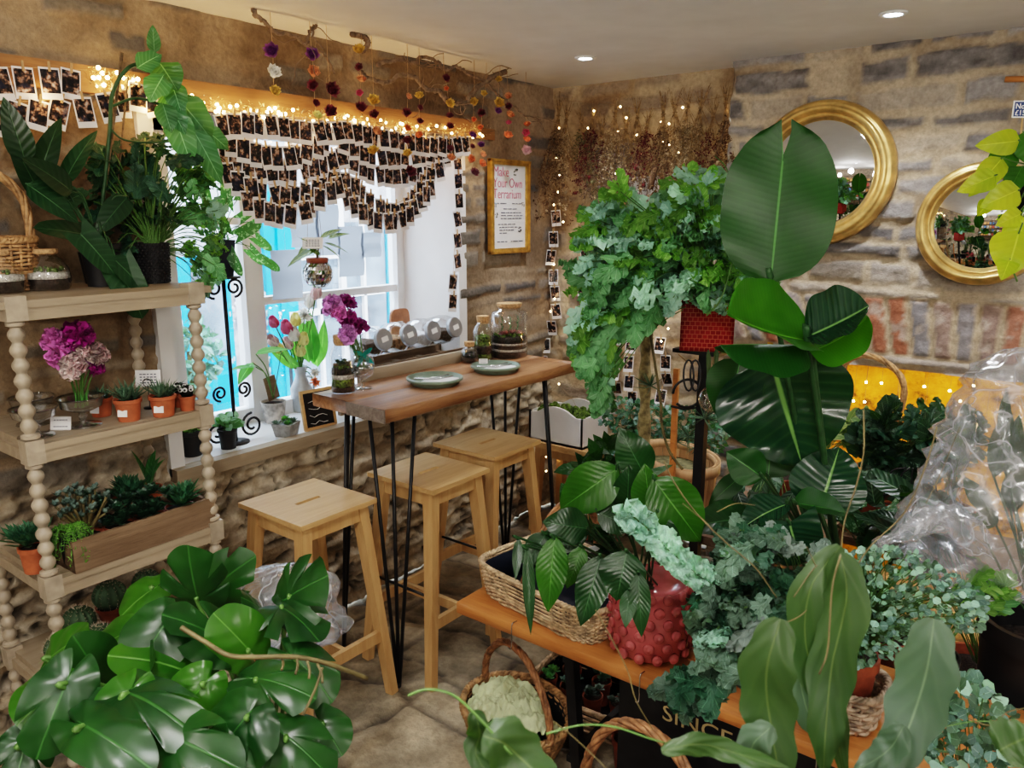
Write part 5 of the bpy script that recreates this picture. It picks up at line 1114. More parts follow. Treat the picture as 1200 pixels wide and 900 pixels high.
lights('fairy_light_garland', 'dense warm fairy light garland along the lintel above the window', wires, bl, .0062, 'bulb')
M['foil'] = plain('crumpled lampwork', (.80,.62,.36), .3, .4, var=.3, sc=80); b = MB()
for k in range(700):
    i = rng.randrange(len(P)-1); p = P[i].lerp(P[i+1], ra(0,1))+V((ra(-.03,.03), ra(-.02,.02), ra(-.03,.025))); s_ = rv(ra(.006,.014)); b.add([p, p+s_, p+rv(.008)], [(0,1,2)])
setp(b.build('shredded_tinsel', M['foil'], smooth=False), 'pale shredded tinsel tangled round the lintel fairy lights', 'tinsel', kind='stuff')
al = [(655,150),(652,185),(656,205),(649,240),(660,260),(689,150),(696,130),(727,125),(734,138),(724,154),(746,158),(775,143),(784,145),(777,167),(784,170),(800,126),(795,179),(750,181),(721,203),(654,225),(865,113),(862,140),(860,150),(857,165),(854,176),(853,190),(850,205),(857,130),(649,310),(650,350),(645,365),(783,385),(700,400),(775,400)]
bl = [py(u,v,3.44) for u,v in al]; hub = sorted(bl, key=lambda p: p.x)
lights('fairy_light_string', 'sparse warm fairy lights strung over the dried flower bunches', [spline([py(650,110,3.45)]+[py(u,v,3.45) for u,v in ((650,150),(652,240),(650,310),(645,365))], 6), spline([py(648,118,3.46),py(700,120,3.46),py(760,128,3.46),py(865,110,3.46)], 8), spline([py(865,105,3.46),py(860,150,3.46),py(853,190,3.46),py(850,215,3.46)], 6)], bl, .0042, 'bulb_s')
hl = [(988,445),(1015,448),(1033,449),(1059,445),(1058,453),(1083,453),(1113,458),(1141,452),(1013,471),(1055,468),(1084,479),(1043,552),(1045,560),(1038,583),(950,556),(1000,470),(1036,605),(1125,470),(1140,480),(945,570),(1127,700),(1135,715)]
bl = [py(u,v,3.52) for u,v in hl]; M['bulb_h'] = emis('hearth bulb', (1.0,.72,.35), 45)
lights('fairy_light_curtain', 'drop fairy lights hanging in the gold hearth', [[V((p.x,3.53,1.03)), p] for p in bl]+[[V((-1.1,3.53,1.03)), V((.2,3.53,1.03))]], bl, .0055, 'bulb_h')
lo = [(640,535),(645,541),(640,552),(652,536),(603,538),(655,450),(700,540),(709,541)]
bl = [py(u,v,3.30) for u,v in lo]; lights('fairy_light_string', 'few fairy lights low in the corner under the white crate stool', [spline(bl, 3)], bl, .004, 'bulb_s')
# ------------------------------------------------------------------ contorted willow branches and straw flower strands
def branch(label, pts, r0, r1, twigs=5, X=-2.28):
    t = thing('willow_branch', label, 'branch', tuple(px(*pts[0][:2], X))); P = spline([px(u,v,X+(w_[0] if w_ else 0)) for (u,v,*w_) in pts], 8); P = [p+rv(.004) for p in P]; n = len(P); P = [V((p.x,p.y,min(p.z, ZC-r0))) for p in P]; P[0] = V((P[0].x,P[0].y,max(P[0].z, P[0].z))); b = MB(); r0 *= 1.35; r1 *= 1.35; b.tube(P, [r0+(r1-r0)*i/n for i in range(n)], 7); b.build('main_stem', M['willow'], t, world=True)
    b = MB()
    for k in range(twigs):
        i = rng.randrange(n//4, n-1); q = P[i].copy(); pp = [q.copy()]; d = (rv()+V((0,.6,-.2))).normalized()
        for j in range(7): d = (d+rv(.55)).normalized(); q = q+d*.022; q.z = min(q.z, ZC-.01); pp.append(q.copy())
        b.tube(spline(pp, 3), .0016, 5)
    b.build('twigs', M['willow'], t, world=True)['kind'] = 'stuff'; return t
branch('pale forked willow twig at the left end, under the ceiling', [(296,8),(300,18),(312,28),(322,37),(345,42),(358,52),(372,58),(385,70),(392,88)], .006, .0025, 5)
branch('thick stub of contorted willow pointing up to the ceiling', [(412,22),(417,34),(427,42),(431,53),(424,60)], .008, .007, 1)
branch('long wavy contorted willow branch dipping down to the right', [(418,78),(430,90),(452,97),(470,88),(488,92),(500,104),(515,108),(525,118),(545,120),(556,106),(575,92),(592,84)], .005, .009, 9)
branch('upper wavy contorted willow branch along the ceiling', [(442,76),(455,72),(472,70),(487,75),(492,66),(512,72),(522,82),(535,78),(552,88),(572,96)], .006, .004, 7)
branch('thin pale willow twig reaching past the window corner', [(572,98),(584,112),(600,122),(612,134),(628,138),(636,145)], .004, .0015, 4)
branch('short dark willow fork over the purple flower strand', [(360,50),(363,36),(370,30),(366,42),(380,58)], .004, .002, 2)
sf = {}
def strawflower(m):
    b = MB(); n = 44
    for i in range(n):
        a = i*2.399; e = -.2+1.35*i/n; b.leaf((0,0,0), (math.cos(a)*math.cos(e), math.sin(a)*math.cos(e), math.sin(e)), (0,0,1), (.019-.006*i/n), .010, 'round', -1.1, .2, nl=3, nw=2, c=ra(.7,1.4))
    b.ball((0,0,.004), .008, 6, (1,1,.6)); return b
fl = [([(258+62,60,'p_viol',1.1),(320,85,'p_white',1),(321,107,'p_yel',.8)],(318,38),'strand of violet, white and yellow dried flower heads, leftmost'),
 ([(366,65,'p_viol',1),(367,84,'p_peach',.9),(368,101,'p_wine',.9),(369,121,'p_wine',.6),(371,137,'p_cream',.8)],(364,48),'strand of violet and peach dried flowers, second from the left'),
 ([(387,106,'p_wine',1.2),(388,132,'p_wine',1)],(384,72),'short strand with two big wine coloured dried flowers'),
 ([(421,60,'p_yel',.9),(422,80,'p_wine',.7),(423,95,'p_peach',.8),(422,110,'p_hot',.6),(423,127,'p_wine',.9)],(424,52),'strand of mixed dried flowers below the willow stub'),
 ([(438,119,'p_yel',1),(439,135,'p_wine',.8),(440,156,'p_peach',.9),(438,178,'p_yel',.9)],(437,92),'strand of yellow and peach dried flowers left of the window centre'),
 ([(478,114,'p_peach',.6),(477,133,'p_wine',.8),(478,150,'p_orange',.6),(478,166,'p_wine',.8),(478,181,'p_yel',.8),(480,202,'p_wine',1.0)],(478,89),'long strand ending in a red flower over the window centre'),
 ([(492,114,'p_yel',.8),(491,127,'p_wine',.6),(492,143,'p_wine',.6),(492,159,'p_orange',.7)],(492,94),'strand of yellow and wine flowers in the window centre'),
 ([(522,92,'p_wine',.7),(524,104,'p_orange',.5),(526,122,'p_yel',.9),(527,137,'p_wine',.7),(527,149,'p_wine',.7),(527,175,'p_wine',.7),(528,186,'p_peach',.8)],(520,82),'strand of wine and yellow flowers near the lights right end'),
 ([(555,120,'p_yel',.8),(555,140,'p_orange',.5),(553,160,'p_viol',.8),(553,172,'p_wine',.5),(554,186,'p_orange',.8),(555,203,'p_wine',.9)],(556,106),'strand beside the top left corner of the framed poster'),
 ([(567,110,'p_yel',.6),(565,133,'p_wine',.8),(564,150,'p_orange',.6),(564,171,'p_viol',.7),(565,182,'p_peach',.7),(564,192,'p_orange',.8)],(570,98),'strand touching the top of the framed poster'),
 ([(584,94,'p_yel',.7),(585,121,'p_yel',1),(583,131,'p_viol',.7)],(586,86),'strand of yellow dried flowers from the branch end'),
 ([(596,114,'p_peach',.8),(596,125,'p_wine',.7),(597,136,'p_peach',.9),(596,145,'p_hot',.6),(595,160,'p_orange',.9)],(594,86),'strand of peach and coral flowers right above the poster'),
 ([(618,147,'p_orange',.7),(617,156,'p_hot',.8),(617,165,'p_orange',.8),(617,176,'p_blush',1)],(616,134),'rightmost strand of coral dried flowers by the room corner')]
for hs, top, lb in fl:
    X = -2.27; t = thing('dried_flower_strand', lb, 'dried flowers', tuple(px(top[0],top[1],X))); b = MB(); tp0 = px(top[0],top[1],X); b.tube([V((tp0.x,tp0.y,ZC-.001)), tp0]+[px(u,v,X) for u,v,_,_ in hs], .0008, 4); b.build('thread', M['peg'], t, world=True)
    for (u,v,m,s_) in hs:
        if m not in sf: o = strawflower(m).build('flower_head', M[m], t); sf[m] = o
        else: o = sf[m].copy(); col.objects.link(o); o.parent = t
        o.location = px(u,v,X)-V(t.location); o.scale = (s_*1.75,)*3; o.rotation_euler = (ra(.7,1.6), ra(-.5,.5), ra(.2,1.6))
# ------------------------------------------------------------------ dried bunches in the alcove
M['dry1'] = plain('dried straw', (.34,.24,.13), .9, var=.4, sc=60, bst=0); M['dry2'] = plain('dried brown seed heads', (.16,.095,.055), .9, var=.4, sc=60, bst=0); M['dry3'] = plain('dried wine red heads', (.15,.03,.035), .9, var=.4, sc=60, bst=0); M['dry4'] = plain('dried grey lavender', (.24,.19,.17), .9, var=.4, sc=60, bst=0)
M['dry5'] = plain('dried pale heads', (.50,.40,.27), .9, var=.4, sc=60, bst=0); M['drygreen'] = plain('dried olive leaves', (.16,.15,.075), .9, var=.4, sc=60, bst=0)
db = [(654,105,225,'dry2',16,'dark seed head'),(668,110,215,'dry5',20,'pale straw'),(682,125,190,'drygreen',16,'olive leafed'),(695,118,190,'dry3',18,'wine red'),(706,120,235,'dry4',34,'grey lavender'),(720,115,200,'dry5',18,'pale grass'),(734,120,225,'dry4',24,'grey brown'),(747,118,195,'dry1',14,'straw coloured'),(762,120,185,'dry3',16,'small dark red'),(777,100,225,'dry2',14,'bulrush'),(792,105,205,'dry1',22,'long straw stemmed'),(808,100,195,'dry5',26,'pale poppy headed'),(822,100,210,'dry1',30,'bushy straw'),(838,105,215,'dry3',26,'dark red bushy'),(852,95,205,'dry2',16,'slanting brown')]
for i, (u, v0, v1, m, spread, adj) in enumerate(db):
    top = py(u+ra(-3,3),v0+ra(-6,8),3.455); bot = py(u-3+ra(-10,10),v1+22,3.40); t = thing('dried_flower_bunch', '%s dried bunch hanging upside down, %s from the left' % (adj, ORD[i]), 'dried flowers', tuple(top)); b = MB(); h = MB(); L = (top-bot).length; sp = spread*.0062
    for k in range(22 if i % 3 else 30):
        a = ra(-1,1); e = bot+V((a*sp, ra(-.05,.03), ra(-.06,L*.35))); tie = top.lerp(bot,.22); s_ = tie+(tie-e)*ra(.10,.30)+V((ra(-.01,.01),0,0)); s_.z = min(s_.z, ZC-.03); mid = tie+V((ra(-.006,.006),ra(-.006,.006),0)); P_ = spline([s_, mid, mid.lerp(e,.5)+V((ra(-.012,.012),0,0)), e], 3); b.tube(P_, .0010, 3)
        for q in P_[-5:]:
            for _ in range(6): h.leaf(q+rv(.012), rv()+V((0,0,-.3)), rv(), ra(.010,.022), ra(.004,.009), 'ovate', .3, .2, nl=2, nw=2)
        if k % 3 == 0: h.ball(e, ra(.005,.010), 5)
    b.ring([top.lerp(bot,.22)+V((.011*math.cos(q),.011*math.sin(q),0)) for q in (0,1,2,3,4,5,6)], .002, 4)
    if adj == 'bulrush': h.tube([py(768,195,3.38), py(762,222,3.37)], .014, 8)
    b.build('stems', M['dry1'], t, world=True); h.build('dried_heads', M[m], t, world=True)['kind'] = 'stuff'
t = thing('bark_stick', 'long knobbly bare stick hanging at the alcove right edge', 'stick', tuple(py(862,100,3.42))); b = MB(); b.tube(spline([py(862,100,3.42),py(858,130,3.40),py(848,155,3.40),py(838,185,3.39)], 6), .005, 6); b.build('stick', M['stick'], t, world=True)
# ------------------------------------------------------------------ display table behind the bench
dt = thing('display_table', 'low dark wooden display table behind the bench, under the split wood basket', 'table', (-1.0,2.55,0))
b = MB(); b.box((-1.0,2.52,.60), (.72,.50,.03)); b.build('table_top', M['rustic'], dt, smooth=False, world=True)
for x in (-1.33,-.67):
    for y in (2.30,2.74): b = MB(); b.box((x,y,.293), (.04,.04,.585)); b.build('leg', M['rustic'], dt, smooth=False, world=True)
ht = thing('hearth_bench', 'low dark bench of foliage plants standing in front of the gold hearth', 'bench', (-.45,3.08,0))
b = MB(); b.box((-.42,3.08,.46), (1.15,.36,.03)); b.build('bench_top', M['rustic'], ht, smooth=False, world=True)
for x in (-.95,.10):
    for y in (2.94,3.22): b = MB(); b.box((x,y,.223), (.04,.04,.445)); b.build('leg', M['rustic'], ht, smooth=False, world=True)
# bushel basket of split wood
bx, by = -1.155, 2.46; t = thing('split_wood_basket', 'oval split wood bushel basket of air plants behind the black post', 'basket', (bx,by,.616), R(-37)); n = 26; ax, ay, hh = .185, .125, .19
for k in range(n):
    th = 2*math.pi*(k+.5)/n; dth = math.pi/n*.93; b = MB(); v = []
    for f, z in ((.86,0),(.95,hh*.5),(1.0,hh)):
        for q in (-1,1):
            for o_ in (0,-.004): v.append((math.cos(th+q*dth)*(ax*f+o_), math.sin(th+q*dth)*(ay*f+o_), z))
    if k == 0: bb = MB()
    bb.add(v, [(0,2,6,4),(4,6,10,8),(1,5,7,3),(5,9,11,7),(0,4,5,1),(4,8,9,5),(2,3,7,6),(6,7,11,10),(8,10,11,9)])
bb.build('staves', M['bushel'], t, smooth=False)
def band(z0, z1, off): 
    b = MB(); k = 64; v = []
    for j in range(k):
        th = 2*math.pi*j/k; c_o, s_o = math.cos(th), math.sin(th); v += [((ax+off)*c_o,(ay+off)*s_o,z0),((ax+off)*c_o,(ay+off)*s_o,z1),((ax+off-.006)*c_o,(ay+off-.006)*s_o,z1),((ax+off-.006)*c_o,(ay+off-.006)*s_o,z0)]
    b.add(v, [(j*4+i,((j+1)%k)*4+i,((j+1)%k)*4+(i+1)%4,j*4+(i+1)%4) for j in range(k) for i in range(4)]); return b
band(hh-.03,hh+.006,.008).build('rim_band', M['bushel'], t); band(hh-.02,hh+.004,-.006).build('inner_band', M['bushel'], t)
b = MB(); b.add([(math.cos(2*math.pi*j/32)*ax*.93, math.sin(2*math.pi*j/32)*ay*.93, hh*.72) for j in range(32)], [tuple(range(32))]); b.build('moss_bed', M['drygreen'], t)
def airplant(label, p, L=.06, n=30, mat='L_haw'):
    t = thing('air_plant', label, 'air plant', tuple(p)); b = MB()
    for i in range(n): d = rv()+V((0,0,.5)); b.leaf((0,0,0), d, rv(), L*ra(.6,1.1), .005, 'spike', ra(-.6,1.2), .4, nl=5, nw=2, c=ra(.6,1.2))
    b.build('leaves', M[mat], t); return t
for (u,v,lb) in ((792,517,'grey air plant in the split wood basket, left one'),(806,512,'brown tipped air plant in the middle of the split wood basket'),(762,452,'air plant mounted on the upright cork bark stake'),(826,490,'air plant hanging under the glass bubble'),(815,525,'air plant at the right in the split wood basket')): airplant(lb, pd(u,v,2.62 if v > 500 else (2.5 if u < 800 else 2.25)), .07)
t = thing('bark_stake', 'cork bark stake standing upright in the split wood basket', 'stake', tuple(pd(757,520,2.62))); b = MB(); a = pd(757,388,2.6); c = V((pd(757,520,2.62).x, pd(757,520,2.62).y, .75)); P = [c.lerp(a,i/16)+rv(.003) for i in range(17)]; b.tube(P, [.020+.004*math.sin(i*1.3) for i in range(17)], 9); b.build('stake', plain('cork bark', (.30,.25,.13), .9, var=.4, sc=40, bst=.8), t, world=True)
t = thing('wooden_rod', 'thin orange wooden rod upright beside the black post', 'rod', tuple(pd(790,530,2.55))); b = MB(); a = pd(793,432,2.5); c = pd(789,530,2.55); b.beam(V((c.x,c.y,.75)), a, .018,.012); b.build('rod', M['bench'], t, smooth=False, world=True)
# black post with scrolls carrying the red tile cube
pxx, pyy = -.972, 2.235
t = thing('post_stand', 'black iron post with curled hooks carrying the red cube planter', 'plant stand', (pxx,pyy,0)); b = MB(); b.beam((0,0,0), (0,0,1.235), .030, .030); b.box((0,0,.01), (.22,.22,.02)); b.box((0,0,1.24), (.15,.15,.012)); b.build('post', M['black'], t, smooth=False)
b = MB(); mzr = Matrix.Rotation(R(38),3,'Z'); 
for (s_, z, r_) in ((-1,1.10,.045),(1,1.10,.030)):
    pts = [mzr @ V((s_*(.05+r_*math.cos(a)), 0, z+r_*math.sin(a))) for a in [math.pi*(.0+1.75*k/18) for k in range(19)]]; b.tube(pts, .0045, 6)
b.tube([mzr@V((-.015,0,1.055)), mzr@V((-.06,0,1.05)), mzr@V((-.10,0,1.06))], .004, 6); b.tube([mzr@V((.015,0,1.11)), mzr@V((.05,0,1.105)), mzr@V((.07,0,1.12))], .004, 6); b.build('hooks', M['black'], t)
cb = 1.246; t = thing('cube_planter', 'red mosaic tiled cube planter on the black post', 'planter', (pxx,pyy,cb), R(24))
def redtile():
    m, tt, out = newmat('red mosaic tile'); tc = N(tt, 'ShaderNodeTexCoord'); sp = N(tt, 'ShaderNodeSeparateXYZ'); tt.links.new(tc.outputs['Object'], sp.inputs[0]); cx_ = N(tt, 'ShaderNodeCombineXYZ'); tt.links.new(MT(tt,'ADD',sp.outputs[0],sp.outputs[1]), cx_.inputs[0]); tt.links.new(sp.outputs[2], cx_.inputs[1])
    br = N(tt, 'ShaderNodeTexBrick'); tt.links.new(cx_.outputs[0], br.inputs[0]); br.inputs['Scale'].default_value = 28; br.inputs['Mortar Size'].default_value = .028; br.inputs['Brick Width'].default_value = .42; br.inputs['Row Height'].default_value = .36
    br.inputs['Color1'].default_value = (.20,.008,.012,1); br.inputs['Color2'].default_value = (.30,.018,.02,1); br.inputs['Mortar'].default_value = (.42,.12,.07,1); prin(tt, out, br.outputs[0], .22, nrm=bump(tt, br.outputs[1], -.3, .003)); return m
b = MB(); S_ = .155; hS = .165
for (x, y, w, d) in ((0,-S_/2+.004,S_,.008),(0,S_/2-.004,S_,.008),(-S_/2+.004,0,.008,S_),(S_/2-.004,0,.008,S_)): b.box((x,y,hS/2), (w,d,hS))
b.box((0,0,.004), (S_,S_,.008)); b.build('tiled_box', redtile(), t, smooth=False); b = MB(); b.box((0,0,hS-.025), (S_-.012,S_-.012,.006)); b.build('soil', M['soil'], t, smooth=False)
t = thing('potted_fern', 'huge blue green lobed fern cascading from the red cube planter', 'fern', (pxx,pyy,cb+hS-.022)); cr_ = V((pxx,pyy,cb+hS-.01))
P1_ = sample([(690,250),(730,225),(770,240),(840,205),(860,235),(840,270),(890,310),(895,330),(850,350),(800,345),(740,370),(690,370),(680,300)], 230, 2.22, .17)
P2_ = sample([(665,380),(700,330),(740,340),(775,370),(745,385),(720,400),(712,470),(695,475),(685,420),(668,400)], 80, 2.2, .08)
P3_ = sample([(668,262),(690,245),(735,215),(725,245),(690,280)], 14, 2.15, .05)+sample([(790,215),(800,203),(835,205),(845,240),(800,240)], 16, 2.1, .05)+sample([(860,300),(905,290),(918,320),(885,365),(845,352)], 34, 2.08, .05)
mass(t, cr_, P1_, (.07,.13), .52, 'frond', ['L_fern','L_fern_sh','L_fern_lt'], lobes=4, nl=18, wts=[4,6,3], sag=.05, every=2, up=.6, wave=.55)
mass(t, cr_, P2_, (.07,.13), .5, 'frond', ['L_fern','L_fern_lt','L_fern_sh'], lobes=4, nl=18, wts=[6,2,1], droop=1.1, sag=.06, every=2)
mass(t, cr_, P3_, (.06,.09), .6, 'frond', ['L_fern_lt','L_fern_sh'], lobes=4, nl=18, wts=[3,1], sag=.03)
b = MB()
for k in range(40): q = pd(ra(812,850), ra(325,347), 2.2+ra(-.05,.05)); b.tube(spline([cr_+V((ra(-.05,.05),ra(-.05,.05),-.005)), (cr_+q)/2+V((0,0,.02)), q], 3), .001, 4)
b.build('wiry_stems', M['stem_br'], t, world=True)
b = MB(); b.tube(spline([pd(u,v,2.0) for u,v in ((868,250),(862,290),(852,330),(842,355),(828,370))], 6), .002, 5); b.tube(spline([pd(u,v,2.05) for u,v in ((838,183),(850,195),(856,215),(850,245),(830,270))], 6), .0016, 5); b.build('stems', M['stem'], t, world=True)
# hanging glass bubble and trailing strap stems
p = pd(834,468,2.12); t = thing('glass_bubble', 'clear blown glass bubble hanging from the stand hook', 'ornament', tuple(p)); b = MB(); b.ball((0,0,0), .036, 24); b.lathe([(.012,.034),(.007,.04),(.006,.052),(.009,.056)], 14); b.build('glass', M['glass'], t)
b = MB()
for k in range(26): q = rv(.026); b.tube(spline([q, rv(.02), rv(.028)], 3), .0007, 3)
b.build('silver_strands', M['steel'], t); b = MB(); b.tube([(0,0,.05),(.0,.0,.12)], .0008, 4); b.build('cord', M['wire'], t)
t = thing('shears', 'black handled shears hanging from the stand hook', 'shears', tuple(pd(808,410,2.2))); b = MB(); 
for s_ in (0,1): b.ring([pd(807+s_*8+6*math.cos(a), 440+18*math.sin(a), 2.2) for a in [6.283*k/16 for k in range(16)]], .003, 5)
b.build('handles', M['black'], t, world=True); b = MB(); b.tube([pd(795,415,2.2), pd(806,425,2.2)], .002, 4); b.build('cord', M['wire'], t, world=True)
t = thing('strap_stems', 'pale hanging strap stems below the red cube', 'potted plant', tuple(pd(836,410,2.12))); b = MB(); a = pd(830,410,2.12); b.leaf(a, pd(831,455,2.12)-a, CAM-a, .12, .012, 'strap', .1, .2, nl=8); a = pd(840,408,2.12); b.leaf(a, pd(836,455,2.12)-a, CAM-a, .12, .014, 'strap', .1, .2, nl=8); b.build('straps', M['L_epi'], t, world=True)
# blue green bushes behind, near the wall
def bush(label, base, poly, d, n, mats, L=(.018,.034), crown_dz=.0, W=.6, hgt=.10, r=.06, name='potted_shrub', shape='ovate', dj=.07, pot='terra_dk', every=5):
    t = thing(name, label, 'potted plant', base); mkpot(t, r, hgt, M[pot]); c = V(base)+V((0,0,hgt))
    mass(t, c, sample(poly, n, d, dj), L, W, shape, mats, nl=4, nw=2, wave=0, every=every, sag=.02, fwd=0); return t
pt = thing('low_stool', 'low dark stool against the alcove wall carrying two small leaved bushes', 'stool', (-1.655,3.28,0)); b = MB(); b.box((0,0,.47), (.42,.26,.03)); b.build('seat', M['rustic'], pt, smooth=False)
for a in (-1,1):
    for c in (-1,1): b = MB(); b.beam((a*.17,c*.09,.457), (a*.19,c*.11,0), .035,.035); b.build('leg', M['rustic'], pt, smooth=False)
bush('dense small leaved blue green bush against the wall right of the white crate', (-1.78,3.27,.486), [(700,480),(725,465),(760,470),(790,480),(790,525),(760,530),(700,495)], 3.35, 420, ['L_bush','L_small'], (.02,.035))
bush('second dense blue green bush behind the black post', (-1.54,3.27,.486), [(780,475),(815,478),(850,470),(862,500),(845,530),(800,525)], 3.25, 300, ['L_bush','L_small'], (.02,.035))
bush('bushy glossy plant low behind the third stool', (-1.60,2.62,0), [(664,548),(690,530),(716,520),(714,545),(690,552),(668,550)], 2.9, 26, ['L_mon'], (.07,.11), W=.5, hgt=.3, r=.11, every=1, shape='lance')
# ------------------------------------------------------------------ bird of paradise plant
SP = V((-.50,2.175,0)); pf_ = thing('bird_of_paradise', 'tall bird of paradise plant with huge paddle leaves, centre right', 'potted plant', (SP.x,SP.y,0)); mkpot(pf_, .125, .62, M['blackplastic'], rim=.08)
def bigleaf(u0,v0,u1,v1,wpx,d,mat,dz=0,fold=.12,bend=.2,nrm=None,shape='paddle',d1=None,tw=0,split=False,wave=.03,par=pf_,name='leaf',stem=True,base=None,nl=22,nw=14,mats='stem_dk',sr=.007):
    a = pd(u0,v0,d); c = pd(u1,v1,d1 or d); dr = c-a; W = wpx*d/FPX; nn = (CAM-a).normalized() if nrm is None else V(nrm); b = MB(); b.leaf(a, dr, nn, dr.length, W, shape, bend, fold, wave, nl, nw, .06, tw)
    if split:
        m = nw+1; b.f = [f for f in b.f if not ((f[0] % m) in (nw//2,) and f[0]//m >= nl-4)]
        for i in range(nl-4, nl+1):
            b.v[i*m+nw//2+1] = tuple(V(b.v[i*m+nw//2]).lerp(V(b.v[i*m+nw//2+1]), (i-nl+4)/4))
            for j in range(m):
                q = (j-nw/2)/(nw/2); s_ = dr.normalized().cross(nn).normalized(); b.v[i*m+j] = tuple(V(b.v[i*m+j])+s_*(-1 if q > 0 else 1)*(-.010)*(i-nl+4)/4+dr.normalized()*(.014*math.sin(abs(q)*3)*(i-nl+4)/4))
    o = b.build(name, M[mat], par, world=True)
    if stem:
        s0 = base or V((SP.x+ra(-.02,.02),SP.y+ra(-.02,.02),.58)); q = MB(); q.tube(spline([s0, s0.lerp(a,.5)+V((ra(-.01,.01),0,.0)), a, a+dr*.04], 6), [sr*1.4]+[sr]*60 if False else sr, 8); q.build('petiole', M[mats], par, world=True)
        k = MB(); nrm_ = nn.normalized(); k.tube([a+dr*(f*.9)-nrm_*(.003) for f in (0,.2)], sr*.6, 6)
    return o
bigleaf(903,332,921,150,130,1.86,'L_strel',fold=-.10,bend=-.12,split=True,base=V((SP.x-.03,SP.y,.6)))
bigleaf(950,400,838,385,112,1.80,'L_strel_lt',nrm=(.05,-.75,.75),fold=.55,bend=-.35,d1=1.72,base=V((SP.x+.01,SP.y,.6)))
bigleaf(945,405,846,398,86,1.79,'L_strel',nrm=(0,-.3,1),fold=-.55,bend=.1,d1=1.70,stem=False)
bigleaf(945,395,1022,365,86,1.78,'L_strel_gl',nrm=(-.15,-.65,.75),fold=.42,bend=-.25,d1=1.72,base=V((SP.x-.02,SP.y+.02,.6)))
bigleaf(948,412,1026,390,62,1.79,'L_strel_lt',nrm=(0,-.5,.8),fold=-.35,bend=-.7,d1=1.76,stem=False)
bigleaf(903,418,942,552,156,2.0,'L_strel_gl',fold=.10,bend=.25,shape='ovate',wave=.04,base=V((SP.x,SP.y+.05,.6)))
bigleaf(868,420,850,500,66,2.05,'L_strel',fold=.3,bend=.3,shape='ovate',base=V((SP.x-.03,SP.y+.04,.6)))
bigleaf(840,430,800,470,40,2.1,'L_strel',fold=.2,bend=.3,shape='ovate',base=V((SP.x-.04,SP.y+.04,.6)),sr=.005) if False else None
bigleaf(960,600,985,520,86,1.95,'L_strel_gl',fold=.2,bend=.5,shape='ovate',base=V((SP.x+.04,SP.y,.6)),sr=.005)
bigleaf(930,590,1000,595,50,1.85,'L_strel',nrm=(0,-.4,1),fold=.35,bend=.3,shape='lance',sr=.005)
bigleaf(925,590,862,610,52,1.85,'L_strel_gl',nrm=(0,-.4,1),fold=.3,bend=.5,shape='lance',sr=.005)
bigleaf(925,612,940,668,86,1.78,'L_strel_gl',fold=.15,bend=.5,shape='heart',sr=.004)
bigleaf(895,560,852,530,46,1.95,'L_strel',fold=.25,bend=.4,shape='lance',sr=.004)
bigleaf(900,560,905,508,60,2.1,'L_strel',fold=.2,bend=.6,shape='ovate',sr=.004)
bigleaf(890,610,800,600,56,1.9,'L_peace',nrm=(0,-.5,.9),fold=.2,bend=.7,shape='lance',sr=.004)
# ------------------------------------------------------------------ things on the bench
t = thing('wicker_tray', 'rectangular pale wicker tray basket at the left end of the bench', 'basket', (-1.19,1.805,BZ+.002), R(-9)); basket(t, [(.222,.150,0),(.232,.160,.05),(.242,.168,.105)], M['wicker_lt'], n=6, rows=17, stakes=44, rr=.0036, rimr=.008, segs=176, liner=M['navypot'])
handle(t, [(-.02,.165,.10),(-.02,.15,.22),(-.02,.06,.30),(-.02,-.0,.27)][:3]+[(-.02,-.05,.28),(-.02,-.165,.10)], M['wicker_dk'], .010)
# pink pot with raised dots
PPX, PPY = -.87, 1.735
t = thing('ceramic_pot', 'coral pink glazed pot with raised dots on the bench', 'pot', (PPX,PPY,BZ+.001)); b = MB(); PK = 1.2; pr = [(r*PK,z*PK) for r,z in [(0,0),(.070,0),(.080,.010),(.089,.06),(.090,.10),(.084,.145),(.080,.165),(.076,.165),(.078,.14),(0,.13)]]; b.lathe(pr, 48); M['pinkglaze'] = plain('coral glaze', (.46,.11,.115), .2, var=.2, sc=14, bst=.05, coat=.5); b.build('pot_body', M['pinkglaze'], t)
b = MB()
for row in range(6):
    z = (.018+row*.028)*PK; r_ = (.084+.007*math.sin((z/PK/.165)*3.1))*PK
    for k in range(14):
        a = 2*math.pi*(k+.5*(row%2))/14; c = V((r_*math.cos(a), r_*math.sin(a), z)); m = Matrix.Rotation(a,3,'Z') @ Matrix.Rotation(R(90),3,'Y'); b.lathe([(.0145,-.003),(.014,.004),(.0105,.007),(.0075,.0065),(.0045,.010),(0,.011)], 14, c, m)
b.build('raised_dots', M['pinkglaze'], t)
t = thing('peace_lily', 'peace lily with drooping glossy leaves in the coral pot and tray', 'potted plant', (PPX,PPY,BZ+.165)); c0 = V((PPX-.02,PPY,BZ+.175))
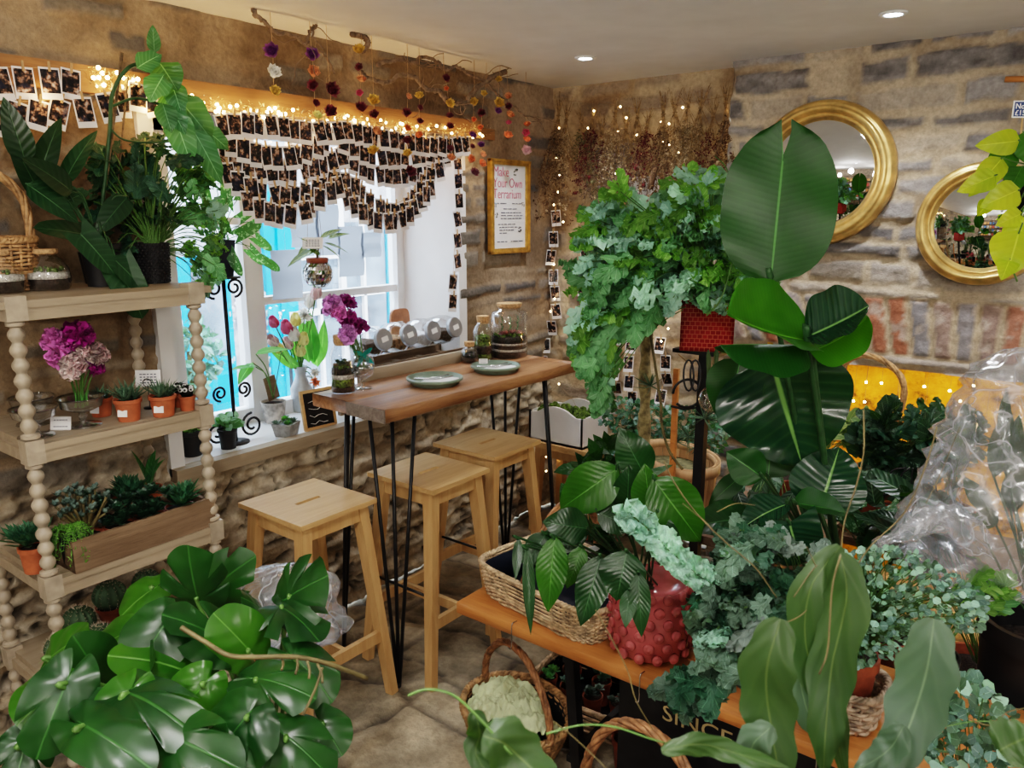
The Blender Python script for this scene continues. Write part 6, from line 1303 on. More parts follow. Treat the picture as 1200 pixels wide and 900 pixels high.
for (u0,v0,u1,v1,w,d,m,fo,be) in ((725,548,652,600,58,1.85,'L_peace_lt',.15,.9),(745,562,788,545,10,1.85,'L_peace',.1,.5),(757,560,728,505,46,1.9,'L_peace',.12,.5),(765,560,825,640,66,1.72,'L_peace_lt',.12,.5),(762,600,756,548,40,1.75,'L_peace_lt',.2,.4),(735,600,737,548,38,1.85,'L_peace',.15,.3),(690,620,640,612,44,1.8,'L_peace',.1,.6),(650,628,642,720,38,1.68,'L_peace_lt',.12,.35),(640,625,618,660,30,1.8,'L_peace',.1,.5),(705,650,680,735,40,1.64,'L_peace',.12,.3),(735,645,722,705,56,1.62,'L_peace',.05,.6),(748,670,752,748,26,1.6,'L_peace',.15,.3),(738,690,733,735,20,1.6,'L_peace',.1,.3),(618,640,622,745,15,1.7,'L_peace',.3,.1),(608,630,604,680,12,1.72,'L_peace',.3,.1),(683,640,664,690,26,1.75,'L_peace_lt',.1,.6),(690,560,716,600,34,2.0,'L_mon',.1,.5),(700,600,745,620,34,1.85,'L_peace',.1,.5),(690,625,620,640,34,1.82,'L_peace',.1,.7),(660,640,600,655,30,1.8,'L_peace',.1,.8),(680,600,660,570,30,1.95,'L_mon',.1,.5),(712,575,690,545,34,2.0,'L_mon_lt',.1,.5),(770,600,795,680,34,1.72,'L_peace',.1,.4)):
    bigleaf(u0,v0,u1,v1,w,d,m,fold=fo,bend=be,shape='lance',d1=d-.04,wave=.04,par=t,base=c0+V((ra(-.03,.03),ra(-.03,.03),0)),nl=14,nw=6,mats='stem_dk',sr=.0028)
p = pd(745,566,1.8); b = MB(); b.leaf(pd(757,583,1.8), V((0,0,1)), CAM-p, .05, .02, 'lance', .2, .5, nl=8); b.build('white_spathe', M['p_white'], t, world=True)
t = thing('paper_cup_pot', 'white pot of dark rosette plants in the wicker tray', 'potted plant', (-1.12,1.90,BZ+.016)); mkpot(t, .055, .13, M['white'], rim=0); leaves_thing(t, lambda b: [rosette(b, (ra(-.03,.03),ra(-.03,.03),.13+ra(0,.09)), 16, .06, .026, 'ovate', .0,1.2,.2,.2,nl=4) for _ in range(6)], M['L_mon'])
# blue green lobed ferns along the bench
def lobfern(label, base, polys, mats, wts=None, L=(.07,.12), r=.06, hgt=.12, pot='terra_dk', lob=4, droop=.5, nm='potted_fern'):
    t = thing(nm, label, 'fern', base); mkpot(t, r, hgt, M[pot]); c = V(base)+V((0,0,hgt))
    for (poly, n, d, dj) in polys: mass(t, c, sample(poly, n, d, dj), L, .45, 'frond', mats, lobes=lob, nl=18, wts=wts, droop=droop, every=2, sag=.05, wave=.35)
    return t
lobfern('blue green fern spilling over the bench front, right of the coral pot', (-.62,1.84,BZ+.002), [([(850,640),(865,610),(890,640),(900,690),(880,740),(845,730),(835,700)], 55, 1.66, .10), ([(815,700),(830,700),(870,720),(880,790),(850,800),(835,830),(790,812),(790,798),(820,780)], 34, 1.54, .04)], ['L_blue','L_fern_sh','L_dkfern'], [5,2,3])
t = thing('fern_frond_pot', 'pale ruffled crested frond plant leaning over the coral pot', 'fern', (-.74,1.86,BZ+.002)); mkpot(t, .05, .14, M['blackplastic'])
b = MB(); P_ = spline([V((-.74,1.86,BZ+.14)), pd(740,605,1.66), pd(765,625,1.62), pd(800,660,1.58), pd(835,685,1.56)], 12); st_ = MB(); st_.tube(P_, .002, 5); st_.build('stem', M['stem'], t, world=True)
for i in range(10, len(P_)-1):
    tg = (P_[i+1]-P_[i]).normalized(); 
    for s_ in (-1,1): sd = tg.cross(CAM-P_[i]).normalized()*s_; b.leaf(P_[i], sd+tg*.35+rv(.25), (CAM-P_[i]).normalized()+rv(.3), .032*ra(.8,1.2), .034, 'round', ra(-.2,.6), .1, .6, 6, 6, 0, 0, 0, c=ra(.8,1.3), ph=i)
b.build('crested_frond', M['L_fern_sh'], t, world=True)
lobfern('dark grey green fern filling the middle of the bench', (-.50,1.86,BZ+.002), [([(850,640),(900,620),(960,650),(960,720),(900,760),(850,730)], 70, 1.62, .14), ([(860,700),(930,700),(940,790),(880,800)], 26, 1.5, .06)], ['L_blue','L_dkfern','L_gsucc'], [3,3,1], (.05,.10))
# willow basket with terracotta pot and trailing blue leaves
bq = pz(985,872,BZ); t = thing('willow_basket', 'small greyed willow basket holding a terracotta pot at the right of the bench', 'basket', (-.365,1.745,BZ+.002)); basket(t, [(.060,.060,0),(.070,.070,.05),(.078,.078,.10)], M['wicker_grey'], n=3, rows=9, stakes=18, rr=.0052, rimr=.008, amp=.0035)
def trail(label, base, polys, mats, L=(.012,.024), W=.85, r=.058, hgt=.13, pot='terra_dk', shape='round', every=6):
    t = thing('trailing_plant', label, 'potted plant', base); mkpot(t, r, hgt, M[pot]); c = V(base)+V((0,0,hgt))
    for (poly, n, d, dj) in polys: mass(t, c, sample(poly, n, d, dj), L, W, shape, mats, nl=4, nw=2, wave=0, every=every, sag=.03, fwd=0, r=.001, bend=(-.3,.6))
    return t
trail('small leaved blue green trailing plant in the terracotta pot of the willow basket', (-.365,1.745,BZ+.022), [([(970,650),(1040,640),(1080,650),(1160,700),(1150,740),(1090,740),(1050,770),(990,790),(965,740)], 1100, 1.62, .12), ([(960,740),(1000,720),(1000,800),(965,820)], 100, 1.55, .05)], ['L_small','L_blue','L_fern_sh'], (.010,.019), hgt=.145, r=.06)
trail('blue green trailing plant lowest at the bottom right corner', (-.10,1.72,BZ-.5+.001), [([(1075,820),(1100,780),(1150,790),(1190,840),(1200,900),(1080,900),(1060,860)], 260, 1.45, .10)], ['L_small','L_blue','L_fern_sh'], (.018,.034), hgt=.30, r=.10, every=8)
t = thing('wicker_basket', 'narrow brown wicker basket hidden behind the ferns on the bench', 'basket', (-.61,1.93,BZ+.002)) if False else None
t = thing('wicker_basket', 'small brown wicker basket at the bench front under the fern', 'basket', (-.52,1.69,BZ+.002)); basket(t, [(.045,.045,0),(.055,.055,.05),(.06,.06,.09)], M['wicker_dk'], rows=10, stakes=16, rr=.005, rimr=.006, segs=72)
# ------------------------------------------------------------------ foliage in front of the hearth
def hearth(label, base, poly, d, n, mats, L, W=.5, lobes=0, shape='ovate', pot='terra_dk', dj=.12, h=.14, r=.08):
    t = thing('foliage_plant', label, 'potted plant', base); mkpot(t, r, h, M[pot]); mass(t, V(base)+V((0,0,h)), sample(poly, n, d, dj), L, W, shape, mats, lobes=lobes, nl=14 if lobes else 8, wave=.08, every=2, droop=.45, up=.7, sag=.04); return t
hb = .477
hearth('cream edged round leaved plant left in front of the gold hearth', (-.88,3.05,hb), [(975,492),(1000,485),(1040,492),(1030,520),(1000,530),(975,510)], 3.0, 46, ['L_cream'], (.06,.09), .6)
hearth('dark lobed foliage plant in the centre before the gold hearth', (-.62,3.02,hb), [(1010,505),(1040,485),(1080,492),(1100,500),(1090,560),(1040,575),(1010,540)], 2.85, 60, ['L_hearth','L_dkfern'], (.09,.15), .6, 3, 'frond')
hearth('finely cut dark green plant at the right of the gold hearth', (-.36,3.05,hb), [(1080,488),(1110,480),(1150,490),(1150,540),(1100,560),(1080,520)], 2.85, 60, ['L_hearth','L_mon'], (.08,.14), .55, 4, 'frond')
hearth('heart leaved arrow foliage plant low before the gold hearth', (-.18,2.62,0), [(1040,560),(1075,590),(1110,570),(1120,620),(1060,650),(1020,620)], 2.35, 34, ['L_hearth','L_peace'], (.10,.15), .6, 0, 'heart', dj=.1, h=.28, r=.12)
hearth('striped silver leaf plant between the bird of paradise and the hearth', (-.46,2.66,0), [(985,560),(1020,560),(1050,600),(1030,640),(1000,650),(975,610)], 2.4, 26, ['L_scind','L_hearth'], (.10,.15), .5, 0, 'lance', dj=.1, h=.28, r=.12)
hearth('strappy dark foliage behind the bird of paradise stems', (-.86,2.62,.616), [(860,560),(895,540),(935,570),(950,600),(890,640),(850,620)], 2.35, 22, ['L_hearth','L_strel'], (.12,.18), .35, 0, 'lance', dj=.1)
hearth('bright light green lobed leaf plant under the plastic wrapped plant', (-.22,1.95,BZ+.002), [(1125,675),(1150,668),(1185,690),(1190,715),(1150,715),(1125,700)], 1.85, 26, ['L_fern_lt','L_fern'], (.04,.07), .75, 3, 'frond', dj=.05, h=.12, r=.05, pot='blackplastic')
t = thing('hoop_basket', 'basket with a tall wicker hoop handle before the gold hearth', 'basket', (-.80,3.00,hb)); basket(t, [(.09,.07,0),(.10,.08,.06),(.11,.09,.10)], M['wicker_dk'], rows=10, stakes=20); hp = [(-.11,0,.09)]
q0, q1, q2 = py(978,470,3.0), py(1015,421,3.0), py(1058,470,3.0); b = MB(); handle(t, [V((-.11,0,.09)), q0-V(t.location), q1-V(t.location)-V((.06,0,.01)), q1-V(t.location)+V((.06,0,0)), q2-V(t.location), V((.11,0,.09))], M['wicker'], .011)
b = MB()
wc = thing('wire_cloche', 'dark round wire frame in front of the hearth glow', 'frame', tuple(pd(1068,620,2.6))); o_ = V(wc.location)
for k in range(5): b.tube(spline([pd(1030+18*k,618,2.6), pd(1042+13*k,565-abs(k-2)*4,2.6), pd(1062+4*k,548,2.6)], 6), .003, 5)
b.ring([pd(1068+40*math.cos(a),585+8*math.sin(a),2.6+.05*math.sin(a)) for a in [6.283*k/20 for k in range(20)]], .003, 5)
b.build('wires', M['black'], wc, world=True)
# ------------------------------------------------------------------ plastic wrapped plant
def wrapmat():
    m, t, out = newmat('clear crinkled plastic'); n = noise_(t, 4, 1, .5, dist=1.5); nb = bump(t, n, .4, .04); tr = N(t, 'ShaderNodeBsdfTransparent'); tr.inputs[0].default_value = (.86,.88,.92,1); g = N(t, 'ShaderNodeBsdfGlossy'); g.inputs['Roughness'].default_value = .2; t.links.new(nb, g.inputs['Normal']); g.inputs[0].default_value = (.95,.97,1,1)
    df = N(t, 'ShaderNodeBsdfDiffuse'); df.inputs[0].default_value = (.72,.75,.8,1); lw = N(t, 'ShaderNodeLayerWeight'); lw.inputs[0].default_value = .4; t.links.new(nb, lw.inputs['Normal']); a = N(t, 'ShaderNodeMixShader'); t.links.new(MT(t,'MULTIPLY_ADD',lw.outputs['Facing'],.5,.05,clamp=True), a.inputs[0]); t.links.new(tr.outputs[0], a.inputs[1]); t.links.new(g.outputs[0], a.inputs[2])
    cr1 = noise_(t, 4.5, 2, .5, dist=1.8); cre = MT(t, 'MULTIPLY_ADD', MT(t, 'POWER', MT(t, 'SUBTRACT', 1.0, MT(t, 'MULTIPLY', MT(t, 'ABSOLUTE', MT(t, 'SUBTRACT', cr1, .5)), 26), clamp=True), 2), .35, .12); c = N(t, 'ShaderNodeMixShader'); t.links.new(cre, c.inputs[0]); t.links.new(a.outputs[0], c.inputs[1]); t.links.new(df.outputs[0], c.inputs[2]); t.links.new(c.outputs[0], out.inputs[0]); return m  # white diffuse creases put highlight lines into the plastic's colour
M['wrap'] = wrapmat()
def wrapcone(t, rings, n=40, k1=9, amp=.12, name='plastic_sheet'):
    b = MB(); vs = []; uv = []
    for i, (c, rx, ry) in enumerate(rings):
        c = V(c)
        for j in range(n):
            a = 2*math.pi*j/n; q = 1+amp*(noise.noise(V((math.cos(a)*2.2, math.sin(a)*2.2, i*.55)))*1.6+.5*math.sin(a*k1+i*.9)*.5); vs.append(c+RT*(rx*q*math.cos(a))+V((FW.x,FW.y,0)).normalized()*(ry*q*math.sin(a)))
    fs = [(i*n+j, i*n+(j+1)%n, (i+1)*n+(j+1)%n, (i+1)*n+j) for i in range(len(rings)-1) for j in range(n)]
    b.add(vs, fs); o = b.build(name, M['wrap'], t, world=True); return o
wp = thing('wrapped_plant', 'large potted plant bagged in clear crinkled plastic at the right edge', 'potted plant', (-.03,2.20,0)); mkpot(wp, .14, .66, M['blackplastic'], rim=.08)
D_ = 1.95
rg = [(pd(1165,690,D_),.06,.05),(pd(1160,680,D_),.17,.12),(pd(1150,655,D_),.20,.14),(pd(1156,620,D_),.19,.14),(pd(1172,580,D_),.19,.14),(pd(1185,540,D_),.19,.14),(pd(1192,500,D_),.17,.13),(pd(1197,460,D_),.14,.11),(pd(1200,430,D_),.11,.09),(pd(1208,412,D_),.06,.05),(pd(1215,408,D_),.01,.01)]
R2_ = []
for i in range(len(rg)-1):
    for k in range(4): f = k/4; R2_.append((rg[i][0].lerp(rg[i+1][0],f), rg[i][1]*(1-f)+rg[i+1][1]*f, rg[i][2]*(1-f)+rg[i+1][2]*f))
wrapcone(wp, R2_, 96, 11, .22)
wrapcone(wp, [(pd(1165,640,1.85),.05,.04),(pd(1120,622,1.85),.07,.03),(pd(1085,618,1.85),.05,.025),(pd(1060,622,1.85),.035,.02),(pd(1030,628,1.85),.03,.02),(pd(1015,622,1.85),.006,.005)], 36, 7, .3, 'plastic_tail') if False else None
b = MB(); P_ = spline([pd(1150,640,1.83), pd(1110,610,1.8), pd(1075,612,1.78), pd(1050,628,1.78), pd(1025,640,1.78)], 8)
n = 26; vs = []
for i, p in enumerate(P_):
    f = i/(len(P_)-1); w_ = .075*(1-f)+.018+.012*math.sin(f*14)
    for j in range(n): a = 2*math.pi*j/n; q = 1+.35*noise.noise(V((math.cos(a)*2, math.sin(a)*2, i*.5))); vs.append(p+V((0,0,1))*w_*.55*q*math.sin(a)+V((FW.x,FW.y,0))*w_*.6*q*math.cos(a))
b.add(vs, [(i*n+j, i*n+(j+1)%n, (i+1)*n+(j+1)%n, (i+1)*n+j) for i in range(len(P_)-1) for j in range(n)]); b.build('plastic_tail', M['wrap'], wp, world=True)
for (u0,v0,u1,v1,w,m) in ((1165,560,1185,470,26,'L_peace'),(1180,560,1196,480,22,'L_peace'),(1160,600,1130,560,22,'L_peace'),(1185,600,1190,540,24,'L_mon'),(1150,620,1165,590,24,'L_peace'),(1175,520,1180,450,14,'L_dark'),(1190,600,1200,520,20,'L_peace')): bigleaf(u0,v0,u1,v1,w,D_+.03,m,fold=.2,bend=.5,shape='lance',par=wp,base=V((-.03,2.20,.62)),nl=10,nw=4,sr=.003)
# golden pothos hanging at the top right
hx_ = pd(1200,185,1.75); t = thing('golden_pothos', 'golden yellow pothos in a dark hanging pot at the top right edge', 'potted plant', tuple(hx_)); m0 = V(t.location)
b = MB(); b.lathe([(0,-.06),(.045,-.06),(.055,.0),(.06,.04),(.056,.04),(.05,.03),(0,.03)], 24, c=(.035,0,-.06)); b.build('pot', M['navypot'], t); b = MB()
for a in range(3): b.tube([V((.035+.055*math.cos(a*2.1), .055*math.sin(a*2.1), -.02)), V((.035,0,.30))], .0012, 4)
b.tube([V((.035,0,.30)), V((.035,0,ZC-m0.z))], .0015, 4); b.build('hanging_cord', M['wire'], t)
for (u0,v0,u1,v1,w,m,d) in ((1195,165,1150,170,26,'L_yellow',1.7),(1185,175,1160,205,28,'L_mon_lt',1.72),(1175,185,1140,225,26,'L_yellow',1.66),(1168,205,1128,222,24,'L_yellow',1.65),(1195,222,1155,240,30,'L_yellow',1.66),(1160,235,1148,250,16,'L_yellow',1.68),(1198,250,1172,262,20,'L_yellow',1.64),(1195,270,1180,320,46,'L_yellow',1.62),(1190,255,1208,300,34,'L_yellow',1.64),(1198,195,1182,225,24,'L_mon_lt',1.68),(1200,155,1205,190,26,'L_mon_lt',1.7),(1185,300,1175,325,20,'L_yellow',1.62)):
    bigleaf(u0,v0,u1,v1,w*1.15,d,m,fold=.15,bend=.35,shape='ovate',par=t,base=m0+V((.035,0,-.02)),nl=9,nw=6,sr=.0016,mats='stem',d1=d-.02)
b = MB(); b.tube(spline([m0+V((.03,-.03,-.02)), pd(1183,262,1.66), pd(1178,290,1.64), pd(1192,330,1.62)], 6), .0018, 5); b.build('vine', M['stem'], t, world=True)
p = pd(1200,128,1.72); t = thing('price_tag', 'small white and blue price tag on a stick above the golden pothos', 'price tag', tuple(p), R(38)); b = MB(); b.box((0,0,0), (.050,.002,.036)); b.build('tag', M['paper'], t, smooth=False); M['navyink'] = plain('navy ink', (.02,.05,.16), .6, bst=0); b = MB(); b.box((0,-.0015,0), (.045,.001,.031)); b.build('blue_panel', M['navyink'], t, smooth=False); text('No', .016, M['paper'], t, (-.021,-.0025,.001), (R(90),0,0), 'lettering'); text('£15', .016, M['paper'], t, (-.021,-.0025,-.013), (R(90),0,0), 'lettering')
b = MB(); b.tube([(0,.002,-.018),(.005,.002,-.10)], .002, 5); b.build('stick', M['beech'], t)
t = thing('wooden_peg_rail', 'short round wooden peg sticking out at the top right', 'peg', tuple(py(1190,92,3.38))); b = MB(); b.tube([py(1178,93,3.37), py(1215,92,3.37)], .010, 8); b.build('rod', M['bench'], t, world=True)
# ------------------------------------------------------------------ baskets and pots on the floor under the bench
fx, fy = -1.30, 1.70
t = thing('round_basket', 'round wicker basket with hoop handle and pale green tissue on the floor', 'basket', (fx,fy,.001), R(-20)); basket(t, [(.125,.105,0),(.165,.14,.08),(.19,.155,.15)], M['wicker'], rows=20, stakes=34, rr=.0050, rimr=.011, liner=M['blackplastic'])
handle(t, [(-.19,0,.14),(-.17,.0,.24),(-.09,.0,.33),(.0,.0,.355),(.09,.0,.33),(.17,.0,.24),(.19,0,.14)], M['wicker_dk'], .011)
ts = thing('tissue_wrap', 'crumpled pale green tissue paper in the round basket', 'tissue', (fx,fy,.05)); b = MB(); nu = 60
def rdg(x, y, z): return 1-abs(noise.noise(V((x, y, z))))*2
for (cx_, cy_, sx_, sy_, sd_, rz_) in ((-.05,.01,.105,.085,1,.4),(.055,-.02,.10,.08,7,-.5),(.0,-.055,.09,.06,13,.1)):
    vs = []
    for i in range(nu+1):
        for j in range(nu+1):
            u, v = 2*i/nu-1, 2*j/nu-1; r2 = min(1.4, math.hypot(u, v)); x = u*sx_*(1+.18*noise.noise(V((u*2,v*2,sd_)))); y = v*sy_*(1+.18*noise.noise(V((u*2,v*2,sd_+5))))
            z = .125+.085*(1-r2*r2*.55)+.038*rdg(u*1.6, v*1.6, sd_)+.016*rdg(u*4, v*4, sd_+3)+.006*rdg(u*9, v*9, sd_)-.045; c_2, s_2 = math.cos(rz_), math.sin(rz_); vs.append((cx_+x*c_2-y*s_2, cy_+x*s_2+y*c_2, z-.05))
    b.add(vs, [(i*(nu+1)+j, i*(nu+1)+j+1, (i+1)*(nu+1)+j+1, (i+1)*(nu+1)+j) for i in range(nu) for j in range(nu)])
b.build('tissue_sheets', M['tissue'], ts)
t = thing('wicker_tray', 'low pale wicker tray of small succulents on the floor under the bench', 'basket', (-1.20,2.02,.001), R(4)); basket(t, [(.20,.12,0),(.21,.13,.05),(.22,.14,.10)], M['wicker_lt'], n=6, rows=10, stakes=36, rr=.0046, rimr=.008, segs=120, liner=M['blackplastic'])
for i, (x, y, k, lb) in enumerate(((-1.36,1.96,'L_fern','small green succulent at the left of the floor tray'),(-1.27,1.96,'L_small','pale blue rosette succulent in the floor tray, centre left'),(-1.18,1.96,'L_gsucc','pale rosette succulent in the floor tray, centre right'),(-1.09,1.98,'L_gsucc','grey rosette succulent at the right of the floor tray'),(-1.32,2.05,'p_wine','dark red leafed seedling at the back of the floor tray'),(-1.20,2.05,'L_small','blue succulent at the back of the floor tray'))):
    t = thing('potted_succulent', lb, 'potted plant', (x,y,.02)); mkpot(t, .034, .085, M['terra_dk']); leaves_thing(t, lambda b: [rosette(b, (ra(-.022,.022),ra(-.022,.022),.085+ra(0,.025)), 16, .026, .017, 'spoon', .1,1.35,.3,-.4,nl=3) for _ in range(6)], M[k])
for (x, y, lb, m) in ((-.98,1.84,'dark terracotta pot standing empty under the bench by the leg frame','terra_dk'),): t = thing('plant_pot', lb, 'pot', (x,y,.001)); mkpot(t, .05, .11, M[m])
t = thing('lettered_crate', 'black painted crate with gold letters under the bench', 'crate', (-.60,1.81,.001), R(0)); b = MB()
cw, cd_, ch = .62, .30, .43
for (x,y,w,d) in ((0,-cd_/2,cw,.012),(0,cd_/2,cw,.012),(-cw/2,0,.012,cd_),(cw/2,0,.012,cd_)): b.box((x,y,ch/2), (w,d,ch))
b.box((0,0,.006), (cw,cd_,.012)); b.build('crate_body', M['black'], t, smooth=False); M['goldink'] = plain('dull gold lettering', (.42,.33,.17), .5, bst=0); text('SINCE', .062, M['goldink'], t, (-.185,-cd_/2-.008,.365), (R(90),0,0), 'lettering', sx=1.15)
t = thing('wicker_basket', 'shallow dark wicker basket resting in the black crate', 'basket', (-.52,1.81,.27)); basket(t, [(.14,.10,0),(.17,.11,.08),(.19,.12,.165)], M['wicker_dk'], rows=14, stakes=36, rr=.0045, rimr=.008)
t = thing('hoop_basket', 'large brown basket with a hoop handle at the bottom edge under the bench', 'basket', (-.70,1.40,.001), R(-5)); basket(t, [(.12,.10,0),(.145,.12,.10),(.165,.135,.20)], M['wicker_dk'], rows=22, stakes=30, rr=.0050, rimr=.011, liner=M['blackplastic']); handle(t, [(-.165,0,.19),(-.165,.0,.34),(-.10,.0,.475),(0,.0,.52),(.10,.0,.475),(.165,.0,.34),(.165,0,.19)], M['wicker_dk'], .013)
t = thing('turned_post', 'dark glossy turned wooden post at the bottom right edge', 'post', (-.035,2.62,0)); b = MB(); b.lathe([(.08,0),(.08,.02),(.05,.03),(.035,.06),(.05,.09),(.062,.12),(.05,.16),(.028,.18),(.04,.2),(.045,.22),(.03,.24),(.022,.26),(.022,.9),(0,.9)], 28); b.build('turned_wood', plain('dark polished wood', (.045,.018,.012), .2, bst=0), t)
t = thing('foliage_plant', 'leafy plant in a dark pot standing on the floor by the turned post', 'potted plant', (-.02,2.30,0)) if False else None
b = MB()
tg_ = thing('twig_bundle', 'loose dark twigs lying on the floor at the right', 'twigs', tuple(pz(1120,830,.01)))
for k in range(7): a = pz(1060+ra(0,40),790+ra(0,50),.02); c = pz(1150+ra(0,40),770+ra(0,60),.03); b.tube(spline([a, a.lerp(c,.5)+rv(.015)+V((0,0,.02)), c], 5), .003, 5)
b.build('twigs', M['stick'], tg_, world=True)['kind'] = 'stuff'
# ------------------------------------------------------------------ clear bag behind the monstera
t = thing('plastic_bag', 'clear crinkled plastic bag behind the big monstera at the shelf foot', 'bag', tuple(pd(335,760,1.72))); o_ = V(t.location); rg = [(pd(335,760,1.72),.02,.02),(pd(335,745,1.72),.12,.09),(pd(333,710,1.72),.125,.09),(pd(335,680,1.72),.10,.08),(pd(345,665,1.72),.04,.03),(pd(350,660,1.72),.004,.004)]
R2_ = []
for i in range(len(rg)-1):
    for k in range(4): f = k/4; R2_.append((rg[i][0].lerp(rg[i+1][0],f), rg[i][1]*(1-f)+rg[i+1][1]*f, rg[i][2]*(1-f)+rg[i+1][2]*f))
wrapcone(t, R2_, 60, 9, .2)
# ------------------------------------------------------------------ big monstera at the lower left
def monstera_leaf(b, j, tip, W, nrm, splits=1, cup=.15, bend=.35, c=1.0):
    j = V(j); d = V(tip)-j; L = d.length; d.normalize(); nrm = V(nrm); nrm = (nrm-d*nrm.dot(d)).normalized(); s_ = d.cross(nrm); n, rn = 80, 7; vs = []; uv = []
    cuts = []
    for side in (-1,1):
        for k in range(splits): cuts.append((side*(.65+.62*k+ra(-.08,.08)), ra(.45,.7)))
    ph0 = ra(0,6)
    for jn in range(n+1):
        a = -math.pi+2*math.pi*jn/n; r = .70+.24*math.cos(a)+.07*math.cos(2*a)
        e = math.pi-abs(a); r *= min(1, .22+e/.42) if e < .33 else 1
        rr_ = r*L
        for (ca, dp) in cuts:
            q = abs(a-ca)
            if q < .085: rr_ *= 1-dp*(1-q/.085)
        for i in range(rn+1):
            f = i/rn; x = math.sin(a)*rr_*f*W/L*.72; y = math.cos(a)*rr_*f; z = -bend*1.5*(y/L)**2*L*.5*(1 if y > 0 else .6) - bend*1.1*(x/L)**2*L + cup*1.6*abs(x)*(1-.5*f) + .05*L*math.sin(a*4+ph0)*f*f + .02*L*math.sin(a*9+ph0*2)*f**3
            vs.append(j+d*y+s_*x+nrm*z); uv.append((.5+.5*x/L, .5+.5*y/L-.15*abs(x)/L))
    m = rn+1; fs = [(k*m+i, k*m+i+1, (k+1)*m+i+1, (k+1)*m+i) for k in range(n) for i in range(rn)]
    b.add(vs, fs, uv, c)
mp = pz(235,1010,.001); MPX, MPY = -1.33, .86
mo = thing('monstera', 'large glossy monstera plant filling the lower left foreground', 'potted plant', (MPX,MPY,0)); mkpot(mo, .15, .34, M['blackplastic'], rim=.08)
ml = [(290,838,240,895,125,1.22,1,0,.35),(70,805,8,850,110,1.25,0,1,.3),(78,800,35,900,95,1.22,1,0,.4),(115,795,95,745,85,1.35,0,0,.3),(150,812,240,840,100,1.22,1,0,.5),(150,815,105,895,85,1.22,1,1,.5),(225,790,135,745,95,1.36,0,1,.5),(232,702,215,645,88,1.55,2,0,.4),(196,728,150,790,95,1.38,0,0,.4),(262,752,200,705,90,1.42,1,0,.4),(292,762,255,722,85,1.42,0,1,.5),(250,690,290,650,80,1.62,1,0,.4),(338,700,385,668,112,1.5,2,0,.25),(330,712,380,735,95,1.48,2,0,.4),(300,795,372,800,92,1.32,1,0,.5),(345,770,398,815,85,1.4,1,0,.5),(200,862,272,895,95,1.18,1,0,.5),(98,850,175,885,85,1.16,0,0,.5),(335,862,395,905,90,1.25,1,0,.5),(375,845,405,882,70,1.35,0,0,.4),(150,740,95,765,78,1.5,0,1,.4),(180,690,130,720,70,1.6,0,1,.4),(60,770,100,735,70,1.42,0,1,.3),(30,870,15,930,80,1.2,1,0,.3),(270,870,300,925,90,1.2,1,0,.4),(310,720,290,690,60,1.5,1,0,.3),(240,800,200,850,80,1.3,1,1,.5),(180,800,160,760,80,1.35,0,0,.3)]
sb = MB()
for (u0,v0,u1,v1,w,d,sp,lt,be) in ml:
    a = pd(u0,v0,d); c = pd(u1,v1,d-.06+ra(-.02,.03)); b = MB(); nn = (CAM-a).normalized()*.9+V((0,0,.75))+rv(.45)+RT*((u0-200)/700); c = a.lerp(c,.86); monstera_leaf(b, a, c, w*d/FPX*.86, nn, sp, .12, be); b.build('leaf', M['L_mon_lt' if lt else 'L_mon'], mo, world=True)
    s0 = V((MPX+ra(-.06,.06), MPY+ra(-.06,.06), .32)); sb.tube(spline([s0, s0.lerp(a,.55)+V((0,0,.06)), a-V((0,0,.012)), a], 6), .0042, 6)
sb.build('petioles', M['stem'], mo, world=True)
b = MB(); b.tube(spline([pd(u,v,d) for u,v,d in ((212,735,1.0),(240,752,1.0),(268,768,1.0),(300,770,1.0),(345,770,1.02),(385,778,1.05),(430,795,1.1))], 8), .0032, 6)
for (u,v,u1,v1) in ((378,782,355,838),(348,772,346,790),(360,775,362,795),(372,778,378,800),(330,770,330,785)): b.tube(spline([pd(u,v,1.02), pd((u+u1)/2+2,(v+v1)/2,1.01), pd(u1,v1,1.0)], 4), .0018, 5)
t = thing('aerial_root', 'long brown aerial stem with rootlets crossing in front of the monstera', 'stem', tuple(pd(300,770,1.0))); b.build('stem', M['stem_br'], t, world=True)
# ------------------------------------------------------------------ flat leaved forest cactus right in front of the lens
EP = V((-.20,.80,0)); ep = thing('forest_cactus', 'flat leaved forest cactus in the near foreground with long wiry stems', 'potted plant', (-.12,.62,0)); mkpot(ep, .12, .95, M['terra_dk'], rim=.1)
hub = V((-.12,.62,.92))
def epi(pts, wpx, d, mat, sc=.35, sr=.003, tw=0):
    P_ = spline([pd(u,v,d+(w_[0] if w_ else 0)) for (u,v,*w_) in pts], 8); n = len(P_)-1; b = MB(); nn = (CAM-P_[0]).normalized(); vs = []; uv = []; nw = 6
    for i, p in enumerate(P_):
        tg = (P_[min(i+1,n)]-P_[max(i-1,0)]).normalized(); s_ = tg.cross(nn).normalized(); t_ = i/n; w = wpx*d/FPX/2*(math.sin(math.pi*min(1,t_**.8*.96+.03))**.6)*(1+.10*math.sin(t_*26)*(1 if sc else 0))
        for j in range(nw+1): q = -1+2*j/nw; vs.append(p+s_*q*w-nn*abs(q)*w*.18+nn*.004*math.sin(t_*9+q)); uv.append((.5+.5*q, t_))
    m = nw+1; b.add(vs, [(i*m+j,i*m+j+1,(i+1)*m+j+1,(i+1)*m+j) for i in range(n) for j in range(nw)], uv, ra(.85,1.15)); b.build('leaf', M[mat], ep, world=True)
    q = MB(); a = P_[-1]; return P_
epi([(985,648),(992,700),(975,780),(968,850),(965,905)], 54, .78, 'L_epi')
epi([(985,640),(950,690),(945,760),(975,840),(990,910)], 44, .80, 'L_epi')
epi([(915,725),(898,790),(905,860),(920,940)], 64, .72, 'L_epi')
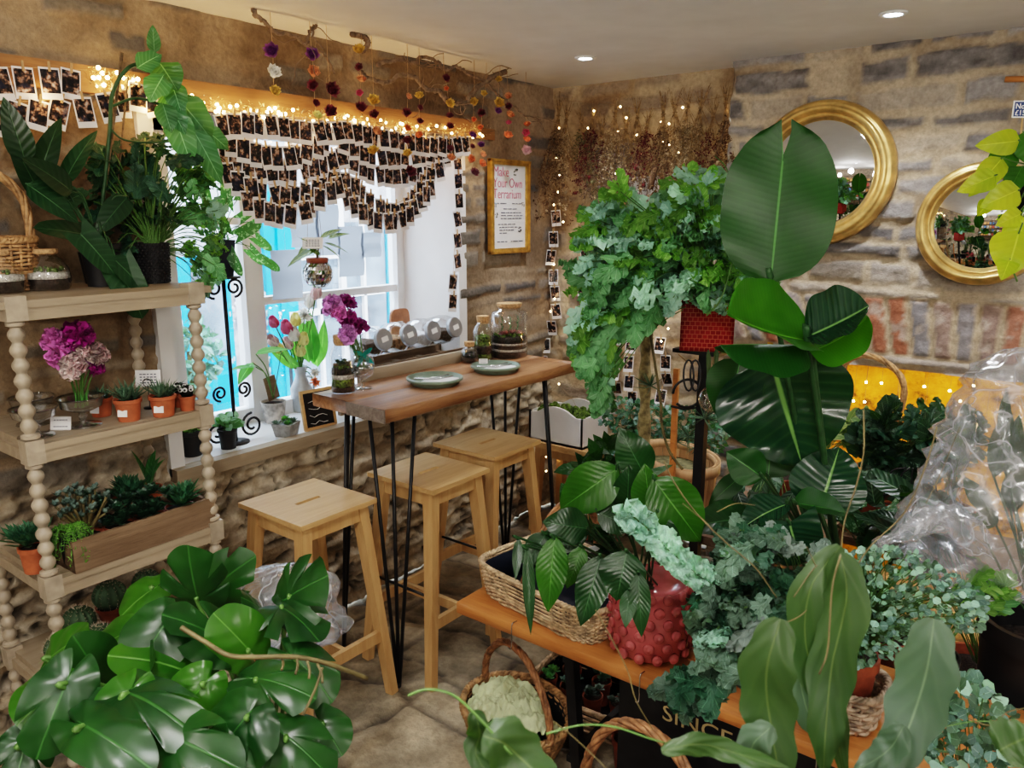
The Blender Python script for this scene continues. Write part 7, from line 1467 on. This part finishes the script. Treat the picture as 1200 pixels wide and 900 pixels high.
epi([(950,700),(935,760),(945,830),(970,870)], 40, .84, 'L_epi_gr')
epi([(1095,725),(1085,790),(1062,860),(1030,920)], 66, .72, 'L_epi_gr')
epi([(1060,850),(1040,880),(1000,905)], 34, .7, 'L_epi_gr')
epi([(566,862),(592,872),(622,900),(665,945)], 62, .62, 'L_epi'); epi([(556,832),(562,860),(558,885),(580,915)], 30, .66, 'L_epi')
epi([(775,880),(820,872),(870,885),(930,905)], 26, .66, 'L_epi'); epi([(905,850),(880,880),(900,930)], 40, .7, 'L_epi_gr'); epi([(1170,880),(1190,870),(1215,860)], 60, .65, 'L_epi')
epi([(1135,815),(1120,850),(1080,890)], 0.1, .8, 'L_epi') if False else None
b = None; g = 1
def wiry(pts, d, r=.0016, B=None): q = MB(); q.tube(spline([pd(u,v,d) for u,v in pts], 8), r*.42, 5); q.build('wiry_stem', M['stem' if B else 'stem_br'], ep, world=True)
wiry([(478,815),(500,808),(530,814),(560,840),(600,885)], .62, .0026, g); wiry([(640,860),(680,850),(720,852),(770,868),(840,885),(905,900)], .68, .0022, g)
wiry([(648,845),(670,862),(700,890),(715,905)], .66, .0012); wiry([(698,715),(715,745),(735,785),(745,820),(765,855)], .8, .0014); wiry([(690,560),(705,590),(725,610)], 1.6, .002) if False else None
wiry([(778,540),(790,565),(815,600),(850,635),(885,665),(910,700)], .95, .0022); wiry([(800,590),(830,615),(820,605)], .95, .001); wiry([(840,600),(862,590),(885,592)], .95, .0012); wiry([(760,330),(765,420),(775,490),(792,540)], 1.9, .003) if False else None
wiry([(1012,480),(1012,530),(1003,570),(990,610),(985,650)], 1.0, .0026); wiry([(1098,500),(1085,545),(1060,600),(1020,640),(1000,670)], 1.0, .0024); wiry([(985,650),(975,690),(970,760),(960,790)], .77, .0022)
wiry([(1125,500),(1100,560),(1085,590)], 1.0, .0012); wiry([(1040,845),(1080,855),(1150,845),(1200,855)], .85, .0014, g); wiry([(1135,842),(1160,850),(1180,835),(1200,830)], .85, .0020); wiry([(640,420),(645,425)], 1, .001) if False else None
for k in range(14): u, v = ra(760,900), ra(560,690); 
wiry([(930,700),(955,665),(975,655)], .8, .0013); wiry([(905,735),(940,720),(960,690)], .8, .0012); wiry([(945,640),(965,680),(985,700)], .8, .0012)
b = MB(); b.tube(spline([hub, pd(980,905,.75)], 4), .006, 6); b.tube(spline([hub, pd(640,930,.62)], 4), .005, 6); b.tube(spline([hub, pd(1030,920,.72)], 4), .005, 6); b.tube(spline([hub, pd(920,940,.72)], 4), .005, 6); b.build('main_stems', M['stem'], ep, world=True)
t = thing('spiny_cactus_runner', 'spiny pale aerial stem hanging in front of the split wood basket', 'stem', tuple(pd(765,400,2.3))); b = MB(); P_ = spline([pd(u,v,2.25) for u,v in ((762,390),(768,430),(774,470),(776,500),(785,530),(800,550))], 8); b.tube(P_, .004, 6)
for p in P_[::2]: b.tube([p, p+rv(.012)], .0012, 4)
b.build('stem', M['stem_br'], t, world=True)
# ------------------------------------------------------------------ camera, light
cd = bpy.data.cameras.new('camera'); cam = bpy.data.objects.new('camera', cd); col.objects.link(cam)
cam.matrix_world = Matrix((( RT.x, UP.x, -FW.x, CAM.x), (RT.y, UP.y, -FW.y, CAM.y), (RT.z, UP.z, -FW.z, CAM.z), (0,0,0,1)))
cd.sensor_width = 36; cd.lens = 36*FPX/1200; cd.clip_start = .05
cd.dof.use_dof = True; cd.dof.focus_distance = 2.3; cd.dof.aperture_fstop = 10
bpy.context.scene.camera = cam
w_ = bpy.data.worlds.new('sky'); bpy.context.scene.world = w_; w_.use_nodes = True
bg = w_.node_tree.nodes['Background']; bg.inputs[0].default_value = (.72,.86,1,1); bg.inputs[1].default_value = 4.5
def lamp(ty, name, loc, e, color=(1,1,1), tgt=None, **k):
    l = bpy.data.lights.new(name, ty); l.energy = e; l.color = color
    for a, b in k.items(): setattr(l, a, b)
    o = bpy.data.objects.new(name, l); col.objects.link(o); o.location = loc
    if tgt is not None: o.rotation_euler = (V(tgt)-V(loc)).to_track_quat('-Z', 'Y').to_euler()
    return o
lamp('SUN', 'sun', (0,0,6), 7, (1,.96,.9), tgt=(-1.0,.5,4.1), angle=.03)
lamp('AREA', 'lane_sky_fill', (-3.5, 2.1, 2.9), 110, (.72,.87,1), tgt=(-2.2, 2.1, .9), size=1.4)  # unseen area lamp added above the window to strengthen the sky light
cool = (.97,.97,1)
for (x, y, e) in ((-1.868, 2.916, 26), (-.683, 2.906, 26), (.5, 2.9, 22), (-.6, .2, 30), (.9, -.4, 30)):
    lamp('SPOT', 'downlight_lamp', (x, y, ZC-.02), e, cool, tgt=(x, y+.0001, 0), spot_size=R(130), spot_blend=.9, shadow_soft_size=.04)
for (x, y, z, e) in ((.55, -.55, 1.85, 36), (-1.2, -1.1, 1.9, 26), (1.4, 1.1, 1.9, 27), (-.75, .35, 2.0, 13)):
    lamp('POINT', 'pendant_fill', (x, y, z), e, (1,.93,.85), shadow_soft_size=.09)  # extra points added to brighten the ceiling, beyond the one mirrored pendant
for i in range(7): lamp('POINT', 'garland_glow', (-2.37, .98+i*.29, 1.955), .5, (1,.56,.22), shadow_soft_size=.03)
for (x, y, z) in ((-.9,3.62,.8),(-.5,3.62,.88),(-.1,3.62,.8),(-.6,3.55,.3),(-.2,3.55,.35),(-1.0,3.6,.4)): lamp('POINT', 'hearth_glow', (x,y,z), 1.4, (1,.68,.25), shadow_soft_size=.04)
sc = bpy.context.scene; sc.view_settings.view_transform = 'Filmic'; sc.view_settings.look = 'High Contrast'; sc.view_settings.exposure = .5
sc.cycles.max_bounces = 7; sc.cycles.transparent_max_bounces = 24; sc.cycles.diffuse_bounces = 3; sc.cycles.glossy_bounces = 3; sc.cycles.use_denoising = True; sc.cycles.sample_clamp_indirect = 6
